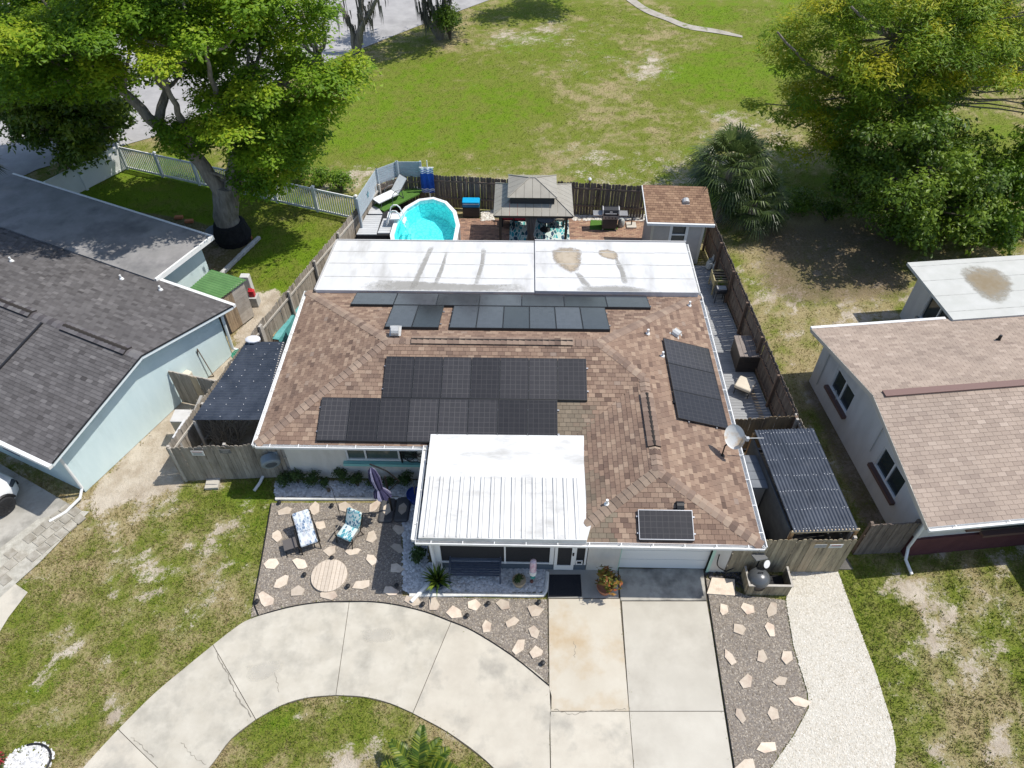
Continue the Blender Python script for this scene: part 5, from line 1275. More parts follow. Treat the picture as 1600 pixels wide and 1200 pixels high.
# small blue-grey storage shed against the house
sx0 = PY(1159, 708, 15.6); 
c1_, c2_, c3_, c4_ = P(1153, 762, 1.75), P(1200, 762, 1.75), P(1188, 708, 1.85), P(1150, 708, 1.85)
ss = thing('storage_shed', 'low blue grey resin storage shed squeezed between the house and the lean-to', 'shed', ((c1_.x + c2_.x) / 2, (c1_.y + c4_.y) / 2, 0))
xa, xb, ya, yb = 6.6, max(c2_.x, 7.5), c1_.y, c4_.y
MB().box(xa, xb - .04, ya + .05, yb - .05, 0, 1.7).build('body', mat('resin_beige', (.24, .235, .22), rough=.7), ss)
lid = MB()
for k in range(4): lid.box(xa - .05, xb, ya + (yb - ya) * k / 4 + .008, ya + (yb - ya) * (k + 1) / 4 - .008, 1.7, 1.76)
lid.box(xa, xb - .02, ya + .02, yb - .02, 1.69, 1.74); lid.build('lid', M_bluegrey, ss)
# air conditioner unit
ac = P(1198, 838, .5)
t = thing('air_conditioner', 'grey round topped air conditioner between the house wall and the lean-to', 'air conditioner', (7.15, ac.y, 0))
cc = Vector((7.15, ac.y, 0)); MB().rbox(cc + Vector((0, 0, .38)), .74, .74, .76, .1).build('casing', mat('ac_grey', (.27, .30, .31), rough=.6), t)
fg = MB()
for k in range(5): fg.tube([cc + Vector((.07 * (k + 1) * math.cos(j * .5236), .07 * (k + 1) * math.sin(j * .5236), .78)) for j in range(13)], .006, 4)
for k in range(4): a_ = k * .785; fg.beam(cc + Vector((-.34 * math.cos(a_), -.34 * math.sin(a_), .785)), cc + Vector((.34 * math.cos(a_), .34 * math.sin(a_), .785)), .01, .01)
fg.build('fan_grille', M_black, t); MB().lathe([(.3, .755), (.3, .768)], cc, 20).build('fan_recess', M_dark, t)
# back yard shed (top right)
h1, h2, h3, h4 = P(1012, 347, 2.3), P(1116, 350, 2.3), P(1105, 292, 2.75), P(1004, 289, 2.75)
bs = thing('garden_shed', 'beige garden shed with brown shingled roof in the back right corner', 'shed', ((h1.x + h2.x) / 2, (h1.y + h3.y) / 2, 0))
by0, by1 = P(1094, 412).y, h3.y - .2
bx0, bx1 = h1.x + .25, h2.x - .35
w = MB(); wy = by0
wwx = PY(1058, 375, wy).x
wallmesh(w, (bx0, wy), (bx1, wy), 0, 2.28, [(wwx - bx0 - .32, wwx - bx0 + .32, 1.05, 2.1)], .1)
w.box(bx0, bx0 + .1, wy + .1, by1, 0, 2.35); w.box(bx1 - .1, bx1, wy + .1, by1, 0, 2.35); w.box(bx0 + .1, bx1 - .1, by1 - .1, by1, 0, 2.6)
w.build('wall', mat('shed_siding', (.40, .375, .35), (.45, .42, .39), scale=3, rough=.8), bs)
wf = MB(); wf.box(wwx - .42, wwx - .3, wy - .03, wy + .02, .95, 2.2); wf.box(wwx + .3, wwx + .42, wy - .03, wy + .02, .95, 2.2); wf.box(wwx - .3, wwx + .3, wy - .03, wy + .02, 2.08, 2.2); wf.box(wwx - .3, wwx + .3, wy - .03, wy + .02, .95, 1.06); wf.box(wwx - .3, wwx + .3, wy, wy + .04, 1.56, 1.62)
w_ = wf.build('window', M_frw, bs); MB().box(wwx - .3, wwx + .3, wy + .05, wy + .06, 1.06, 2.08).build('pane', M_glass, w_)
co = MB(); co.box(bx0 - .02, bx0 + .09, wy - .025, wy - .002, 0, 2.28); co.box(bx1 - .09, bx1 + .02, wy - .025, wy - .002, 0, 2.28); co.build('corner_trim', mat('cream_trim', (.52, .49, .42), rough=.6), bs)
nb = pnorm(h1, h2, h4); dk = MB(); dk.add([off(q, .01) for q in (h1, h2, h3, h4)] + [off(q, .09) for q in (h1, h2, h3, h4)], [(0, 1, 2, 3), (7, 6, 5, 4), (0, 4, 5, 1), (1, 5, 6, 2), (2, 6, 7, 3), (3, 7, 4, 0)]); brf = dk.build('roof', M_under, bs)
BR2 = [tuple(v * .68 for v in lin(q)) for q in ((128, 98, 78), (148, 116, 94), (164, 132, 106), (178, 146, 120))]
sb = Shingles(); sb.face([h1, h2, h3, h4]); sb.build(brf, mat('tan_brown_field', (.2, .2, .2), tone=True, ramp=BR2, rough=.95, bump=.4, bscale=120, rand=.1), mat('tan_brown_single', (.2, .2, .2), objtone=True, ramp=BR2, rough=.95, bump=.4, bscale=120, rand=.1), singles=0)
gg = MB(); gg.beam(h1 + Vector((-.03, -.05, -.06)), h2 + Vector((.03, -.05, -.06)), .1, .12); gg.beam(h4 + Vector((-.02, 0, -.05)), h1 + Vector((-.02, 0, -.05)), .04, .1); gg.build('fascia', M_frw, bs)
goose(PP(1071, 316, h1, nb), nb, 1.57, bs, .9)
# plank shed with a green corrugated roof (left)
g1, g2, g3, g4 = P(342, 468, 1.95), P(385, 437, 1.95), P(330, 421, 2.1), P(294, 452, 2.1)
gs = thing('plank_shed', 'small plank shed with a bright green corrugated roof behind the aqua house', 'shed', ((g1.x + g3.x) / 2, (g1.y + g3.y) / 2, 0))
corrugated('roof', gs, g1, g2, g3, g4, mat('green_corrugated', (.085, .19, .065), (.11, .225, .08), scale=2, rough=.5, third=(.08, .17, .06), tscale=1.5), .13)
def plankwall(par, a, b, z0, z1, n, m, horiz=False, th=.03, name='plank'):
    a = Vector((a[0], a[1], 0)); b = Vector((b[0], b[1], 0)); d = b - a; L_ = d.length; d.normalize(); ang = math.atan2(d.y, d.x)
    for k in range(n):
        if horiz:
            zc = z0 + (z1 - z0) * (k + .5) / n; c = (a + b) / 2 + Vector((0, 0, zc)); MB().cbox(c, L_, th + random.uniform(0, .008), (z1 - z0) / n - .008, ang).build(name, m, par)
        else:
            c = a + d * (L_ * (k + .5) / n) + Vector((0, 0, (z0 + z1) / 2)); MB().cbox(c, L_ / n - .006, th + random.uniform(0, .008), z1 - z0 + random.uniform(-.02, .02), ang).build(name, m, par)
M_door = mat('brown_plank', (.25, .18, .115), (.33, .25, .165), scale=3, stretch=(6, 6, 1), rough=.9, bump=.4, third=(.18, .13, .09), tscale=1.2, rand=.15)
dg = (g1 - g4).normalized(); dg2 = (g2 - g1); dg2.z = 0; L2 = dg2.length; dg2.normalize()
i1 = g1 - dg * .12; 
MB().beam(Vector(((g1.x + g4.x) / 2, (g1.y + g4.y) / 2, .95)) + dg2 * .12 - dg * .0, Vector(((g1.x + g4.x) / 2, (g1.y + g4.y) / 2, .95)) + dg2 * (L2 - .12), 1.2, 1.85).build('body', M_dark, gs)
j0 = (g1 + dg2 * .1); j1 = g2 - dg2 * .1; md = j0.lerp(j1, .48)
plankwall(gs, j0 - dg * .1, md - dg * .1, .05, 1.9, 6, M_door); plankwall(gs, md - dg * .1, j1 - dg * .1, .05, 1.95, 11, mat('pale_siding', (.33, .29, .25), (.42, .38, .33), scale=3, rough=.9, bump=.3, rand=.18), True)
plankwall(gs, g4 + dg2 * .1, g1 + dg2 * .1 - dg * .1, .05, 1.9, 8, M_door)
# ============================================================ BACK YARD
M_pav = mat('brick_paver', (.2, .2, .2), tone=True, rough=.9, bump=.3, bscale=60, ramp=[(.14, .09, .07), (.24, .15, .11), (.32, .19, .13), (.40, .27, .18)])
pat = px((560, 345), (1010, 338), (1016, 430), (540, 430)); HARD.append(pat); NOGRASS.append(pat)
patio = sheet('patio', pat, mat('patio_sand', (.10, .085, .07), (.16, .14, .115), scale=10, rough=1), .006)
mb = MB(); a_ = np.array(pat); y = a_[:, 1].min(); row = 0
g_ = random.Random(3)
while y < a_[:, 1].max():
    x = a_[:, 0].min() + (row % 2) * .11
    while x < a_[:, 0].max():
        if inpoly(np.array([x + .1]), np.array([y + .05]), pat)[0]:
            mb.box(x, x + .21, y, y + .10, 0, .03 + g_.random() * .006, None, min(1, max(0, g_.gauss(.5 if x < 2.4 else .72, .22))))
        x += .22
    y += .11; row += 1
tag(mb.build('brick_pavers', M_pav), kind='stuff')
wr = [px((752, 332), (772, 328), (772, 344), (752, 346)), px((895, 337), (1008, 336), (1008, 346), (895, 345))]
stones('white_pebbles', wr, 500, .03, .07, mat('pebble', (.2, .2, .2), tone=True, rough=.9, ramp=[(.35, .31, .26), (.55, .52, .46), (.66, .64, .6)]), .035, 8)
turf = MB().prism(px((923, 345), (962, 345), (965, 360), (921, 360)), .03, .055).build('turf_mat', mat('artificial_turf', (.055, .14, .02), (.09, .19, .03), scale=20, rough=1, bump=1), org=P(940, 352)); tag(turf, 'small green artificial turf mat under the gas grill', 'mat')
# ---- side deck
M_deckb = mat('grey_deck_board', (.25, .255, .26), (.31, .315, .32), scale=2, stretch=(1, 8, 1), rough=.75, bump=.2, rand=.1)
dt = thing('side_deck', 'grey plank deck running between the house and the right fence', 'deck', (8, 20, 0))
y0 = P(1140, 700, .2).y; y1 = P(1100, 415, .2).y; y = y0; dm = {}
HARD.append([(6.5, y0), (10, y0), (9.4, y1), (6.5, y1)]); NOGRASS.append(HARD[-1])
while y < y1:
    f_ = (y - f_h.y) / (f_i.y - f_h.y); xr = f_h.x + (f_i.x - f_h.x) * f_ - .06
    MB().box(6.47, xr, y, y + .132, .1, .14).build('deck_board', M_deckb, dt); y += .142
MB().box(6.5, 9, y0 + .01, y1 - .01, .0, .095).build('joists', M_dark, dt)
ft = MB()
for k in range(34):
    yy = P(1190, 600, .14).y - k * .145
    f_ = (yy - f_h.y) / (f_i.y - f_h.y); xr = f_h.x + (f_i.x - f_h.x) * f_ - .42
    if yy < y0 + .1: break
    MB().box(xr - .12, xr + .06, yy, yy + .085, .141, .165).build('brick_edging', mat('tan_brick', (.32, .25, .18), (.42, .34, .25), scale=8, rough=.9, rand=.2), dt)

# ---- pool
pc = P(666, 352, 1.2); pcx, pcy = pc.x, P(660, 309, 1.25).y - 2.75
Rx, Ry = 1.52, 2.75
pt_ = thing('pool', 'oval above ground pool of bright turquoise water with a white rim', 'pool', (pcx, pcy, 0))
N_ = 14
def ring(rx, ry, z, n=N_, ph=.15): return [Vector((pcx + rx * math.cos(2 * math.pi * k / n + ph), pcy + ry * math.sin(2 * math.pi * k / n + ph), z)) for k in range(n)]
M_poolw = mat('pool_wall', (.52, .52, .50), (.60, .60, .58), scale=4, stretch=(6, 6, .3), rough=.6)
wv_ = MB(); o1, o2, i1, i2 = ring(Rx, Ry, 0), ring(Rx, Ry, 1.2), ring(Rx - .03, Ry - .03, 0.22), ring(Rx - .03, Ry - .03, 1.2)
wv_.loft([o1, o2], False); wv_.build('wall', M_poolw, pt_)
M_liner = bpy.data.materials.new('pool_liner'); M_liner.use_nodes = True
def liner():
    t = M_liner.node_tree; N = t.nodes; L = t.links; b = N['Principled BSDF']; geo = N.new('ShaderNodeNewGeometry')
    vo = N.new('ShaderNodeTexVoronoi'); vo.inputs['Scale'].default_value = 4.5; L.new(geo.outputs['Position'], vo.inputs['Vector'])
    vo.feature = 'DISTANCE_TO_EDGE'; r = N.new('ShaderNodeMapRange'); r.inputs[1].default_value = .02; r.inputs[2].default_value = .10; L.new(vo.outputs['Distance'], r.inputs[0])
    x = N.new('ShaderNodeMix'); x.data_type = 'RGBA'; L.new(r.outputs[0], x.inputs[0]); x.inputs[6].default_value = (.26, .66, .70, 1); x.inputs[7].default_value = (.58, .92, .90, 1); L.new(x.outputs[2], b.inputs['Base Color']); b.inputs['Roughness'].default_value = .6
liner()
ln = MB(); ln.loft([list(reversed(i2)), list(reversed(i1))], False); ln.add(i1, [tuple(range(N_))]); ln.build('liner', M_liner, pt_)
rl = MB(); vs = []
for rx, ry, z in ((Rx + .09, Ry + .09, 1.2), (Rx + .09, Ry + .09, 1.25), (Rx - .1, Ry - .1, 1.255), (Rx - .1, Ry - .1, 1.2)): vs.append(ring(rx, ry, z))
rl.loft(vs + [vs[0]], False); rl.build('rim', M_vinyl, pt_)
for k in range(N_):
    a, b = ring(Rx + .05, Ry + .05, 0)[k], ring(Rx + .05, Ry + .05, 1.2)[k]
    MB().beam(a, b, .14, .07, up=(a - Vector((pcx, pcy, 0))).normalized()).build('upright', M_poolw, pt_)
MW = bpy.data.materials.new('pool_water'); MW.use_nodes = True
def water():
    t = MW.node_tree; N = t.nodes; L = t.links; N.remove(N['Principled BSDF'])
    tr = N.new('ShaderNodeBsdfTransparent'); tr.inputs[0].default_value = (.42, .95, .985, 1); gl_ = N.new('ShaderNodeBsdfGlossy'); gl_.inputs['Roughness'].default_value = .05
    nz = N.new('ShaderNodeTexNoise'); nz.inputs['Scale'].default_value = 5; bp = N.new('ShaderNodeBump'); bp.inputs['Strength'].default_value = .6; bp.inputs['Distance'].default_value = .08
    geo = N.new('ShaderNodeNewGeometry'); L.new(geo.outputs['Position'], nz.inputs['Vector']); L.new(nz.outputs[0], bp.inputs['Height']); L.new(bp.outputs[0], gl_.inputs['Normal'])
    fr = N.new('ShaderNodeFresnel'); fr.inputs[0].default_value = 1.33; ms = N.new('ShaderNodeMixShader'); L.new(fr.outputs[0], ms.inputs[0]); L.new(tr.outputs[0], ms.inputs[1]); L.new(gl_.outputs[0], ms.inputs[2]); L.new(ms.outputs[0], N['Material Output'].inputs[0])
water()
MB().add(ring(Rx - .05, Ry - .05, 1.02), [tuple(range(N_))]).build('water', MW, pt_)
HARD.append([tuple(q[:2]) for q in ring(Rx + .1, Ry + .1, 0)])
# A-frame ladder over the pool wall
lp = P(620, 340, 1.3)
t = thing('pool_ladder', 'white A frame pool ladder straddling the left rim of the pool', 'ladder', (lp.x, lp.y, 0))
lx, ly = pcx - Rx + .05, P(618, 350, 1.0).y
fr_ = MB()
for dy in (-.28, .28):
    fr_.tube([(lx - .62, ly + dy, .45), (lx - .22, ly + dy * .9, 1.75), (lx - .08, ly + dy * .9, 1.88), (lx + .08, ly + dy * .9, 1.88), (lx + .2, ly + dy * .9, 1.75), (lx + .75, ly + dy, .15)], .032, 6)
fr_.build('frame', M_vinyl, t)
for k in range(4):
    z = .6 + k * .3; f_ = (z - .45) / 1.3; MB().cbox((lx - .62 + .4 * f_, ly, z), .14, .54, .04).build('step', M_vinyl, t)
    z = .3 + k * .3; f_ = (z - .15) / 1.6; MB().cbox((lx + .75 - .55 * f_, ly, z), .14, .54, .04).build('step', M_vinyl, t)
MB().cbox((lx, ly, 1.42), .42, .56, .05).build('step', M_vinyl, t)
# pool deck: pale grey boards in several panels
M_pdk = mat('pale_deck_board', (.42, .43, .44), (.50, .51, .52), scale=2, stretch=(1, 6, 1), rough=.7, rand=.08)
pd_ = thing('pool_deck', 'pale grey raised board deck wrapping the left side of the pool', 'deck', (pcx - 2.4, pcy, 0))
zD = 1.05
def deckpanel(poly, nb, along=0, z=zD):
    """boards across a four cornered panel (front left, front right, back right, back left)"""
    a, b, c, d = [Vector((q.x, q.y, z)) for q in poly]
    for k in range(nb):
        f0, f1 = k / nb, (k + .94) / nb
        q = [a.lerp(d, f0), b.lerp(c, f0), b.lerp(c, f1), a.lerp(d, f1)] if not along else [a.lerp(b, f0), a.lerp(b, f1), d.lerp(c, f1), d.lerp(c, f0)]
        MB().prism([(p.x, p.y) for p in q], z - .045, z).build('deck_board', M_pdk, pd_)
def PD(x, y): return P(x, y, zD)
deckpanel([PD(557, 366), PD(588, 366), PD(597, 336), PD(572, 336)], 9)
deckpanel([PD(590, 364), PD(611, 364), PD(617, 341), PD(599, 341)], 6)
deckpanel([PD(575, 334), PD(598, 334), PD(590, 322), PD(580, 320)], 5)
deckpanel([PD(548, 384), PD(584, 384), PD(588, 370), PD(556, 370)], 4, 0, .75)
deckpanel([PD(580, 320), PD(592, 323), PD(630, 300), PD(622, 296)], 5)
deckpanel([PD(646, 292), PD(662, 300), PD(672, 300), PD(664, 290)], 4)
ft = MB(); ft.prism([tuple(PD(x, y)[:2]) for x, y in ((556, 366), (612, 366), (618, 340), (597, 320), (635, 300), (622, 296), (578, 320))], .1, zD - .06); ft.build('joists', M_dark, pd_)
gt = MB().prism([tuple(PD(x, y)[:2]) for x, y in ((583, 321), (600, 330), (655, 303), (660, 297), (635, 291))], zD - .055, zD + .012).build('turf_mat', MATS['artificial_turf'], org=PD(610, 315)); tag(gt, 'green turf mat under the white lounge chair beside the pool', 'mat')
NOGRASS.append([tuple(PD(x, y)[:2]) for x, y in ((545, 390), (625, 390), (630, 330), (670, 300), (660, 285), (620, 290), (560, 340))])
# grey slatted privacy screens above the fence
M_scrn = mat('grey_blue_slat', (.33, .375, .41), (.38, .425, .46), scale=3, rough=.6, rand=.05)
def slat_screen(lab, a, b, z0, z1, deco):
    a = Vector((a[0], a[1], 0)); b = Vector((b[0], b[1], 0)); d = b - a; L_ = d.length; t = thing('privacy_screen', lab, 'screen', a, math.atan2(d.y, d.x))
    n = 7; sm = MB().box(.04, L_ - .04, -.012, .012, 0, (z1 - z0) / n - .012).mesh('slat'); sm.materials.append(M_scrn)
    for k in range(n):
        o = bpy.data.objects.new('slat', sm); link(o, t); o.location = (0, 0, z0 + (z1 - z0) * k / n)
    for x in (0.0, L_): MB().box(x - .05, x + .05, -.11, -.02, .4, z1 + .05).build('post', M_scrn, t, local=True)
    if deco:
        m_ = MB()
        for k in range(5): a_ = k * 1.257; m_.beam((L_ / 2, -.03, (z0 + z1) / 2), (L_ / 2 + .16 * math.cos(a_), -.03, (z0 + z1) / 2 + .16 * math.sin(a_)), .05, .012, up=(0, 1, 0))
        m_.build('starfish', mat('teal_metal', (.10, .25, .30), rough=.5), t, local=True)
zs0, zs1 = 1.72, 2.55
w0, w1, w2, w3, w4 = P(560, 336, zs0), P(590, 289, zs0), P(591, 288, zs0), P(622, 276, zs0), P(659, 276, zs0)
wS = P(555, 372, zs0)
slat_screen('grey blue slatted screen nearest the white roof with a starfish ornament', w0, w1, zs0 - .25, zs1, True)
slat_screen('grey blue slatted screen in the middle of the three at the pool corner', w2, w3, zs0, zs1, False)
slat_screen('grey blue slatted screen beside the hanging blue towel', w3, w4, zs0, zs1, False)
# reclining lounge chair
M_sling = mat('white_sling', (.62, .65, .66), (.70, .72, .72), scale=8, rough=.8); M_tube_g = mat('grey_tube', (.10, .11, .12), rough=.4, metal=.3)
def lounge(lab, p, rz, m_f=None, m_s=None):
    t = thing('lounge_chair', lab, 'lounge chair', p, rz)
    f = MB()
    for y in (-.3, .3):
        f.tube([(-.95, y, .3), (.25, y, .32), (.85, y, .95)], .02, 6); f.tube([(-.85, y, 0), (-.8, y, .3)], .018, 6)
        f.tube([(-.2, y * 1.1, .02), (-.1, y * 1.1, .5), (.1, y * 1.1, .58), (.4, y * 1.1, .55), (.5, y * 1.1, .02)], .018, 6)
    f.tube([(-.95, -.3, .3), (-.95, .3, .3)], .02, 6); f.tube([(.85, -.3, .95), (.85, .3, .95)], .02, 6); f.tube([(.5, -.33, .03), (.5, .33, .03)], .018, 6); f.build('frame', m_f or M_tube_g, t, local=True)
    MB().box(-.93, .24, -.285, .285, .31, .335).build('seat', m_s or M_sling, t, local=True)
    b_ = MB(); b_.beam((.26, 0, .345), (.84, 0, .95), .57, .025); b_.build('backrest', m_s or M_sling, t, local=True); return t
q = PD(612, 312); lounge('white sling lounge chair with dark arms on the pool deck', (q.x, q.y, zD), .78)
q = PD(614, 296); t = MB(); t.lathe([(.16, 0), (.19, .04), (.19, .2), (.16, .25), (.19, .3), (.19, .46), (.2, .5), (.2, .53)], (q.x, q.y, zD), 14)
tag(t.build('drum_table', mat('mint_table', (.38, .55, .48), rough=.5), smooth=True, org=(q.x, q.y, zD)), 'mint green drum side table behind the lounge chair', 'side table')
# towel hanging on its rack at the pool corner
ta = P(668, 298, .5); ta.y = min(ta.y, f_f.y - .3); ta.x = PY(668, 285, ta.y).x; tw = thing('towel', 'blue beach towel with white stripes hanging on a pole at the pool corner', 'towel', (ta.x, ta.y, 0))
ty = ta.y; tx0, tx1 = PY(657, 280, ty).x, PY(678, 280, ty).x; z = PY(668, 301, ty).z
def cloth(z0, z1):
    m_ = MB(); n = 14; ls = []
    for z in np.linspace(z0, z1, 5):
        ls.append([(tx0 + (tx1 - tx0) * k / n, ty + .04 * math.sin(k * 1.1 + z) - .05 * (z - .8) * 0, z) for k in range(n + 1)] + [(tx0 + (tx1 - tx0) * k / n, ty + .04 * math.sin(k * 1.1 + z) + .02, z) for k in range(n, -1, -1)])
    m_.loft([[Vector(p) for p in l] for l in ls], True); return m_
M_blue = mat('royal_blue_cloth', (.012, .07, .36), (.016, .09, .42), scale=5, rough=.9); M_wcl = mat('white_cloth', (.70, .71, .74), rough=.9)
ZS = (PY(668, 262, ty).z - z) / 1.87
for h_, m_ in ((.12, M_blue), (.05, M_wcl), (.05, M_blue), (.08, M_wcl), (1.15, M_blue), (.06, M_wcl), (.06, M_blue), (.1, M_wcl), (.05, M_blue), (.15, M_wcl)):
    cloth(z, z + h_ * ZS).build('stripe' if m_ is M_wcl else 'towel_band', m_, tw, smooth=True); z += h_ * ZS
MB().tube([(ta.x + .05, ty + .07, 0.3), (ta.x + .05, ty + .07, z + .35)], .025, 6).build('pole', M_vinyl, tw); MB().tube([(tx0 - .03, ty + .07, z - .02), (tx1 + .03, ty + .07, z - .02)], .02, 6).build('crossbar', M_vinyl, tw)
# blue cooler on a dark stand
q = P(737, 337); t = thing('cooler', 'bright blue cooler on a dark stand against the back fence', 'cooler', (q.x, q.y, 0)); cc = Vector((q.x, q.y, 0))
MB().cbox(cc + Vector((0, 0, .3)), .84, .42, .55).build('stand', mat('dark_resin', (.035, .032, .03), rough=.6), t); MB().rbox(cc + Vector((0, 0, .72)), .86, .46, .24, .06).build('body', mat('cooler_blue', (.01, .16, .36), rough=.35), t)
MB().rbox(cc + Vector((0, 0, .88)), .88, .48, .09, .06).build('lid', mat('cooler_lid', (.01, .33, .60), rough=.35), t); MB().box(q.x - .4, q.x + .4, q.y - .245, q.y - .232, .8, .83).build('trim', M_white, t)
# gazebo
zg = 2.25
G1, G2, G3, G4 = P(769, 334, zg), P(897, 341, zg), P(893, 289, zg), P(776, 284, zg)
gz = thing('gazebo', 'hardtop gazebo with a two tier grey taupe metal roof and tied curtain', 'gazebo', ((G1.x + G3.x) / 2, (G1.y + G3.y) / 2, 0))
M_gzr = mat('taupe_metal', (.27, .25, .21), (.31, .29, .245), scale=2, rough=.45, spec=.4); M_gzd = mat('dark_gazebo_metal', (.03, .032, .035), rough=.5)
gx0, gx1, gy0, gy1 = (G1.x + G4.x) / 2, (G2.x + G3.x) / 2, (G1.y + G2.y) / 2, (G3.y + G4.y) / 2
def hip_tier(x0, x1, y0, y1, z0, zr, ins, thick, nm, trunc=None):
    cy = (y0 + y1) / 2; r0, r1 = (x0 + ins, cy), (x1 - ins, cy)
    fcs = [[(x0, y0), (x1, y0), r1, r0], [(x1, y0), (x1, y1), r1], [(x1, y1), (x0, y1), r0, r1], [(x0, y1), (x0, y0), r0]]
    tier = None
    for pl in fcs:
        e0, e1 = Vector((*pl[0], z0)), Vector((*pl[1], z0)); tops = [Vector((*p, zr)) for p in pl[2:]]
        nrm = (e1 - e0).cross(tops[0] - e0).normalized(); u_ = (e1 - e0).normalized(); v_ = nrm.cross(u_)
        poly = [((q - e0).dot(u_), (q - e0).dot(v_)) for q in [e0, e1] + tops]; W = poly[1][0]; n = max(3, round(W / .37))
        for k in range(n):
            c = clip2(poly, W * k / n + .006, W * (k + 1) / n - .006, -1, 9)
            if len(c) < 3 or parea(c) < .01: continue
            m_ = MB(); top = [e0 + u_ * a + v_ * b for a, b in c]; bot = [p - nrm * thick for p in top]; kk = len(c)
            m_.add(bot + top, [tuple(reversed(range(kk))), tuple(range(kk, 2 * kk))] + [(e, (e + 1) % kk, (e + 1) % kk + kk, e + kk) for e in range(kk)]); m_.build('roof_panel', M_gzr, gz)
    k = MB(); zz = Vector((0, 0, .012))
    for p, q_ in (((x0, y0), r0), ((x1, y0), r1), ((x1, y1), r1), ((x0, y1), r0)): k.beam(Vector((*p, z0)) + zz, Vector((*q_, zr)) + zz, .05, .03)
    k.beam(Vector((*r0, zr + .012)), Vector((*r1, zr + .012)), .06, .03); k.build('ridge_strip', M_gzr, gz)
    u = MB(); u.box(x0 + .05, x1 - .05, y0 + .05, y1 - .05, z0 - .08, z0 - .03); return u
hip_tier(gx0, gx1, gy0, gy1, zg, zg + .75, (gy1 - gy0) / 2, .02, 'lower')
ux0, ux1 = P(793, 309, zg + .62).x, P(871, 313, zg + .62).x; uy0 = P(832, 311, zg + .62).y; uyc = (gy0 + gy1) / 2; uy1 = 2 * uyc - uy0
MB().box(ux0 + .12, ux1 - .12, uy0 + .12, uy1 - .12, zg + .30, zg + .66).build('vent_gap', M_gzd, gz)
hip_tier(ux0, ux1, uy0, uy1, zg + .68, zg + 1.12, (uy1 - uy0) / 2, .02, 'upper')
pf = MB()
for x in (gx0 + .3, gx1 - .3):
    for y in (gy0 + .3, gy1 - .3): pf.box(x - .06, x + .06, y - .06, y + .06, 0, zg)
pf.build('post', M_gzd, gz)
bm_ = MB(); bm_.box(gx0 + .05, gx1 - .05, gy0 + .02, gy0 + .08, zg - .13, zg - .02); bm_.box(gx0 + .05, gx1 - .05, gy1 - .08, gy1 - .02, zg - .13, zg - .02); bm_.box(gx0 + .02, gx0 + .08, gy0 + .08, gy1 - .08, zg - .13, zg - .02); bm_.box(gx1 - .08, gx1 - .02, gy0 + .08, gy1 - .08, zg - .13, zg - .02); bm_.build('beam', M_gzd, gz)
cur = MB(); cx0, cx1 = PY(820, 350, gy0 + .3).x, PY(839, 350, gy0 + .3).x
ls = []
for z in (.35, .7, 1.1, 1.6, zg - .13):
    wv = .5 + .5 * abs(z - 1.1) if z > 1.0 else .85; cxm = (cx0 + cx1) / 2
    n = 24; ls.append([Vector((cxm + (cx1 - cx0) * wv * (k / n - .5), gy0 + .22 + .05 * math.sin(k * 1.6), z)) for k in range(n + 1)] + [Vector((cxm + (cx1 - cx0) * wv * (k / n - .5), gy0 + .24 + .05 * math.sin(k * 1.6), z)) for k in range(n, -1, -1)])
cur.loft(ls, True); cur.build('curtain', mat('grey_curtain', (.19, .19, .20), rough=.9), gz, smooth=True)
# under the gazebo
def leaf_mat(name, base, cols, sc, rough=.9):
    """printed leaf pattern: tilted stretched cells in several colours"""
    m = bpy.data.materials.new(name); m.use_nodes = True; t = m.node_tree; N = t.nodes; L = t.links; b = N['Principled BSDF']; b.inputs['Roughness'].default_value = rough
    tc = N.new('ShaderNodeTexCoord'); mp = N.new('ShaderNodeMapping'); mp.inputs['Rotation'].default_value = (0, 0, .7); mp.inputs['Scale'].default_value = (sc, sc * .38, sc); L.new(tc.outputs['Object'], mp.inputs[0])
    vo = N.new('ShaderNodeTexVoronoi'); L.new(mp.outputs[0], vo.inputs['Vector']); vo.inputs['Scale'].default_value = 1
    cr = N.new('ShaderNodeValToRGB'); cr.color_ramp.interpolation = 'CONSTANT'; e = cr.color_ramp.elements
    while len(e) < len(cols): e.new(.5)
    for i, c in enumerate(cols): e[i].position = i / len(cols); e[i].color = (*c, 1)
    sp = N.new('ShaderNodeSeparateColor'); L.new(vo.outputs['Color'], sp.inputs[0]); L.new(sp.outputs[0], cr.inputs[0])
    ed = N.new('ShaderNodeTexVoronoi'); ed.feature = 'DISTANCE_TO_EDGE'; L.new(mp.outputs[0], ed.inputs['Vector']); ed.inputs['Scale'].default_value = 1; r = N.new('ShaderNodeMapRange'); r.inputs[1].default_value = .05; r.inputs[2].default_value = .09; L.new(ed.outputs['Distance'], r.inputs[0])
    x = N.new('ShaderNodeMix'); x.data_type = 'RGBA'; L.new(r.outputs[0], x.inputs[0]); x.inputs[6].default_value = (*base, 1); L.new(cr.outputs[0], x.inputs[7]); L.new(x.outputs[2], b.inputs['Base Color']); return m
M_rug = leaf_mat('leaf_rug', (.55, .62, .58), [(.01, .10, .12), (.03, .28, .32), (.10, .36, .34), (.45, .55, .50), (.02, .06, .10)], 7)
r1 = P(796, 372); r2 = P(888, 345)
rug = MB(); rug.box(r1.x, r2.x, r1.y - .3, r2.y, .036, .05); tag(rug.build('rug', M_rug, org=(r1.x, r1.y, .036)), 'teal leaf print rug on the patio under the gazebo', 'rug')
M_red = mat('red_cushion', (.30, .02, .04), (.36, .03, .05), scale=5, rough=.9); M_beige = mat('beige_cushion', (.50, .43, .34), rough=.9)
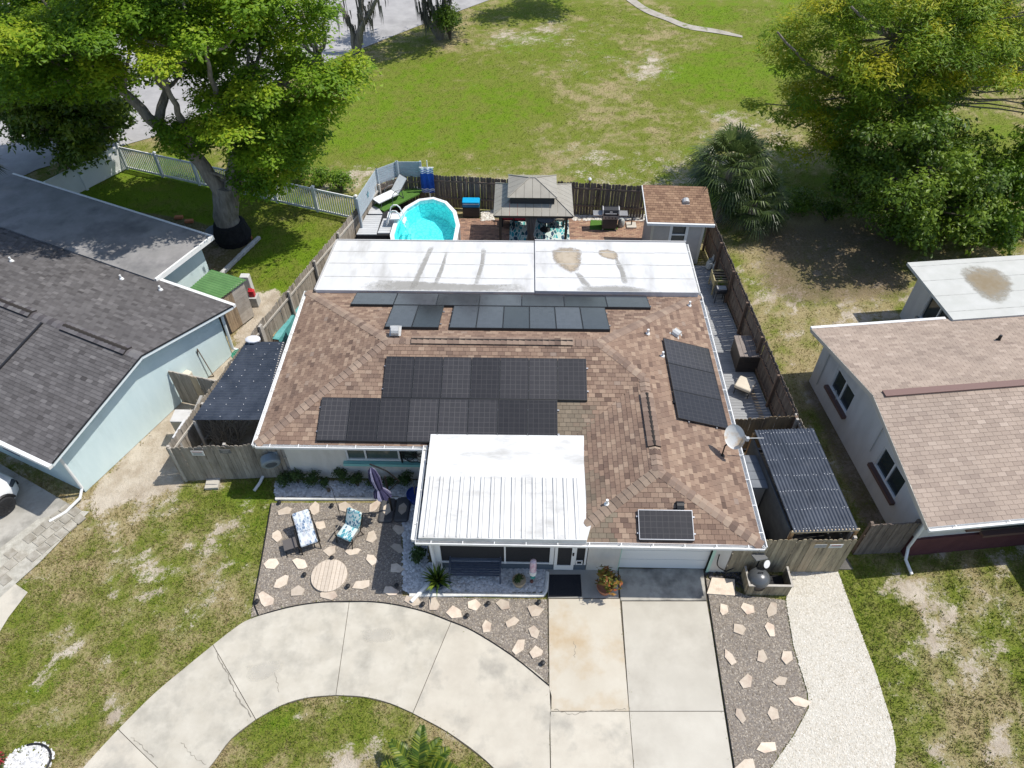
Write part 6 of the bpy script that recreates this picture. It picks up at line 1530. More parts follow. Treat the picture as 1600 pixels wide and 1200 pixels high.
def patio_chair(lab, p, rz, mc):
    t = thing('patio_chair', lab, 'chair', p, rz); f = MB()
    for x, y in ((-.27, -.27), (.27, -.27), (-.27, .3), (.27, .3)): f.tube([(x, y, 0), (x * .95, y, .42)], .018, 6)
    for x in (-.3, .3): f.tube([(x, -.3, .4), (x, -.28, .62), (x, .25, .64), (x, .36, .95)], .018, 6)
    f.box(-.27, .27, -.28, .3, .38, .41); f.tube([(-.3, .36, .95), (.3, .36, .95)], .018, 6); f.build('frame', M_gzd, t, local=True)
    MB().rbox((0, 0, .47), .54, .56, .12, .05).build('cushion', mc, t, local=True); b_ = MB(); b_.beam((0, .27, .5), (0, .38, .95), .52, .1, up=(0, 1, 0)); b_.build('back_cushion', mc, t, local=True)
for (x, y, lab, mc) in ((794, 342, 'left red cushioned chair under the front edge of the gazebo', M_red), (812, 343, 'red cushioned chair next to the gazebo curtain', M_red), (852, 342, 'beige cushioned chair right of the gazebo curtain', M_beige), (872, 343, 'beige cushioned chair near the right gazebo post', M_beige)):
    q = P(x, y + 11); patio_chair(lab, (q.x, q.y + .1, .05), 0, mc)
q = P(852, 360); tb = thing('patio_table', 'round dark patio table under the gazebo', 'table', (q.x, q.y, .05)); MB().lathe([(.5, .68), (.5, .71)], (0, 0, 0), 18).build('top', mat('dark_glass', (.02, .025, .03), rough=.2), tb, local=True); fm_ = MB(); fm_.tube([(0, 0, 0), (0, 0, .68)], .04, 8); fm_.lathe([(.28, 0), (.25, .03)], (0, 0, 0), 12); fm_.build('leg', M_gzd, tb, local=True)
# sign post
q = P(917, 334); t = thing('sign_post', 'wooden post with two plank signs in front of the back fence', 'sign', (q.x, q.y, 0))
MB().cbox((0, 0, .95), .09, .09, 1.9).build('post', M_timb, t, local=True)
for z, l_ in ((1.5, .4), (.98, .4)): MB().prism([(.06, -.07), (.06 + l_, -.07), (.12 + l_, 0), (.06 + l_, .07), (.06, .07)], -.015, .015, Matrix.Translation((0, -.05, z)) @ Matrix.Rotation(math.pi / 2, 4, 'X')).build('plank_sign', mat('sign_board', (.42, .27, .16), rough=.8), t, local=True)
MB().lathe([(.04, 1.9), (.09, 1.93), (.09, 1.98), (.03, 2.05)], (0, 0, 0), 10).build('lamp', M_vinyl, t, local=True)
# gas grill
q = P(951, 357); t = thing('gas_grill', 'black hooded gas grill with stainless side shelves on the patio', 'grill', (q.x, q.y, .03))
M_ss = mat('stainless', (.52, .52, .52), (.46, .46, .46), scale=6, rough=.35, metal=.6); M_blk = mat('grill_black', (.018, .019, .022), rough=.3, spec=.6)
cb = MB(); cb.box(-.36, .36, -.24, .24, .12, .78)
cb.build('cabinet', mat('grill_cabinet', (.05, .052, .056), rough=.45), t, local=True)
MB().box(-.37, .37, -.29, -.24, .68, .86).build('control_panel', M_ss, t, local=True)
for k in range(4): MB().lathe([(.03, 0), (.026, .035)], (0, 0, 0), 8, Matrix.Translation((-.24 + k * .16, -.29, .77)) @ Matrix.Rotation(math.pi / 2, 4, 'X')).build('knob', M_blk, t, local=True)
hd = MB(); hd.loft([[Vector((x, y, z)) for y, z in ((-.25, .86), (-.27, .98), (-.2, 1.14), (-.02, 1.22), (.16, 1.16), (.24, 1.0), (.24, .86))] for x in (-.36, .36)], True); h_ = hd.build('hood', M_blk, t, local=True)
for x in (-.385, .385): MB().loft([[Vector((xx, y, z)) for y, z in ((-.26, .86), (-.28, .98), (-.2, 1.16), (-.02, 1.24), (.17, 1.17), (.25, 1.0), (.25, .86))] for xx in (x - .024, x + .024)], True).build('end_cap', M_ss, t, local=True)
MB().tube([(-.28, -.3, 1.0), (.28, -.3, 1.0)], .02, 6).build('handle', M_ss, h_, local=True); MB().cbox((0, -.262, 1.07), .12, .01, .05).build('badge', M_white, h_, local=True)
for x in (-.62, .62): MB().box(x - .22, x + .22, -.24, .2, .84, .88).build('side_shelf', M_ss, t, local=True)
for x, y in ((-.32, -.2), (.32, -.2), (-.32, .2), (.32, .2)): MB().box(x - .03, x + .03, y - .03, y + .03, 0, .12).build('leg', M_ss, t, local=True)
q = P(970, 354); t = tag(MB().lathe([(.15, 0), (.17, .05), (.17, .3), (.12, .4), (.05, .43)], (q.x, q.y, .03), 12).build('fuel_tank', mat('grey_tank', (.36, .38, .38), rough=.5), smooth=True, org=(q.x, q.y, .03)), 'grey gas bottle standing right of the gas grill', 'gas bottle')
q = P(986, 354); t = thing('umbrella_base', 'square pale umbrella base with a short black tube near the shed', 'umbrella base', (q.x, q.y, .03)); MB().box(-.24, .24, -.24, .24, 0, .08).build('slab', mat('base_stone', (.50, .46, .40), rough=.8), t, local=True); MB().tube([(0, 0, .08), (0, 0, .5)], .03, 8).build('tube', M_black, t, local=True)
# propane tanks
M_prop = mat('propane_white', (.52, .54, .53), (.46, .48, .47), scale=6, rough=.5)
def propane(lab, p):
    t = thing('propane_tank', lab, 'propane tank', p, random.random() * 6, 'propane tanks'); MB().lathe([(.1, 0), (.11, .03), (.15, .06), (.155, .3), (.13, .38), (.06, .43)], (0, 0, 0), 14).build('tank', M_prop, t, local=True, smooth=True)
    c_ = MB(); c_.lathe([(.10, .42), (.10, .52), (.088, .52), (.088, .42)], (0, 0, 0), 12, caps=False); c_.build('collar', M_prop, t, local=True); MB().lathe([(.03, .42), (.03, .5)], (0, 0, 0), 6).build('valve', mat('brass', (.3, .22, .08), rough=.4, metal=.8), t, local=True)
for (x, y, lab) in ((1107, 419, 'white propane tank nearest the shed corner, left of the three'), (1115, 412, 'white propane tank at the back, against the fence'), (1117, 423, 'off white propane tank at the front right of the three')):
    q = P(x, y, .15); propane(lab, (q.x, q.y, .14))
# raised planter
q = P(1120, 452, .14); t = thing('raised_planter', 'raised timber planter box with leafy plants on the side deck', 'planter', (q.x, q.y, .14))
bx = MB()
for a, b, c, d in ((-.32, .32, -.4, -.36), (-.32, .32, .36, .4), (-.32, -.28, -.36, .36), (.28, .32, -.36, .36)): bx.box(a, b, c, d, .45, .78)
bx.build('box', mat('green_timber', (.36, .31, .17), (.42, .36, .2), scale=4, rough=.8), t, local=True); MB().box(-.28, .28, -.36, .36, .5, .72).build('soil', mat('potting_soil', (.05, .035, .025), rough=1), t, local=True)
for x in (-.3, .3):
    for y in (-.38, .38): MB().box(x - .025, x + .025, y - .025, y + .025, 0, .8).build('leg', MATS['green_timber'], t, local=True)
for k in range(3): MB().box(-.28, .28, -.22 + k * .2, -.19 + k * .2, .73, .76).build('slat', MATS['pale_timber'], t, local=True)
PLANTER = (q.x, q.y)
# black stool / side burner
q = P(1122, 470, .14); t = thing('charcoal_grill', 'small black charcoal grill with a grey tray on the side deck', 'grill', (q.x, q.y, .14)); MB().rbox((0, 0, .62), .5, .42, .22, .06).build('body', M_blk, t, local=True); MB().box(-.2, .2, -.16, .1, .735, .76).build('tray', mat('grey_tray', (.3, .3, .3), rough=.5), t, local=True)
lg = MB()
for x in (-.2, .2):
    for y in (-.16, .16): lg.tube([(x, y, 0), (x * .9, y * .9, .55)], .015, 5)
lg.build('legs', M_blk, t, local=True)
# deck storage box
k0 = P(1155, 580, .14); k1 = P(1150, 527, 1.0); xb0, xb1 = P(1146, 525, .95).x, P(1190, 560, .95).x
yb0, yb1 = P(1160, 582, .14).y, P(1150, 526, .95).y
sbx = thing('deck_box', 'tall dark brown deck storage box with a slatted lid by the fence', 'storage box', ((xb0 + xb1) / 2, (yb0 + yb1) / 2, .14))
M_dkb = mat('dark_resin_brown', (.045, .037, .032), rough=.6, rand=.05); w_ = xb1 - xb0; l_ = yb1 - yb0
M_dkbl = mat('resin_lid', (.20, .165, .145), (.25, .21, .18), scale=4, rough=.6)
MB().box(-w_ / 2 + .03, w_ / 2 - .03, -l_ / 2 + .03, l_ / 2 - .03, 0, .82).build('body', M_dkb, sbx, local=True)
for k in range(5): MB().box(-w_ / 2 + w_ * k / 5 + .006, -w_ / 2 + w_ * (k + 1) / 5 - .006, -l_ / 2, l_ / 2, .82, .875).build('lid_slat', M_dkbl, sbx, local=True)
for k in range(6):
    for s_ in (-1,): MB().box(-w_ / 2, w_ / 2, -l_ / 2 + .015, -l_ / 2 + .03, .03 + k * .13, .15 + k * .13).build('side_slat', M_dkb, sbx, local=True)
q = P(1164, 602, .5); t = thing('ottoman', 'beige cushioned ottoman on the side deck beside the storage box', 'ottoman', (q.x, q.y, .14), -.55); MB().rbox((0, 0, .4), .66, .66, .16, .07).build('cushion', mat('cream_cushion', (.58, .51, .40), (.62, .55, .44), scale=5, rough=.9), t, local=True, smooth=True)
lg = MB(); lg.box(-.3, .3, -.3, .3, .28, .32)
for x in (-.27, .27):
    for y in (-.27, .27): lg.tube([(x, y, 0), (x, y, .3)], .018, 6)
lg.build('frame', M_black, t, local=True)
q = P(1228, 664, .3); t = thing('storage_tote', 'dark blue lidded tote behind the cross fence', 'tote', (q.x, q.y, 0)); MB().rbox((0, 0, .3), .6, .42, .6, .05).build('body', mat('tote_blue', (.02, .03, .05), rough=.5), t, local=True); MB().rbox((0, 0, .62), .64, .46, .06, .05).build('lid', mat('tote_lid', (.12, .14, .17), rough=.5), t, local=True)
# ============================================================ FRONT AND SIDE YARD THINGS
# satellite dish on a mast at the right eave
m0 = on(1128, 712, n_r, (XR, YG, ZE)); dc = m0 + Vector((.25, .12, .78))
t = thing('satellite_dish', 'large rust stained satellite dish on a bent mast at the right roof edge', 'satellite dish', m0)
dv = Vector((-.42, -.62, .66)).normalized(); Mx = Matrix.Translation(dc) @ Vector((0, 0, 1)).rotation_difference(dv).to_matrix().to_4x4()
prof = [(.02, -.09), (.2, -.075), (.3, -.045), (.35, -.01), (.36, .005), (.35, -.005), (.30, -.025), (.19, -.058), (.02, -.072)]
dm_ = MB(); dm_.lathe(prof, (0, 0, 0), 28, Mx @ Matrix.Diagonal((.86, 1.08, .9, 1)), True)
M_dish = mat('dish_paint', (.60, .59, .55), (.66, .65, .62), scale=2, rough=.85, spec=.15, third=(.52, .32, .14), tscale=1.6, tlo=.47, thi=.66)
dm_.build('reflector', M_dish, t, smooth=True)
ms = MB(); ms.tube([m0, m0 + Vector((0, .02, .45)), dc - dv * .16], .025, 7); ms.build('mast', M_bronze, t); MB().lathe([(.1, 0), (.09, .02), (.03, .04)], m0 - Vector((0, 0, .01)), 8).build('foot', M_bronze, t)
am = MB(); lnb = dc + dv * .42 + Vector((.48, .05, -.12)); am.tube([dc + Mx.to_3x3() @ Vector((.3, 0, -.05)), lnb], .016, 5); am.tube([dc + Vector((.36, .0, -.06)), dc + Vector((.95, .1, -.16))], .015, 5); am.build('feed_arm', M_galv, t)
MB().rbox(lnb, .1, .1, .14, .02).build('feed_horn', mat('feed_grey', (.42, .43, .44), rough=.5), t)
# small dish, smoker and box in the wooden corner planter
pa, pb, pc_, pd2 = P(1176, 934), P(1232, 932), P(1229, 890), P(1158, 895)
bx = thing('planter_box', 'weathered open plank box at the right corner of the driveway', 'planter box', P(1198, 925))
zb = .55
pa_t, pb_t = P(1171, 915, .55), P(1237, 913, .55); X0, X1, Y0, Y1 = P(1171, 915, .55).x, P(1237, 913, .55).x, P(1171, 915, .55).y, P(1160, 885, .55).y
plankwall(bx, (X0, Y0), (X1, Y0), 0, zb, 13, MATS['front_board']); plankwall(bx, (X0, Y0 + .04), (X0, Y1), 0, zb, 7, MATS['front_board']); plankwall(bx, (X1, Y0 + .04), (X1, Y1), 0, zb, 7, MATS['front_board'])
cp_ = MB(); cp_.box(X0 - .03, X1 + .03, Y0 - .04, Y0 + .03, zb + .02, zb + .045); cp_.box(X0 - .03, X0 + .03, Y0 + .03, Y1, zb + .02, zb + .045); cp_.box(X1 - .03, X1 + .03, Y0 + .03, Y1, zb + .02, zb + .045); cp_.build('top_rail', M_rail, bx)
MB().box(X0 + .02, X1 - .02, Y0 + .02, Y1, .01, .05).build('floor', M_dark, bx)
q = P(1186, 902, .6); t = thing('kettle_smoker', 'dark grey domed kettle smoker inside the plank box', 'smoker', (q.x, q.y, 0))
M_ket = mat('kettle_enamel', (.075, .08, .085), rough=.25, spec=.6)
MB().lathe([(.2, .1), (.31, .3), (.33, .55)], (0, 0, 0), 20).build('bowl', M_blk, t, local=True, smooth=True); MB().lathe([(.345, .55), (.335, .62), (.26, .74), (.12, .8), (.02, .81)], (0, 0, 0), 20).build('lid', M_ket, t, local=True, smooth=True)
MB().tube([(-.07, .02, .80), (-.06, .02, .86), (.06, .02, .86), (.07, .02, .80)], .014, 6).build('handle', M_black, t, local=True)
lg = MB()
for k in range(3): a_ = k * 2.09; lg.tube([(.2 * math.cos(a_), .2 * math.sin(a_), .15), (.3 * math.cos(a_), .3 * math.sin(a_), 0)], .015, 5)
lg.build('legs', M_black, t, local=True)
q = P(1190, 872, 1.1); t = thing('flood_light', 'square grey solar panel with a round white lamp on a pole by the fence corner', 'solar light', (q.x, q.y, 0)); 
MB().tube([(0, .05, 0), (0, .05, 1.1)], .02, 6).build('pole', M_black, t, local=True); p_ = MB(); Mt = Matrix.Translation((-.08, 0, 1.15)) @ Matrix.Rotation(-.35, 4, 'X') @ Matrix.Rotation(.3, 4, 'Z'); p_.box(-.2, .2, -.14, .14, 0, .04, Mt); p_.build('panel', mat('solar_grey', (.16, .165, .17), rough=.3), t, local=True)
MB().lathe([(.03, 0), (.12, .03), (.13, .05), (.02, .055)], (0, 0, 0), 16, Matrix.Translation((.14, -.1, .95)) @ Matrix.Rotation(.9, 4, 'X') @ Matrix.Rotation(.5, 4, 'Y')).build('lamp', mat('lamp_white', (.66, .66, .66), rough=.4), t, local=True)
# black rubble and slab by the garage corner
q = P(1125, 920); sl_ = MB().prism([(-.45, -.2), (.4, -.25), (.5, .3), (-.2, .35)], 0, .05).build('paving_slab', M_flag, None, local=True); sl_.location = (q.x, q.y, .015); tag(sl_, 'pinkish paving slab beside the plank box, half in its shadow', 'slab')
sr2 = P(1135, 893); stones('dark_rubble', [px((1102, 895), (1160, 893), (1170, 905), (1104, 903)), px((1143, 903), (1165, 903), (1168, 920), (1145, 918))], 260, .03, .08, mat('dark_stone', (.2, .2, .2), tone=True, rough=.9, ramp=[(.02, .02, .022), (.06, .055, .055), (.11, .1, .1)]), .02, 12)
cb_ = MB(); h0 = PY(1124, 867, WG - .03); hp = [h0, h0 + Vector((.02, -.1, -.45)), P(1135, 893, .15), P(1160, 880, .45), P(1178, 868, .8)]
pts = smooth_line([(p.x, p.y) for p in hp], 6); zz = [h0.z, h0.z - .45, .15, .45, .8]
pp = []
for i, (x, y) in enumerate(pts):
    f_ = min(i / 6, 3.999); k = int(f_); pp.append((x, y, zz[k] + (zz[k + 1] - zz[k]) * (f_ - k)))
cb_.tube(pp, .018, 6); tag(cb_.build('power_cable', M_black, smooth=True, org=h0), 'black cable looping from the garage wall to the plank box', 'cable')
# signs on fences
def plate(lab, p, w, h, txts, mb_, dirx=1.0, nm='sign', cat='sign', tcol=None, rz=0.0):
    t = thing(nm, lab, cat, p, rz); MB().box(-w / 2, w / 2, -.012, 0, -h / 2, h / 2).build('plate', mb_, t, local=True)
    for (s_, x, z, sz, col) in txts:
        c = bpy.data.curves.new('lettering', 'FONT'); c.body = s_; c.size = sz; c.align_x = 'CENTER'; c.align_y = 'CENTER'; c.extrude = .001
        o = bpy.data.objects.new('lettering', c); dg = bpy.context.evaluated_depsgraph_get(); COL.objects.link(o); dg.update(); me = bpy.data.meshes.new_from_object(o.evaluated_get(dg)); bpy.data.objects.remove(o); me.materials.clear(); me.materials.append(col)
        q = bpy.data.objects.new('lettering', me); link(q, t); q.location = (x, -.0145, z); q.rotation_euler = (math.pi / 2, 0, 0)
    return t
M_redp = mat('red_print', (.45, .03, .03), rough=.6); M_plw = mat('sign_white', (.64, .64, .62), (.58, .58, .56), scale=6, rough=.6); M_plg = mat('sign_grey', (.12, .12, .125), rough=.6); M_prt = mat('grey_print', (.25, .25, .25), rough=.6)
yF = f_c.y - .03
def barcode_lines(t, w, rows, m):
    for z, l_ in rows: MB().box(-w * l_ / 2, w * l_ / 2, -.0145, -.0125, z - .012, z + .012).build('print_line', m, t, local=True)
q = PY(309, 708, yF); t = plate('white sign with red heading on the left fence gate', (q.x, q.y, q.z), .42, .24, [], M_plw); barcode_lines(t, .42, ((.075, .8),), M_redp); barcode_lines(t, .42, ((.0, .7), (-.06, .75)), M_prt)
q = PY(352, 705, yF); t = plate('dark grey sign on the left fence gate', (q.x, q.y, q.z), .38, .2, [], M_plg); barcode_lines(t, .38, ((.04, .7), (-.03, .5)), M_rail)
fgy = P(1136, 917).y; ygate = fgy + (P(1309, 894).y - fgy) * .75 - .04
q = PY(1282, 853, ygate); t = plate('pale grey sign on the gate fence under the lean-to', (q.x, q.y, q.z), .36, .17, [], mat('pale_sign', (.30, .30, .29), rough=.6), rz=.05); barcode_lines(t, .36, ((.03, .7), (-.03, .6)), M_prt)
q = PY(1306, 853, ygate + .05); t = plate('white sign on the gate fence next to the orange post', (q.x, q.y, q.z), .40, .18, [], M_plw, rz=.05); barcode_lines(t, .40, ((.04, .7),), M_redp); barcode_lines(t, .4, ((-.02, .8),), M_prt)
# hose reel on the left fence corner
q = PY(428, 717, f_d.y - .1); t = thing('hose_reel', 'round grey blue hose reel on the fence beside the house corner', 'hose reel', (q.x - .1, q.y, q.z)); Mr = Matrix.Rotation(math.pi / 2, 4, 'X') @ Matrix.Identity(4)
M_reel = mat('reel_grey', (.20, .235, .26), (.25, .29, .31), scale=5, rough=.6)
MB().lathe([(.3, -.15), (.32, -.05), (.32, .12), (.28, .16)], (0, 0, 0), 18, Matrix.Translation((0, -.08, 0)) @ Matrix.Rotation(1.9, 4, 'X') @ Matrix.Rotation(.35, 4, 'Y')).build('case', M_reel, t, local=True, smooth=True); MB().lathe([(.2, .162), (.17, .18), (.04, .185)], (0, 0, 0), 14, Matrix.Translation((0, -.08, 0)) @ Matrix.Rotation(1.9, 4, 'X') @ Matrix.Rotation(.35, 4, 'Y')).build('hub', mat('reel_dark', (.07, .085, .1), rough=.5), t, local=True); MB().box(-.05, .25, .05, .12, -.1, .3).build('bracket', M_reel, t, local=True)
# side yard clutter on the left
q = P(281, 690); y_ = P(285, 665); t = thing('folding_table', 'white folding table leaning on edge behind the left front fence', 'table', (q.x, q.y, 0))
ta_, tb_ = P(270, 683, 1.75), P(288, 655, 1.75); m_ = MB(); m_.beam(ta_ - Vector((0, 0, .7)), tb_ - Vector((0, 0, .7)), .08, 1.35); m_.build('top', mat('table_white', (.60, .60, .60), rough=.5), t); MB().beam(ta_ + Vector((.1, 0, -.75)), tb_ + Vector((.1, 0, -.75)), .04, 1.0).build('folded_legs', M_galv, t)
q = P(300, 690); t = thing('appliance_crate', 'cream wooden crate standing beside the leaning table', 'crate', (q.x, q.y + .2, 0)); MB().box(-.35, .3, -.3, .25, 0, 1.2).build('side_board', mat('cream_board', (.42, .36, .26), (.48, .42, .31), scale=3, rough=.8), t, local=True); MB().box(-.36, .31, -.31, .26, 1.2, 1.24).build('lid', M_wst, t, local=True)
q = P(322, 680); MB_ = MB().box(q.x - .05, q.x + .05, q.y - .1, q.y + .75, 0, 1.35); tag(MB_.build('old_door', mat('grey_door', (.30, .29, .27), (.36, .35, .33), scale=3, rough=.8), org=(q.x, q.y, 0)), 'old grey panel leaning inside the left gate yard', 'panel')
tw_ = MB(); c = P(355, 690, .2)
for k in range(110):
    a_ = random.uniform(.2, 2.9); l_ = random.uniform(.8, 1.9); p0 = c + Vector((random.uniform(-.5, .5), random.uniform(-.1, .4), 0)); p1 = p0 + Vector((l_ * math.cos(a_) * .8, l_ * .5 * random.uniform(-.2, .8), l_ * math.sin(a_) * .8))
    tw_.tube([p0, p0.lerp(p1, .5) + Vector((random.uniform(-.1, .1), 0, .08)), p1], [.02, .014, .006], 4)
tag(tw_.build('branch_pile', mat('dead_branch', (.36, .31, .24), (.46, .40, .32), scale=10, rough=1), org=c), 'pile of cut dry branches under the end of the left lean-to', 'branch pile')
tp = thing('lumber_stack', 'stacked lumber under a turquoise tarp between the left fence and the roof', 'lumber stack', P(440, 515))
u0, u1 = P(424, 530, .6), P(458, 478, .6); d = (u1 - u0).normalized(); s_ = Vector((d.y, -d.x, 0))
MB().beam(u0 - Vector((0, 0, .3)), u1 - Vector((0, 0, .3)), .6, .55).build('boards', M_wood, tp)
ls = []
for k in range(9):
    f_ = k / 8; c_ = u0.lerp(u1, f_); ls.append([c_ + s_ * (x + random.uniform(-.02, .02)) + Vector((0, 0, z + random.uniform(-.02, .03))) for x, z in ((-.36, -.35), (-.33, .02), (-.15, .06), (.1, .05), (.33, .01), (.36, -.4))])
m_ = MB(); m_.loft(ls, False); m_.build('tarp', mat('turquoise_tarp', (.075, .27, .27), (.11, .34, .34), scale=3, rough=.6, bump=.4, bscale=10), tp)
MB().beam(u0 + Vector((.05, .05, .12)), u1 + Vector((.05, .1, .14)), .09, .04).build('plank', mat('new_plank', (.46, .34, .18), rough=.8), tp); MB().beam(u0.lerp(u1, .3) - s_ * .25 + Vector((0, 0, .1)), u1 - s_ * .25 + Vector((0, .5, .14)), .07, .035).build('plank', M_white, tp)
q = P(396, 533, 2.15); t = MB(); t.ball(q + Vector((0, 0, .09)), .3, .2, .1, 10); tag(t.build('sack', mat('white_sack', (.66, .66, .68), rough=.8), smooth=True, org=q), 'white plastic sack lying at the top edge of the left lean-to roof', 'sack')
q = P(373, 552, .5); t = MB()
for k in range(4): t.tube([Vector((q.x + (.2 + .03 * k) * math.cos(j * .5), q.y + (.2 + .03 * k) * math.sin(j * .5), .3 + .05 * k)) for j in range(14)], .025, 5)
tag(t.build('garden_hose', mat('green_hose', (.03, .22, .14), rough=.5), org=(q.x, q.y, 0)), 'coiled green hose on the ground beside the aqua house corner', 'hose')
q0, q1_, q2_ = P(314, 590), P(334, 588), PP(308, 545, FL(.38, 0, 0), FL.u); t = MB(); t.tube([q0, q2_], .022, 5); t.tube([q1_, q2_], .022, 5); t.tube([q0, q1_], .02, 5); tag(t.build('metal_stand', mat('rusty_steel', (.20, .16, .12), rough=.7), org=q0), 'triangular steel stand leaning on the aqua wall', 'stand')
# shed side bits: red can, utility box
q = P(399, 475); t = thing('gas_can', 'red plastic fuel can beside the plank shed', 'fuel can', (q.x, q.y, 0)); MB().rbox((0, 0, .62), .26, .2, .32, .04).build('can', mat('red_plastic', (.50, .03, .04), rough=.4), t, local=True); MB().tube([(-.1, 0, .78), (-.1, 0, .86), (.08, 0, .86)], .02, 5).build('handle', MATS['red_plastic'], t, local=True); MB().box(-.2, .2, -.2, .2, 0, .46).build('crate', mat('grey_crate', (.4, .4, .38), rough=.7), t, local=True)
q = P(391, 458); tag(MB().rbox((q.x, q.y, .5), .4, .3, 1.0, .04).build('utility_box', mat('box_white', (.52, .52, .50), rough=.6), org=(q.x, q.y, 0)), 'pale utility box at the back corner of the plank shed', 'utility box')
q = P(333, 758); b_ = MB().cbox((q.x, q.y, .06), .45, .4, .1, .1).build('concrete_block', M_conc_g, org=(q.x, q.y, 0)); tag(b_, 'flat square concrete block in the grass before the left gate', 'block')
q = P(338, 362, .3); t = MB(); t.ball((q.x, q.y, .28), .55, .45, .3, 12); tag(t.build('boulder', mat('grey_boulder', (.12, .135, .16), (.18, .2, .23), scale=3, rough=.8, bump=.6, bscale=10), smooth=True, org=(q.x, q.y, 0)), 'grey domed cover lying beside the big tree trunk', 'cover')
# planting bed border stones by the big tree
bd = MB(); A0 = P(345, 432); A1 = P(405, 374); n = 16; bord = thing('stone_border', 'row of pale edging stones around the mulch bed left of the lawn', 'border', A0)
for k in range(n):
    c_ = A0.lerp(A1, (k + .5) / n); MB().rbox((c_.x, c_.y, .09), .3, .18, .16 + random.uniform(0, .04), .04, math.atan2((A1 - A0).y, (A1 - A0).x) + random.uniform(-.15, .15)).build('stone', mat('pale_stone', (.40, .40, .39), (.50, .5, .48), scale=5, rough=.9, rand=.15), bord)
bk = thing('brick_border', 'short row of orange bricks behind the grey cover', 'border', P(285, 345))
for (x, y, r_) in ((280, 341, .1), (296, 347, .2), (388, 374, .8)):
    c_ = P(x, y); MB().cbox((c_.x, c_.y, .06), .4, .2, .12, r_).build('brick', mat('orange_brick', (.45, .17, .08), rough=.9), bk)

# ---- the front patio
M_lf1 = leaf_mat('blue_leaf_print', (.56, .60, .63), [(.56, .60, .63), (.32, .38, .44), (.60, .63, .65), (.14, .20, .30), (.40, .42, .46)], 13)
M_lf2 = leaf_mat('teal_leaf_print', (.54, .60, .59), [(.06, .26, .32), (.54, .60, .59), (.13, .36, .40), (.50, .60, .55), (.02, .12, .2)], 11)
def cush_chair(lab, p, rz, mc, back=.62, ang=1.05, seat=.62, arms=True):
    t = thing('cushioned_chair', lab, 'patio chair', p, rz)
    f = MB()
    for x in (-.34, .34):
        f.tube([(x, -.42, 0), (x, -.36, .36), (x, .2, .34), (x, .3, 0)], .022, 6)
        f.tube([(x, .18, .36), (x, .18 + back * math.cos(ang), .36 + back * math.sin(ang))], .022, 6)
        f.tube([(x * 1.12, -.36, .36), (x * 1.12, -.34, .6), (x * 1.12, .15, .62), (x * 1.08, .3, .6)], .022, 6)
    tx, tz = .18 + back * math.cos(ang), .36 + back * math.sin(ang); f.tube([(-.34, tx, tz), (0, tx + .03, tz + .05), (.34, tx, tz)], .022, 6); f.tube([(-.34, -.36, .36), (.34, -.36, .36)], .022, 6); f.build('frame', M_bronze, t, local=True)
    c_ = MB(); c_.rbox((0, -.08, .43), .62, seat, .12, .05); c_.build('seat_cushion', mc, t, local=True, smooth=True)
    Mb = Matrix.Translation((0, .2, .46)) @ Matrix.Rotation(ang - math.pi / 2 + math.pi / 2, 4, 'X'); b_ = MB(); b_.rbox((0, back / 2, .0), .6, back, .12, .05, 0, Mb); b_.build('back_cushion', mc, t, local=True, smooth=True)
    return t
q = P(484, 848); cush_chair('reclined patio lounger with pale blue leaf print cushions on the gravel', (q.x, q.y, .015), .42, M_lf1, .74, .6, .6)
q = P(549, 840); cush_chair('upright patio chair with teal leaf print cushions on the gravel', (q.x, q.y, .015), -.42, M_lf2, .66, 1.05, .6)
q = P(457, 858); t = thing('side_stool', 'small dark folding side stool left of the reclined lounger', 'stool', (q.x, q.y, .015), .4); MB().box(-.22, .22, -.2, .2, .3, .32).build('top', mat('stool_mesh', (.10, .09, .085), rough=.7), t, local=True)
lg = MB()
for x in (-.2, .2): lg.tube([(x, -.25, 0), (x, .2, .3)], .015, 5); lg.tube([(x, .25, 0), (x, -.2, .3)], .015, 5)
lg.build('legs', M_bronze, t, local=True)
for o in bpy.data.objects:
    if o.name.startswith('cushioned_chair'): o.scale = (.88, .88, .92)
# round slatted wooden disc
q = P(515, 901); t = thing('log_disc', 'round cream wooden table top lying on the gravel yard', 'disc', (q.x, q.y, .015)); M_disc = mat('cream_plank', (.50, .42, .33), (.58, .50, .41), scale=5, stretch=(1, 7, 1), rough=.85, bump=.3, rand=.08)
r_ = .56
for k in range(9):
    x0 = -r_ + 2 * r_ * k / 9 + .005; x1 = -r_ + 2 * r_ * (k + 1) / 9 - .005; pl = [(x, -math.sqrt(max(0, r_ ** 2 - x * x))) for x in np.linspace(x0, x1, 4)] + [(x, math.sqrt(max(0, r_ ** 2 - x * x))) for x in np.linspace(x1, x0, 4)]
    MB().prism(pl, 0, .08).build('plank', M_disc, t, local=True)
# cantilever umbrella, closed
bs_ = P(613, 800); t = thing('cantilever_umbrella', 'closed purple striped cantilever umbrella hanging from a curved black mast', 'umbrella', (bs_.x, bs_.y, .015))
um0 = Vector((bs_.x, bs_.y, .1)); um1 = Vector((bs_.x - .02, bs_.y + .06, 1.9))
yU = bs_.y + .05
tip = PY(577, 728, yU - .1); mid = PY(604, 737, yU - .05); end = PY(624, 751, yU)
MB().tube([um0, um1], .035, 8).build('mast', M_bronze, t)
ar = MB(); pts = smooth_line([(tip.x, tip.z), (mid.x, mid.z), (end.x, end.z)], 8); ar.tube([(x, yU - .03, z) for x, z in pts], .026, 7); ar.build('arm', M_bronze, t)
MB().tube([(bs_.x - .02, yU, 1.1), (end.x, yU, end.z)], .018, 6).build('strut', M_bronze, t); 
cx_ = MB(); crank = Vector((bs_.x, bs_.y - .06, 1.1)); cx_.rbox(crank, .12, .14, .2, .03); cx_.build('crank_box', M_bronze, t)
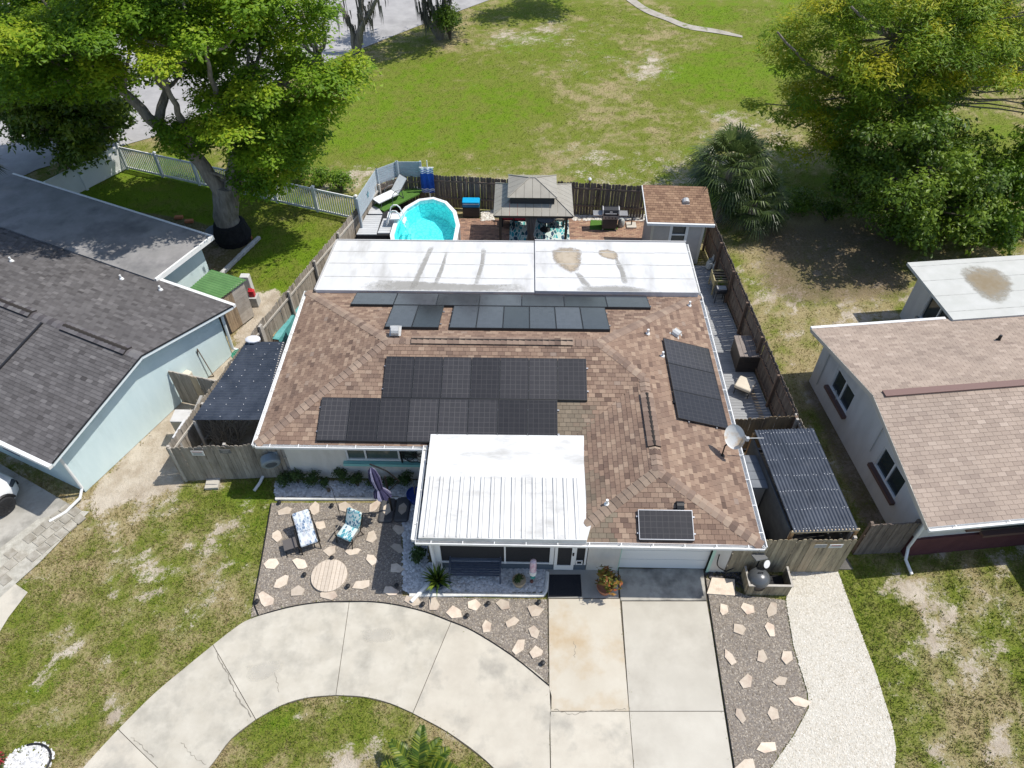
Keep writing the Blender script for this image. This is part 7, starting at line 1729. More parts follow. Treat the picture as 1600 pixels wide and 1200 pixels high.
M_purp = mat('purple_stripe', (.025, .023, .06), (.035, .032, .08), scale=6, rough=.9); M_lav = mat('lavender_stripe', (.26, .25, .36), rough=.9)
top = tip + Vector((.04, 0, -.1)); bot = PY(592, 774, yU - .35)
axis = (bot - top); n = 16
for k in range(n):
    a0, a1 = 2 * math.pi * k / n, 2 * math.pi * (k + .96) / n; ls = []
    for f_, r_ in ((0, .03), (.1, .10), (.35, .15), (.6, .13), (.75, .10), (.9, .2), (1., .24)):
        c_ = top + axis * f_ + Vector((.12 * f_ * f_, 0, 0)); ls.append([c_ + Vector((rr0 * math.cos(a), rr0 * .8 * math.sin(a), .0)) for a, rr0 in ((a0, r_ * (1 + .25 * (k % 2))), (a1, r_ * (1 + .25 * (k % 2))), (a1, r_ * .6), (a0, r_ * .6))])
    MB().loft(ls, True).build('canopy_fold', M_lav if k % 5 == 1 else M_purp, t)
MB().tube([(bs_.x - .3, bs_.y, .03), (bs_.x + .3, bs_.y, .03)], .03, 6).build('base_bar', M_bronze, t)
M_slabk = mat('black_base_slab', (.055, .056, .06), (.08, .081, .085), scale=3, rough=.5)
for (x, y, lab) in ((605, 797, 'left black plastic umbrella base weight, partly sunlit'), (629, 796, 'right black plastic umbrella base weight in the shade of the eave')):
    q = P(x, y, .06); w = thing('base_weight', lab, 'base weight', (q.x, q.y, .015)); m_ = MB()
    m_.rbox((0, 0, .045), .5, .98, .09, .1)
    m_.build('shell', M_slabk, w, local=True); MB().prism([(-.13, -.1), (.0, -.24), (.13, -.1), (.14, .1), (.02, .24), (-.13, .12)], .088, .095).build('inset_stone', M_flag, w, local=True)
# shepherd hook with hanging lamp
q = P(533, 810); t = thing('shepherd_hook', 'thin black garden hook in the gravel holding a small lamp before the bushes', 'garden hook', (q.x, q.y, 0)); hk = MB(); hk.tube([(0, 0, 0), (-.02, .03, 1.6), (-.05, .05, 1.75), (-.13, .05, 1.75), (-.15, .05, 1.66)], .009, 5); hk.build('hook', M_black, t, local=True); MB().lathe([(.05, 1.48), (.065, 1.5), (.06, 1.6), (.02, 1.66)], (-.15, .05, 0), 8).build('lamp', M_bronze, t, local=True)
# path lights
plm = None
for (x, y, where) in ((519, 873, 'just behind the round wooden disc'), (476, 899, 'left of the round wooden disc'), (544, 917, 'at the lower right rim of the round wooden disc'), (402, 941, 'in the left corner of the gravel yard by the loop driveway'), (620, 916, 'in the shade near the white rock bed corner'),
                       (661, 945, 'beside the flagstone under the bent downspout'), (730, 963, 'lowest one in front of the bench'), (763, 944, 'between two flagstones right of the bench'), (842, 942, 'in the gravel next to the door mat'), (848, 1037, 'in the sharp tip of the gravel by the two driveways'), (519, 791, 'behind the chairs at the white curb'), (437, 786, 'at the left end of the white curb')):
    q = P(x, y, .05); lab = 'small black path light ' + where
    if plm is None:
        plm = thing('path_light', lab, 'path light', (q.x, q.y, .012), 0, 'solar path lights in the gravel')
        MB().lathe([(.07, .1), (.075, .115), (.06, .14), (.02, .15)], (0, 0, 0), 10).build('cap', M_black, plm, local=True); MB().lathe([(.045, .02), (.045, .1)], (0, 0, 0), 10).build('lens', mat('smoke_lens', (.08, .08, .08), rough=.2), plm, local=True); MB().lathe([(.01, -.05), (.012, .03)], (0, 0, 0), 6).build('stake', M_black, plm, local=True)
    else: dup(plm, (q.x, q.y, .012), None, lab)
# garden bench
q = P(742, 905); t = thing('garden_bench', 'slate blue metal lattice bench in front of the screen porch', 'bench', (q.x + .02, q.y + .15, .02))
M_bench = mat('bench_slate', (.06, .075, .105), (.08, .095, .13), scale=8, rough=.5)
lg = MB()
for x in (-.78, .78):
    MB().tube([(x, -.32, 0), (x, -.28, .42)], .028, 6).build('leg', M_bench, t, local=True); MB().tube([(x, .25, 0), (x, .2, .4), (x, .3, .86)], .028, 6).build('leg', M_bench, t, local=True)
    MB().tube([(x, -.28, .42), (x, -.3, .62), (x, .2, .64)], .026, 6).build('armrest', M_bench, t, local=True)
for k in range(6): MB().box(-.76, .76, -.28 + k * .085, -.215 + k * .085, .40, .42).build('seat_slat', M_bench, t, local=True)
bk_ = MB(); ed_ = smooth_line([(-.78, .84), (-.4, .93), (0, .96), (.4, .93), (.78, .84)], 4); bk_.tube([(x, .31, z) for x, z in ed_], .028, 6); bk_.tube([(-.78, .22, .5), (.78, .22, .5)], .022, 6); bk_.tube([(-.78, .275, .72), (.78, .275, .72)], .016, 6); bk_.build('back_frame', M_bench, t, local=True)
la_ = MB()
for k in range(13):
    x = -.72 + k * .12; la_.beam((x, .285, .74), (x + .12, .305, .89), .016, .02, up=(0, 1, 0)); la_.beam((x + .12, .285, .74), (x, .305, .89), .016, .02, up=(0, 1, 0))
for k in range(4): la_.beam((-.76, .225 + k * .013, .53 + k * .05), (.76, .225 + k * .013, .53 + k * .05), .035, .018, up=(0, 1, 0))
la_.build('lattice', M_bench, t, local=True)
# door mat
MB_ = MB(); a0, a1, a2, a3 = P(857, 934), P(909, 933), P(907, 899), P(858, 899); MB_.prism([(p.x, p.y) for p in (a0, a1, a2, a3)], .035, .055); tag(MB_.build('door_mat', mat('black_mat', (.014, .015, .02), (.024, .025, .03), scale=40, rough=1, bump=.8), org=a0), 'large black door mat before the screen porch entry', 'door mat')
# windsock ornament on a pole
q = P(832, 912); t = thing('wind_spinner', 'pink and white bird feeder tube on a pole with a teal ornament', 'garden ornament', (q.x, q.y, .02)); MB().tube([(0, 0, 0), (0, .0, 1.0)], .012, 5).build('pole', M_bronze, t, local=True); MB().lathe([(.09, .78), (.1, .8), (.1, 1.2), (.09, 1.33), (.03, 1.38)], (0, 0, 0), 12).build('tube', mat('pink_glass', (.50, .25, .36), (.68, .60, .64), scale=9, rough=.3), t, local=True); MB().lathe([(.11, .6), (.11, .78)], (0, 0, 0), 8).build('band', M_white, t, local=True); m_ = MB(); m_.ball((.0, -.02, .42), .08, .05, .1, 8); m_.build('ornament', mat('teal_glaze', (.03, .25, .22), rough=.3), t, local=True); m_ = MB(); m_.ball((-.03, -.03, .18), .06, .06, .08, 8); m_.build('charm', mat('rust_glaze', (.12, .04, .03), rough=.4), t, local=True)
# pots (plants are added with the vegetation)
M_tan = mat('tan_pot', (.40, .31, .20), (.48, .38, .25), scale=4, rough=.7); M_bluep = mat('blue_pot', (.02, .045, .22), rough=.25); M_darkp = mat('dark_pot', (.03, .05, .075), rough=.4); M_terra = mat('terracotta', (.38, .16, .09), rough=.8)
def pot(par, r, h, m): 
    MB().lathe([(r * .7, 0), (r, h * .85), (r * 1.08, h * .87), (r * 1.08, h), (r * .95, h), (r * .93, h * .9)], (0, 0, 0), 18, caps=True).build('pot', m, par, local=True, smooth=True); MB().lathe([(r * .93, h * .86), (.01, h * .9)], (0, 0, 0), 14).build('soil', MATS['potting_soil'], par, local=True)
POTS = {}
for nm, lab, x, y, r, h, m in (('potted_plant', 'round tan pot of short green plants right of the bench', 811, 914, .2, .3, M_tan), ('potted_plant', 'spiky green plant in a dark pot left of the bench', 685, 916, .22, .3, M_darkp), ('potted_plant', 'red and green croton in a pot between entry and garage', 944, 924, .24, .3, M_terra), ('potted_plant', 'tall bare stem in a cobalt blue pot at the porch corner', 650, 783, .27, .42, M_bluep)):
    q = P(x, y); t = thing(nm, lab, 'potted plant', (q.x, q.y, .03)); pot(t, r, h, m); POTS[lab.split()[1]] = t
# wall medallion
wy_ = WF - .03; q = PY(646, 713, wy_); t = thing('wall_medallion', 'square black iron wall medallion with petal scrolls by the porch', 'wall art', (q.x + .05, wy_, q.z + .05)); fr_ = MB(); s_ = .46
for a, b in (((-s_, -s_), (s_, -s_)), ((s_, -s_), (s_, s_)), ((s_, s_), (-s_, s_)), ((-s_, s_), (-s_, -s_))): fr_.beam((a[0], 0, a[1]), (b[0], 0, b[1]), .04, .07, up=(0, 1, 0))
fr_.build('frame', M_bronze, t, local=True)
sc_ = MB(); sc_.tube([(.4 * math.cos(k * .3142), 0, .4 * math.sin(k * .3142)) for k in range(21)], .016, 5)
for j in range(8):
    a_ = j * math.pi / 4; sc_.tube([((.2 + .17 * math.cos(b_)) * math.cos(a_) - .09 * math.sin(b_) * math.sin(a_), 0, (.2 + .17 * math.cos(b_)) * math.sin(a_) + .09 * math.sin(b_) * math.cos(a_)) for b_ in np.linspace(0, 6.283, 11)], .011, 4)
sc_.build('scrollwork', M_bronze, t, local=True)
# row of hooks under the window
# car at the left edge
ca = P(26, 757, .3); ct = thing('car', 'white car at the left edge of the picture with a black alloy wheel', 'car', (0, 0, 0), 0)
hd_ = Vector((.40, .916, 0)).normalized(); sd_ = Vector((hd_.y, -hd_.x, 0))
wheel_c = P(6, 790, .35); fw_ = wheel_c - sd_ * .0
Mc = Matrix(((hd_.x, -sd_.x, 0, fw_.x), (hd_.y, -sd_.y, 0, fw_.y), (0, 0, 1, 0), (0, 0, 0, 1)))     # local x forward, y left, origin at the front right wheel
ct.matrix_world = Mc
M_carw = mat('car_white', (.70, .71, .71), rough=.25, coat=.6, spec=.5); M_tyre = mat('tyre', (.02, .02, .021), rough=.9); M_rim = mat('dark_alloy', (.03, .03, .033), rough=.35, metal=.5)
body = MB(); st = [(-3.55, .45, .9, .75), (-3.45, .25, 1.05, .85), (-2.8, .2, 1.15, .92), (-1.5, .2, 1.12, .93), (-.2, .2, 1.08, .93), (.45, .22, .98, .88), (.72, .28, .85, .74), (.84, .38, .7, .55)]
ls = []
for x, z0, z1, hw in st:
    cy = .93 - .06; ls.append([Vector((x, cy + hw * a, z)) for a, z in ((-.92, z0), (-1, z0 + .2), (-1, z0 + (z1 - z0) * .65), (-.86, z1 - .04), (-.5, z1), (.5, z1), (.86, z1 - .04), (1, z0 + (z1 - z0) * .65), (1, z0 + .2), (.92, z0))])
body.loft(ls, True); body.build('body', M_carw, ct, local=True, smooth=True)
cab = MB(); ls = []
for x, z1, hw in ((-3.4, 1.1, .75), (-3.0, 1.62, .68), (-1.4, 1.68, .68), (-.35, 1.12, .8)):
    cy = .87; ls.append([Vector((x, cy + hw * a, z)) for a, z in ((-1.08, 1.0), (-1, z1 - .06), (-.85, z1), (.85, z1), (1, z1 - .06), (1.08, 1.0))])
cab.loft(ls, True); cab.build('cabin', M_glass, ct, local=True, smooth=True)
rp = MB(); rp.loft([[Vector((x, .87 + h2_ * a, z)) for a, z in ((-1, zz_ - .05), (-.85, zz_ + .015), (.85, zz_ + .015), (1, zz_ - .05))] for x, h2_, zz_ in ((-3.05, .69, 1.62), (-2.2, .7, 1.69), (-1.3, .69, 1.68))], True); rp.build('roof_panel', M_carw, ct, local=True)
for sy in (0, 1):
    for wx_ in (0, -2.65):
        yy = -.02 if sy == 0 else 1.76
        wm = MB(); Mw = Matrix.Translation((wx_, yy, .35)) @ Matrix.Rotation(math.pi / 2, 4, 'X'); wm.lathe([(.2, -.1), (.31, -.11), (.35, -.07), (.35, .07), (.31, .11), (.2, .1)], (0, 0, 0), 22, Mw); w_o = wm.build('wheel', M_tyre, ct, local=True, smooth=True)
        rm_ = MB(); rm_.lathe([(.235, .06), (.25, .1), (.235, .105), (.21, .07)], (0, 0, 0), 20, Mw, False)
        for k in range(10):
            a_ = k * .628; rm_.beam(Mw @ Vector((.04 * math.cos(a_), .04 * math.sin(a_), .095)), Mw @ Vector((.235 * math.cos(a_), .235 * math.sin(a_), .095)), .03, .03)
        rm_.lathe([(.05, .08), (.05, .11), (.01, .115)], (0, 0, 0), 10, Mw); rm_.build('rim', M_rim, w_o, local=True)
        ar_ = MB(); ar_.tube([(wx_ + .40 * math.cos(a), yy - .035 if sy == 0 else yy + .035, .35 + .40 * math.sin(a)) for a in np.linspace(.1, 3.04, 10)], .05, 6); ar_.build('wheel_arch', M_black, ct, local=True)
MB().rbox((.62, .18, .72), .3, .22, .14, .05, .5).build('headlight', mat('headlight_glass', (.05, .06, .07), rough=.1), ct, local=True); MB().rbox((.62, 1.56, .72), .3, .22, .14, .05, -.5).build('headlight', MATS['headlight_glass'], ct, local=True); MB().box(.70, .86, .3, 1.44, .36, .52).build('grille', M_black, ct, local=True)
# white pebble ring at the bottom left
rc_ = P(45, 1192); stones('pebble_ring', [[(rc_.x + .62 * math.cos(a), rc_.y + .5 * math.sin(a)) for a in np.linspace(0, 6.28, 16)]], 700, .025, .06, M_rock, .01, 22); HARD.append([(rc_.x + .5 * math.cos(a), rc_.y + .4 * math.sin(a)) for a in np.linspace(0, 6.28, 16)])
e_ = MB(); e_.tube([(rc_.x + .56 * math.cos(a), rc_.y + .46 * math.sin(a), .04) for a in np.linspace(-.5, 2.0, 12)], .03, 6); tag(e_.build('garden_edging', M_black, org=rc_), 'curved black edging round the white pebbles in the bottom left corner', 'edging')
# ============================================================ VEGETATION
def leafset(C, Nrm, size, aspect, g, fold=0.25, droop=0.0, jitter=.8):
    """one folded leaf (two triangles) per centre; Nrm = preferred facing"""
    n = len(C); l = size * (.45 + 1.15 * g.random(n) ** 1.4); w = l * aspect
    N = Nrm + (g.random((n, 3)) - .5) * 2 * jitter; N /= np.linalg.norm(N, axis=1)[:, None] + 1e-9
    A = g.random((n, 3)) - .5; A[:, 2] -= droop; A -= N * (A * N).sum(1)[:, None]; A /= np.linalg.norm(A, axis=1)[:, None] + 1e-9
    B = np.cross(N, A)
    V = np.stack([C - A * l[:, None] / 2, C + B * w[:, None] / 2 - N * (w * fold)[:, None], C + A * l[:, None] / 2, C - B * w[:, None] / 2 - N * (w * fold)[:, None]], 1).reshape(-1, 3)
    i = (np.arange(n) * 4)[:, None]; F = np.concatenate([i + np.array([[0, 1, 2]]), i + np.array([[0, 2, 3]])], 1).reshape(-1, 3)
    return V, F
def crown(root, clumps, per, size, aspect, m, seed, up=.5, jitter=.6, droop=0.0, squash=.75, name='crown', shell=.55, tvar=.3, toff=0.0, htone=.0):
    g = np.random.default_rng(seed); Cs = []; Ns = []; Ts = []
    for (c, r) in clumps:
        n = max(12, int(per * r * r)); d = g.normal(size=(n, 3)); d /= np.linalg.norm(d, axis=1)[:, None]; d[:, 2] = np.where(d[:, 2] < -.2, -d[:, 2] * .9, d[:, 2])
        lump = 1 + .28 * np.sin(d[:, 0] * 5 + c[0] * 3) * np.sin(d[:, 1] * 5 + c[1] * 2) + .15 * np.sin(d[:, 2] * 7 + c[2])
        rr = r * lump * (shell + (1 - shell) * g.random(n) ** .6) * (1 + .12 * g.normal(size=n))
        P_ = np.array(c)[None] + d * rr[:, None] * np.array([1, 1, squash]); Cs.append(P_)
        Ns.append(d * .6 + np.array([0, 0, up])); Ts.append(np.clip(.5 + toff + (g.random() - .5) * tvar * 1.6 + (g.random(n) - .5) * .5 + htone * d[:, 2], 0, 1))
    C = np.concatenate(Cs); N = np.concatenate(Ns); T = np.concatenate(Ts); V, F = leafset(C, N, size, aspect, g, droop=droop, jitter=jitter)
    return npmesh(name, V, F, m, root, tone=np.repeat(T, 2))
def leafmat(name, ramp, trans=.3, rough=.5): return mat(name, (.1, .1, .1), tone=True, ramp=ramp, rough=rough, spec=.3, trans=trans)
M_bark = mat('grey_bark', (.16, .14, .115), (.26, .235, .20), scale=4, detail=8, stretch=(3, 3, .6), rough=1, bump=1, bscale=14, third=(.09, .08, .065), tscale=1.5, tlo=.5, thi=.75)
M_bark_d = mat('dark_bark', (.07, .058, .045), (.12, .10, .08), scale=4, detail=8, stretch=(3, 3, .6), rough=1, bump=1, bscale=14)
def limb(mb, pts, r0, r1, n=8, wob=.05):
    pts = [Vector(p) for p in pts]; out = []
    for i in range(len(pts) - 1):
        for k in range(4): out.append(pts[i].lerp(pts[i + 1], k / 4) + Vector([random.uniform(-wob, wob) for _ in range(3)]) * (1 if i or k else 0))
    out.append(pts[-1]); m = len(out); mb.tube(out, [r0 + (r1 - r0) * i / (m - 1) for i in range(m)], n)
def fill_clumps(poly, holes, cen, rad, n, rmin, rmax, seed, hollow=.35, mind=.75, zmin=2.0, pad=.55):
    rnd = random.Random(seed); out = []; tries = 0
    while len(out) < n and tries < 60000:
        tries += 1; u = Vector([rnd.uniform(-1, 1) for _ in range(3)]); L_ = u.length
        if L_ > 1 or L_ < hollow: continue
        p = Vector((cen[0] + u.x * rad[0], cen[1] + u.y * rad[1], cen[2] + u.z * rad[2])); r = rnd.uniform(rmin, rmax)
        if p.z < zmin: continue
        x, y = proj(p); s = FPX / (p - CP).dot(FW); ok = True
        d = sdist(np.array([x]), np.array([y]), poly)[0]
        if d < r * s * pad: continue
        for h in holes:
            if sdist(np.array([x]), np.array([y]), h)[0] > -r * s * .85: ok = False
        if not ok or any((p - q).length < (r + rr_) * .5 * mind for q, rr_ in out): continue
        out.append((p, r))
    return out
def tree(name, label, base, trunk_fn, clumps, per, size, aspect, m, seed, bark=None, group=None, **kw):
    t = thing(name, label, 'tree', (base[0], base[1], 0), 0, group); tb = MB(); trunk_fn(tb); tb.build('trunk', bark or M_bark, t, smooth=True)
    crown(t, clumps, per, size, aspect, m, seed, **kw); return t
# ---- the big tree on the left
B0 = P(366, 374); YT = B0.y
L_big = leafmat('bright_leaf', [(.06, .13, .012), (.115, .225, .016), (.18, .31, .02), (.26, .40, .026), (.38, .46, .03)], .52)
polyL = [(-60, -140), (545, -140), (560, 60), (573, 118), (556, 150), (500, 200), (505, 235), (440, 265), (425, 300), (380, 310), (345, 250), (320, 262), (285, 255), (240, 240), (245, 205), (185, 175), (60, 165), (-60, 190)]
holeL = [[(196, 158), (232, 150), (285, 150), (292, 190), (250, 214), (205, 218)], [(310, 262), (400, 312), (400, 380), (320, 380)]]
cl = fill_clumps(polyL, holeL, (B0.x - 1.5, YT + .8, 8.2), (9.5, 5.0, 5.8), 190, .6, 1.4, 3, hollow=.3, mind=.62, zmin=2.4)
cl += [(PY(x, y, YT + dy), r) for x, y, dy, r in ((400, 268, -.4, 1.1), (432, 240, 0, 1.2), (385, 285, -.2, .8), (462, 215, .3, 1.1), (415, 290, 0, .8), (285, 215, -1, .95), (268, 228, -1.2, .7), (300, 238, -.8, .7), (340, 215, -.6, .9), (365, 190, -1, 1.0), (470, 190, .2, 1.1), (490, 215, .4, .8), (440, 205, -.6, 1.0), (420, 225, -.9, .9), (450, 250, -.5, .9), (410, 250, -.2, 1.3), (440, 272, .1, 1.1), (402, 300, 0, .9), (470, 240, .3, 1.2), (425, 205, -.4, 1.3), (452, 225, 0, 1.2), (392, 240, -.6, 1.1), (486, 190, .5, 1.1), (432, 292, .2, .8), (455, 265, .3, .8), (262, 205, -1.3, .8), (330, 165, -1.4, .9), (310, 200, -1.2, .8), (540, 130, .5, 1.1), (520, 160, .4, .9), (555, 105, .6, .8))]
cl += [(P(x + random.uniform(-12, 12), y, 10.2 + random.uniform(-.5, .6)), random.uniform(.8, 1.25)) for x in range(20, 340, 42) for y in (8, 42, 74)]
def trunkL(tb):
    f1 = PY(352, 290, YT); f2 = PY(310, 252, YT - .2); f3 = PY(245, 195, YT - .4); f4 = PY(195, 145, YT - .3); f5 = PY(150, 100, YT)
    limb(tb, [(B0.x, YT, -.1), (B0.x, YT, .4), (B0.x - .1, YT, 1.3), f1], .72, .46, 12, .02); limb(tb, [(B0.x - .1, YT, 1.2), f1 + Vector((-.3, 0, -.2)), f2, f3, f4, f5], .42, .12, 10)
    g1 = PY(372, 225, YT + .2); g2 = PY(388, 165, YT + .5); g3 = PY(402, 100, YT + 1); limb(tb, [(B0.x + .15, YT, 1.4), g1, g2, g3], .42, .12, 10)
    limb(tb, [f3, PY(260, 140, YT + .3), PY(235, 105, YT + .6), PY(220, 40, YT + 1)], .22, .07); limb(tb, [f2, PY(290, 200, YT - 1), PY(268, 150, YT - 1.6), PY(240, 100, YT - 2)], .2, .06)
    limb(tb, [g2, PY(440, 130, YT + 1), PY(500, 90, YT + 1.5)], .2, .06); limb(tb, [g1, PY(340, 160, YT - 1), PY(320, 80, YT - 2)], .2, .06)
    nodes = [a_.lerp(b_, k_ / 4) for a_, b_ in ((f1, f2), (f2, f3), (f3, f4), (f4, f5), (g1, g2), (g2, g3)) for k_ in range(4)] + [PY(260, 140, YT + .3), PY(235, 105, YT + .6), PY(290, 200, YT - 1), PY(268, 150, YT - 1.6), PY(440, 130, YT + 1), PY(500, 90, YT + 1.5), PY(340, 160, YT - 1), PY(320, 80, YT - 2)]
    for c, r in cl[::3]:
        s = min(nodes, key=lambda q: (q - c).length + random.uniform(0, 1.6)); limb(tb, [s, s.lerp(c, .5) + Vector((0, 0, -.2)), c], .09, .03, 6, .1)
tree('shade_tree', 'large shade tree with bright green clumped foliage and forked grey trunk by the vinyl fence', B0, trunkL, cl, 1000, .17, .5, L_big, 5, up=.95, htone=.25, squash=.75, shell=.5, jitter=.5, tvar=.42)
wr_ = MB(); wr_.lathe([(.82, -.02), (.9, .3), (.78, .75), (.74, .95), (.66, 1.0)], (B0.x, YT, 0), 14); wr_.build('dark_trunk_base', mat('rough_black', (.008, .008, .009), (.016, .016, .017), scale=6, rough=1, bump=1, bscale=12), bpy.data.objects['shade_tree'])  # broad near-black shell around the lowest part of the trunk
# ---- dark evergreen at the street corner
B1 = P(118, 272); L_dk = leafmat('dark_glossy_leaf', [(.02, .045, .007), (.045, .09, .011), (.085, .145, .015), (.14, .205, .02), (.20, .255, .028)], .35, .4)
poly1 = [(-30, 40), (190, 70), (218, 160), (206, 235), (160, 272), (95, 278), (35, 240), (10, 200), (-40, 200)]
cl1 = fill_clumps(poly1, [], (B1.x, B1.y + .6, 4.6), (5.4, 3.4, 5.0), 120, .6, 1.15, 5, hollow=.2, mind=.58, zmin=.6)
def trunk1(tb):
    limb(tb, [(B1.x, B1.y, -.1), (B1.x + .1, B1.y, 1.5), (B1.x, B1.y + .3, 4)], .3, .15)
    for c, r in cl1[::4]: limb(tb, [(B1.x, B1.y + .1, 2), Vector((B1.x, B1.y, 2.4)).lerp(c, .5), c], .09, .03, 5)
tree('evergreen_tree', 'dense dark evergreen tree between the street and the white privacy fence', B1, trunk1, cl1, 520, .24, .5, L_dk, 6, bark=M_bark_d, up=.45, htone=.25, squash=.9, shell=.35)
# ---- feathery tree top right
B2 = P(1420, 300); L_fe = leafmat('feathery_leaf', [(.075, .15, .015), (.135, .24, .02), (.21, .33, .024), (.31, .41, .028), (.52, .50, .03)], .52)
poly2 = [(1172, 60), (1200, 15), (1240, 30), (1290, -80), (1700, -80), (1700, 190), (1560, 195), (1500, 170), (1440, 195), (1360, 190), (1330, 250), (1260, 262), (1205, 255), (1195, 190), (1175, 150)]
hol2 = [[(1520, 160), (1600, 165), (1600, 195), (1530, 195)], [(1172, 130), (1215, 125), (1215, 160), (1172, 165)]]
cl2 = fill_clumps(poly2, hol2, (B2.x + .4, B2.y + .3, 6.4), (9.2, 4.6, 5.2), 260, .6, 1.35, 8, hollow=.2, mind=.55, zmin=1.6, pad=.3)
cl2 += [(PY(x, y, B2.y + dy), r) for x, y, dy, r in ((1215, 228, -.5, .8), (1250, 248, -.8, .8), (1185, 172, 0, .7), (1228, 190, -.4, .9), (1285, 225, -1, .9), (1205, 60, .6, .8), (1245, 45, .8, .9), (1170, 165, .2, .5), (1320, 245, -1, .9), (1340, 205, -.6, 1.0), (1270, 180, 0, 1.0), (1225, 110, .3, .9), (1290, 140, .2, 1.0))]
def trunk2(tb):
    a = PY(1402, 150, B2.y); b = PY(1410, 60, B2.y + .4)
    limb(tb, [(B2.x, B2.y, -.1), (B2.x - .2, B2.y, 1.6), a, b, PY(1412, -20, B2.y + .6)], .34, .1, 9)
    for q, ps in ((a, [(1450, 80), (1500, 50)]), (a, [(1540, 60), (1600, 40)]), (a, [(1330, 130), (1270, 110), (1215, 50)]), (b, [(1370, 50), (1330, 10)]), (a, [(1290, 175), (1240, 200)]), (a, [(1480, 120), (1580, 60), (1640, 50)])):
        limb(tb, [q] + [PY(x, y, B2.y + random.uniform(-1.5, 1.5)) for x, y in ps], .15, .04, 6)
    for c, r in cl2[::3]: s = min((a, b), key=lambda q: (q - c).length); limb(tb, [s, s.lerp(c, .5), c], .06, .02, 5, .1)
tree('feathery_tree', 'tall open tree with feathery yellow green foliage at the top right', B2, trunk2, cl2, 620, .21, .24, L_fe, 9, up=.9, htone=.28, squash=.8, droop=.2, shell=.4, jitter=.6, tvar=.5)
# ---- dense broad tree and bright shrub in front of it
B3 = P(1420, 392); L_de = leafmat('deep_green_leaf', [(.025, .05, .008), (.055, .105, .012), (.10, .175, .016), (.15, .235, .02), (.21, .30, .03)], .4, .45)
poly3 = [(1345, 195), (1420, 165), (1500, 185), (1555, 215), (1575, 300), (1530, 385), (1450, 402), (1400, 380), (1370, 368), (1310, 358), (1285, 300), (1305, 240)]
cl3 = fill_clumps(poly3, [], (B3.x, B3.y + 1.4, 3.1), (4.6, 4.0, 3.9), 95, .55, 1.05, 12, hollow=.3, mind=.7, zmin=.4)
def trunk3(tb):
    limb(tb, [(B3.x, B3.y + 1, -.1), (B3.x, B3.y + 1.2, 1.4), (B3.x + .2, B3.y + 1.4, 3.5)], .28, .12)
    for c, r in cl3[::4]: limb(tb, [(B3.x, B3.y + 1.2, 1.4), Vector((B3.x, B3.y + 1.2, 1.6)).lerp(c, .5), c], .08, .03, 5)
tree('broad_tree', 'dense dark green round tree with a few pale pink blossoms above the neighbour flat roof', B3, trunk3, cl3, 560, .19, .55, L_de, 13, bark=M_bark_d, up=.4, htone=.22, squash=.95, shell=.35)
g = np.random.default_rng(5); pk = []
for c, r in cl3:
    x, y = proj(c)
    if 1430 < x < 1520 and 200 < y < 300 and len(pk) < 5: pk.append((c + Vector((0, -.5 * r, .8 * r)), .22))
B4 = P(1565, 400); poly4 = [(1540, 230), (1585, 160), (1650, 170), (1680, 300), (1620, 398), (1540, 402), (1500, 385), (1530, 320)]
cl4 = fill_clumps(poly4, [], (B4.x + .8, B4.y + 1.2, 2.7), (3.0, 3.4, 3.3), 55, .5, .9, 15, hollow=.2, mind=.7, zmin=.3)
L_br = leafmat('fresh_green_leaf', [(.035, .08, .009), (.07, .15, .012), (.12, .22, .016), (.17, .29, .02), (.23, .35, .03)], .42, .45)
def trunk4(tb): limb(tb, [(B4.x + .8, B4.y + 1, -.1), (B4.x + .8, B4.y + 1, 2.2)], .14, .06)
tree('leafy_shrub', 'fresh green leafy shrub at the right edge behind the neighbour flat roof', B4, trunk4, cl4, 560, .19, .55, L_br, 16, bark=M_bark_d, up=.4, htone=.2, squash=.95, shell=.35)
# low growth along the shaded boundary
def bush(label, base, r, h, m, seed, per=900, size=.08, aspect=.5, cat='bush', group=None, name='bush', n=6, parent=None, lift=0.0):
    rnd = random.Random(seed); t = parent or thing(name, label, cat, (base[0], base[1], 0), 0, group)
    cs = [(Vector((base[0] + rnd.uniform(-.36, .36) * r, base[1] + rnd.uniform(-.36, .36) * r, lift + h * rnd.uniform(.35, .72))), r * rnd.uniform(.45, .65)) for _ in range(n)]
    st = MB()
    for c, _ in cs: limb(st, [(base[0], base[1], lift), Vector((base[0], base[1], lift + .05)).lerp(c, .5), c], .02 + r * .02, .01, 5, .01)
    st.build('stem', M_bark_d, t); crown(t, cs, per, size, aspect, m, seed, up=.5, squash=h / r * .8 if h < r * 1.3 else 1.0, shell=.35, name='foliage', htone=.2); return t
for (x, y, r, h, lab, sd) in ((1245, 325, 1.5, .9, 'low green hedge bush to the right of the fan palm', 31), (1290, 345, 1.1, 1.0, 'low dark bush at the foot of the broad tree', 33), (1205, 345, 1.0, .8, 'low bush in the shade under the fan palm', 34)):
    bush(lab, P(x, y), r, h, L_de, sd, 420, .14, n=9)
for (x, y, r, h, lab, sd) in ((470, 283, 1.0, 1.4, 'rounded shrub behind the vinyl picket fence nearest the big tree', 41), (502, 292, .9, 1.1, 'shrub in the middle of the row behind the vinyl picket fence', 42), (534, 300, 1.0, 1.2, 'shrub at the right end of the vinyl picket fence', 43)):
    bush(lab, P(x, y), r, h, L_br, sd, 520, .13, n=9)
bush('dark green bush in the field beside the mossy trunks', P(704, 62), 1.6, 2.4, L_de, 44, 420, .16, n=12)
bush('bush growing through the plants of the raised planter', (PLANTER[0], PLANTER[1] - .3), .35, .35, L_br, 45, 900, .09, n=5, lift=.6)
L_bx = leafmat('boxwood_leaf', [(.012, .024, .007), (.028, .055, .012), (.05, .09, .018), (.085, .135, .028)], .2, .5)
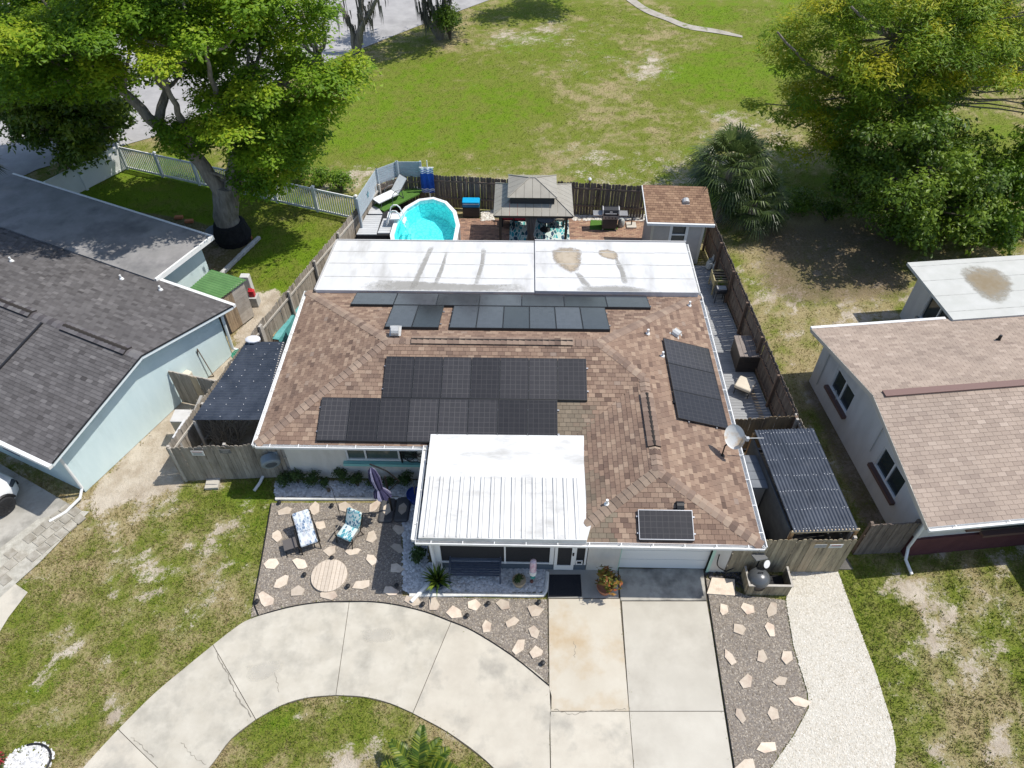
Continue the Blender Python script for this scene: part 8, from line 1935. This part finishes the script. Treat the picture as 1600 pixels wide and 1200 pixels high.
for i, (x, y, r) in enumerate(((445, 758, .36), (466, 755, .36), (488, 757, .38), (507, 759, .26), (536, 754, .40), (560, 760, .38), (584, 760, .32), (609, 760, .30), (633, 758, .38))):
    lab = ('round dark bush at the left end of the row under the window', 'second round bush from the left in the white rocks', 'third round bush from the left in the white rocks', 'smallest bush of the row, beside the garden hook', 'tallest bush in the middle of the row', 'bush just right of the middle of the row', 'bush behind the closed umbrella canopy', 'bush partly hidden behind the umbrella mast', 'last bush of the row, beside the blue pot')[i]
    bush(lab, P(x, y), r, r * 1.7, L_bx, 50 + i, 2600, .07, group='bushes along the front wall', n=7)
bush('small bush in white rocks at the left corner of the porch', P(655, 876), .42, .6, L_bx, 61, 1500, .09, n=7)
# potted plants
q = POTS['tan' if 'tan' in POTS else 'round']
ps_ = {k: v for k, v in POTS.items()}
def potw(t): return ORG[t.name]
for key, t in ps_.items():
    o = potw(t); lab = t['label']
    if 'short green' in lab: bush('', (o.x, o.y), .2, .22, L_bx, 71, 5000, .05, n=5, parent=t, lift=o.z + .24)
    elif 'croton' in lab:
        cs = [(Vector((o.x + random.uniform(-.3, .3), o.y + random.uniform(-.25, .25), random.uniform(.5, 1.0))), random.uniform(.16, .26)) for _ in range(12)]
        crown(t, cs, 900, .17, .38, leafmat('croton_leaf', [(.03, .06, .01), (.07, .12, .015), (.10, .05, .02), (.14, .20, .025), (.32, .07, .03), (.12, .19, .02), (.40, .13, .04), (.2, .26, .03)], .25), 72, up=.5, name='foliage', shell=.3)
    elif 'spiky' in lab:
        mbp = MB(); rnd = random.Random(4)
        for k in range(90):
            a = rnd.uniform(0, 6.28); l_ = rnd.uniform(.45, .7); el = rnd.uniform(.25, 1.35); z0 = .3; dr = Vector((math.cos(a) * math.cos(el), math.sin(a) * math.cos(el), math.sin(el))); s_ = Vector((-math.sin(a), math.cos(a), 0)) * .022
            c0 = Vector((o.x, o.y, z0)); c1 = c0 + dr * l_ * .6; c2 = c0 + dr * l_ + Vector((0, 0, -.12 * math.cos(el)))
            mbp.add([c0 - s_, c0 + s_, c1 + s_ * 1.2, c1 - s_ * 1.2, c2], [(0, 1, 2, 3), (3, 2, 4)], rnd.random())
        mbp.build('foliage', leafmat('blade_leaf', [(.02, .045, .008), (.05, .09, .012), (.10, .16, .02), (.20, .26, .03)], .2), t)
    else:
        mbp = MB(); mbp.tube([(o.x, o.y, .4), (o.x + .02, o.y - .03, .9), (o.x - .02, o.y, 1.3)], [.02, .015, .008], 6); mbp.tube([(o.x + .01, o.y - .02, .7), (o.x + .15, o.y, 1.05)], [.012, .006], 5); mbp.build('stem', M_bark, t)
# ---- palms
L_palm = leafmat('palm_leaf', [(.022, .04, .012), (.045, .075, .02), (.085, .125, .034), (.14, .185, .055)], .2, .4)
def fan_palm(label, base, h, n, R_, seed, lean=(0, 0), tilt=(-.5, 1.35), group=None):
    rnd = random.Random(seed); t = thing('fan_palm', label, 'palm', (base[0], base[1], 0), 0, group); tb = MB(); top = Vector((base[0] + lean[0], base[1] + lean[1], h)); limb(tb, [(base[0], base[1], -.1), (base[0] + lean[0] * .4, base[1] + lean[1] * .4, h * .5), top], .2, .16, 9, .02); tb.build('trunk', M_bark, t, smooth=True)
    for k in range(n):
        a = k * 2.4 + rnd.uniform(-.2, .2); el = tilt[1] - (tilt[1] - tilt[0]) * (k + .5) / n; d = Vector((math.cos(a) * math.cos(el), math.sin(a) * math.cos(el), math.sin(el))); L_ = R_ * rnd.uniform(.5, .62); c = top + d * L_ + Vector((0, 0, -.1 * L_)); s = Vector((-math.sin(a), math.cos(a), 0)); nr = s.cross(d).normalized()
        mb = MB(); mb.tube([top, top + d * L_ * .5 + Vector((0, 0, .02)), c], [.02, .015, .01], 4)
        for j in range(22):
            th = (j / 21 - .5) * 3.6; dd = d * math.cos(th) + s * math.sin(th); l_ = R_ * .52 * (1 - .18 * abs(th)) * rnd.uniform(.85, 1.1); w = .028
            sd_ = nr.cross(dd).normalized() * w; p1 = c + dd * l_ * .55 + nr * .02; p2 = c + dd * l_ + Vector((0, 0, -.32 * l_ * rnd.uniform(.7, 1.4)))
            mb.add([c - sd_ * .3, c + sd_ * .3, p1 + sd_, p1 - sd_, p2], [(0, 1, 2, 3), (3, 2, 4)], min(1, max(0, .25 + .4 * (el > .3) + rnd.uniform(-.25, .35))))
        mb.build('frond', L_palm, t)
q = P(1122, 345); fan_palm('tall fan palm with a round grey green head behind the garden shed', q, 2.9, 64, 2.3, 3, (.1, .2))
q = P(1168, 356); fan_palm('lower fan palm with drooping fronds right of the garden shed', q, 1.5, 40, 2.0, 4)
q = P(-18, 300); fan_palm('fan palm tips at the left edge beside the street', q, 1.7, 26, 1.5, 5)
def pinnate(label, base, n, L_, seed, m, name='feather_palm'):
    rnd = random.Random(seed); t = thing(name, label, 'palm', (base[0], base[1], 0))
    tb = MB(); limb(tb, [(base[0], base[1], -.05), (base[0], base[1], .35)], .14, .1, 8, .0); tb.build('trunk', M_bark, t)
    for k in range(n):
        a = k * 2.399 + .6; el = rnd.uniform(.45, 1.2); l_ = L_ * rnd.uniform(.8, 1.05); mb = MB(); pts = []
        for j in range(9):
            f_ = j / 8; pts.append(Vector((base[0] + math.cos(a) * l_ * f_ * math.cos(el * (1 - .45 * f_)), base[1] + math.sin(a) * l_ * f_ * math.cos(el * (1 - .45 * f_)), .35 + l_ * (math.sin(el) * f_ - .38 * f_ * f_))))
        mb.tube(pts, [.02 - .015 * j / 8 for j in range(9)], 4)
        for j in range(44):
            f_ = .12 + .88 * j / 43; i = min(7, int(f_ * 8)); p = pts[i].lerp(pts[i + 1], f_ * 8 - i); d = (pts[i + 1] - pts[i]).normalized(); s = d.cross(Vector((0, 0, 1))).normalized(); u_ = s.cross(d)
            for sg in (-1, 1):
                ll = l_ * .26 * math.sin(math.pi * min(.98, .2 + .75 * f_)) + .05; e = (s * sg * .8 + d * .55 + u_ * rnd.uniform(.15, .5)).normalized(); w = d * .017; p2 = p + e * ll * .6; p3 = p + e * ll + Vector((0, 0, -.06))
                mb.add([p - w, p + w, p2 + w, p2 - w, p3], [(0, 1, 2, 3), (3, 2, 4)], rnd.random())
        mb.build('frond', m, t)
L_cy = leafmat('feather_leaf', [(.025, .055, .008), (.06, .11, .012), (.12, .17, .018), (.24, .26, .03)], .25, .4)
pinnate('young feather palm with bright fronds at the bottom edge of the grass island', P(655, 1216), 11, 1.2, 7, L_cy)
q = P(10, 1192); bush('red flowered plant beside the white pebbles at the bottom left', (q.x - .1, q.y + .02), .25, .4, leafmat('red_flower_leaf', [(.02, .04, .01), (.05, .08, .015), (.03, .05, .01), (.38, .03, .05)], .2), 81, 2600, .08, n=5, name='flowering_plant', cat='plant')
# ---- mossy trees at the top
M_moss = mat('spanish_moss', (.1, .1, .1), tone=True, rough=1, ramp=[(.075, .072, .062), (.14, .135, .115), (.22, .21, .185)])
L_oak = leafmat('oak_leaf', [(.015, .03, .006), (.035, .06, .01), (.06, .09, .014)], .2)
def moss_tree(label, base, tops, seed, hts, nstr, crown_c=None):
    rnd = random.Random(seed); t = thing('mossy_tree', label, 'tree', (base.x, base.y, 0)); tb = MB(); ends = []
    for (x, y) in tops:
        e = PY(x, y, base.y + rnd.uniform(-.6, .6)); m_ = Vector((base.x, base.y, 0)).lerp(e, .5) + Vector((rnd.uniform(-.3, .3), 0, 0)); limb(tb, [(base.x, base.y, -.1), m_, e], .26, .1, 8); ends += [m_.lerp(e, f_) for f_ in (.2, .4, .6, .8, 1)]
    tb.build('trunk', M_bark, t, smooth=True); mb = MB()
    for k in range(nstr):
        e = rnd.choice(ends) + Vector((rnd.uniform(-.5, .5), rnd.uniform(-.4, .4), rnd.uniform(-.2, .3))); l_ = rnd.uniform(.6, 1.8)
        for j in range(5):
            p = e + Vector((rnd.uniform(-.12, .12), rnd.uniform(-.12, .12), 0)); w = rnd.uniform(.02, .05); ll = l_ * rnd.uniform(.6, 1); a = rnd.uniform(0, 3.14); s = Vector((math.cos(a), math.sin(a), 0)) * w
            mb.add([p - s, p + s, p + s * .7 + Vector((.03, 0, -ll * .6)), p - s * .7 + Vector((.03, 0, -ll * .6)), p + Vector((0, 0, -ll))], [(0, 1, 2, 3), (3, 2, 4)], rnd.random())
    mb.build('moss', M_moss, t)
    if crown_c: crown(t, [(Vector(c) + Vector((rnd.uniform(-1, 1), rnd.uniform(-1, 1), rnd.uniform(-.5, .8))), rnd.uniform(.9, 1.5)) for c in crown_c for _ in range(6)], 220, .26, .45, L_oak, seed, up=.5, squash=.6, shell=.3)
q = P(556, 84); moss_tree('leaning tree hung with grey moss at the street edge, left of two', q, [(530, 5), (590, -5), (565, -30)], 2, 6, 60)
q = P(688, 60); a1, a2 = PY(700, -50, q.y), PY(640, -60, q.y); moss_tree('trunks hung with long grey moss beside the street and a dark bush', q, [(665, -20), (695, -30), (660, 0)], 3, 6, 75, [(a1.x, a1.y, a1.z + .5), (a2.x - 1, a2.y, a2.z + .5), (a1.x + 2, a1.y + 1, a1.z + .8)] + [(c_.x + 3.3, c_.y + .5, 5.9) for c_ in (P(590, 84), P(640, 74))])
q = P(905, -25); t5 = PY(905, -110, q.y); moss_tree('oak just beyond the top edge that shades the field', q, [(890, -100), (920, -110)], 6, 6, 10, [(c_.x + 3.1, c_.y + .5, 5.5) for c_ in (P(775, 22), P(815, 18), P(860, 22), P(835, 8))])
q = P(1255, -30); moss_tree('second oak beyond the top edge above the right hand lawn', q, [(1250, -100), (1270, -110)], 7, 6, 10, [(q.x, q.y, 5.4), (q.x + 2, q.y, 5.6)])
# small yard finishing pieces: fallen leaves and twigs on the sandy side yard
grass()
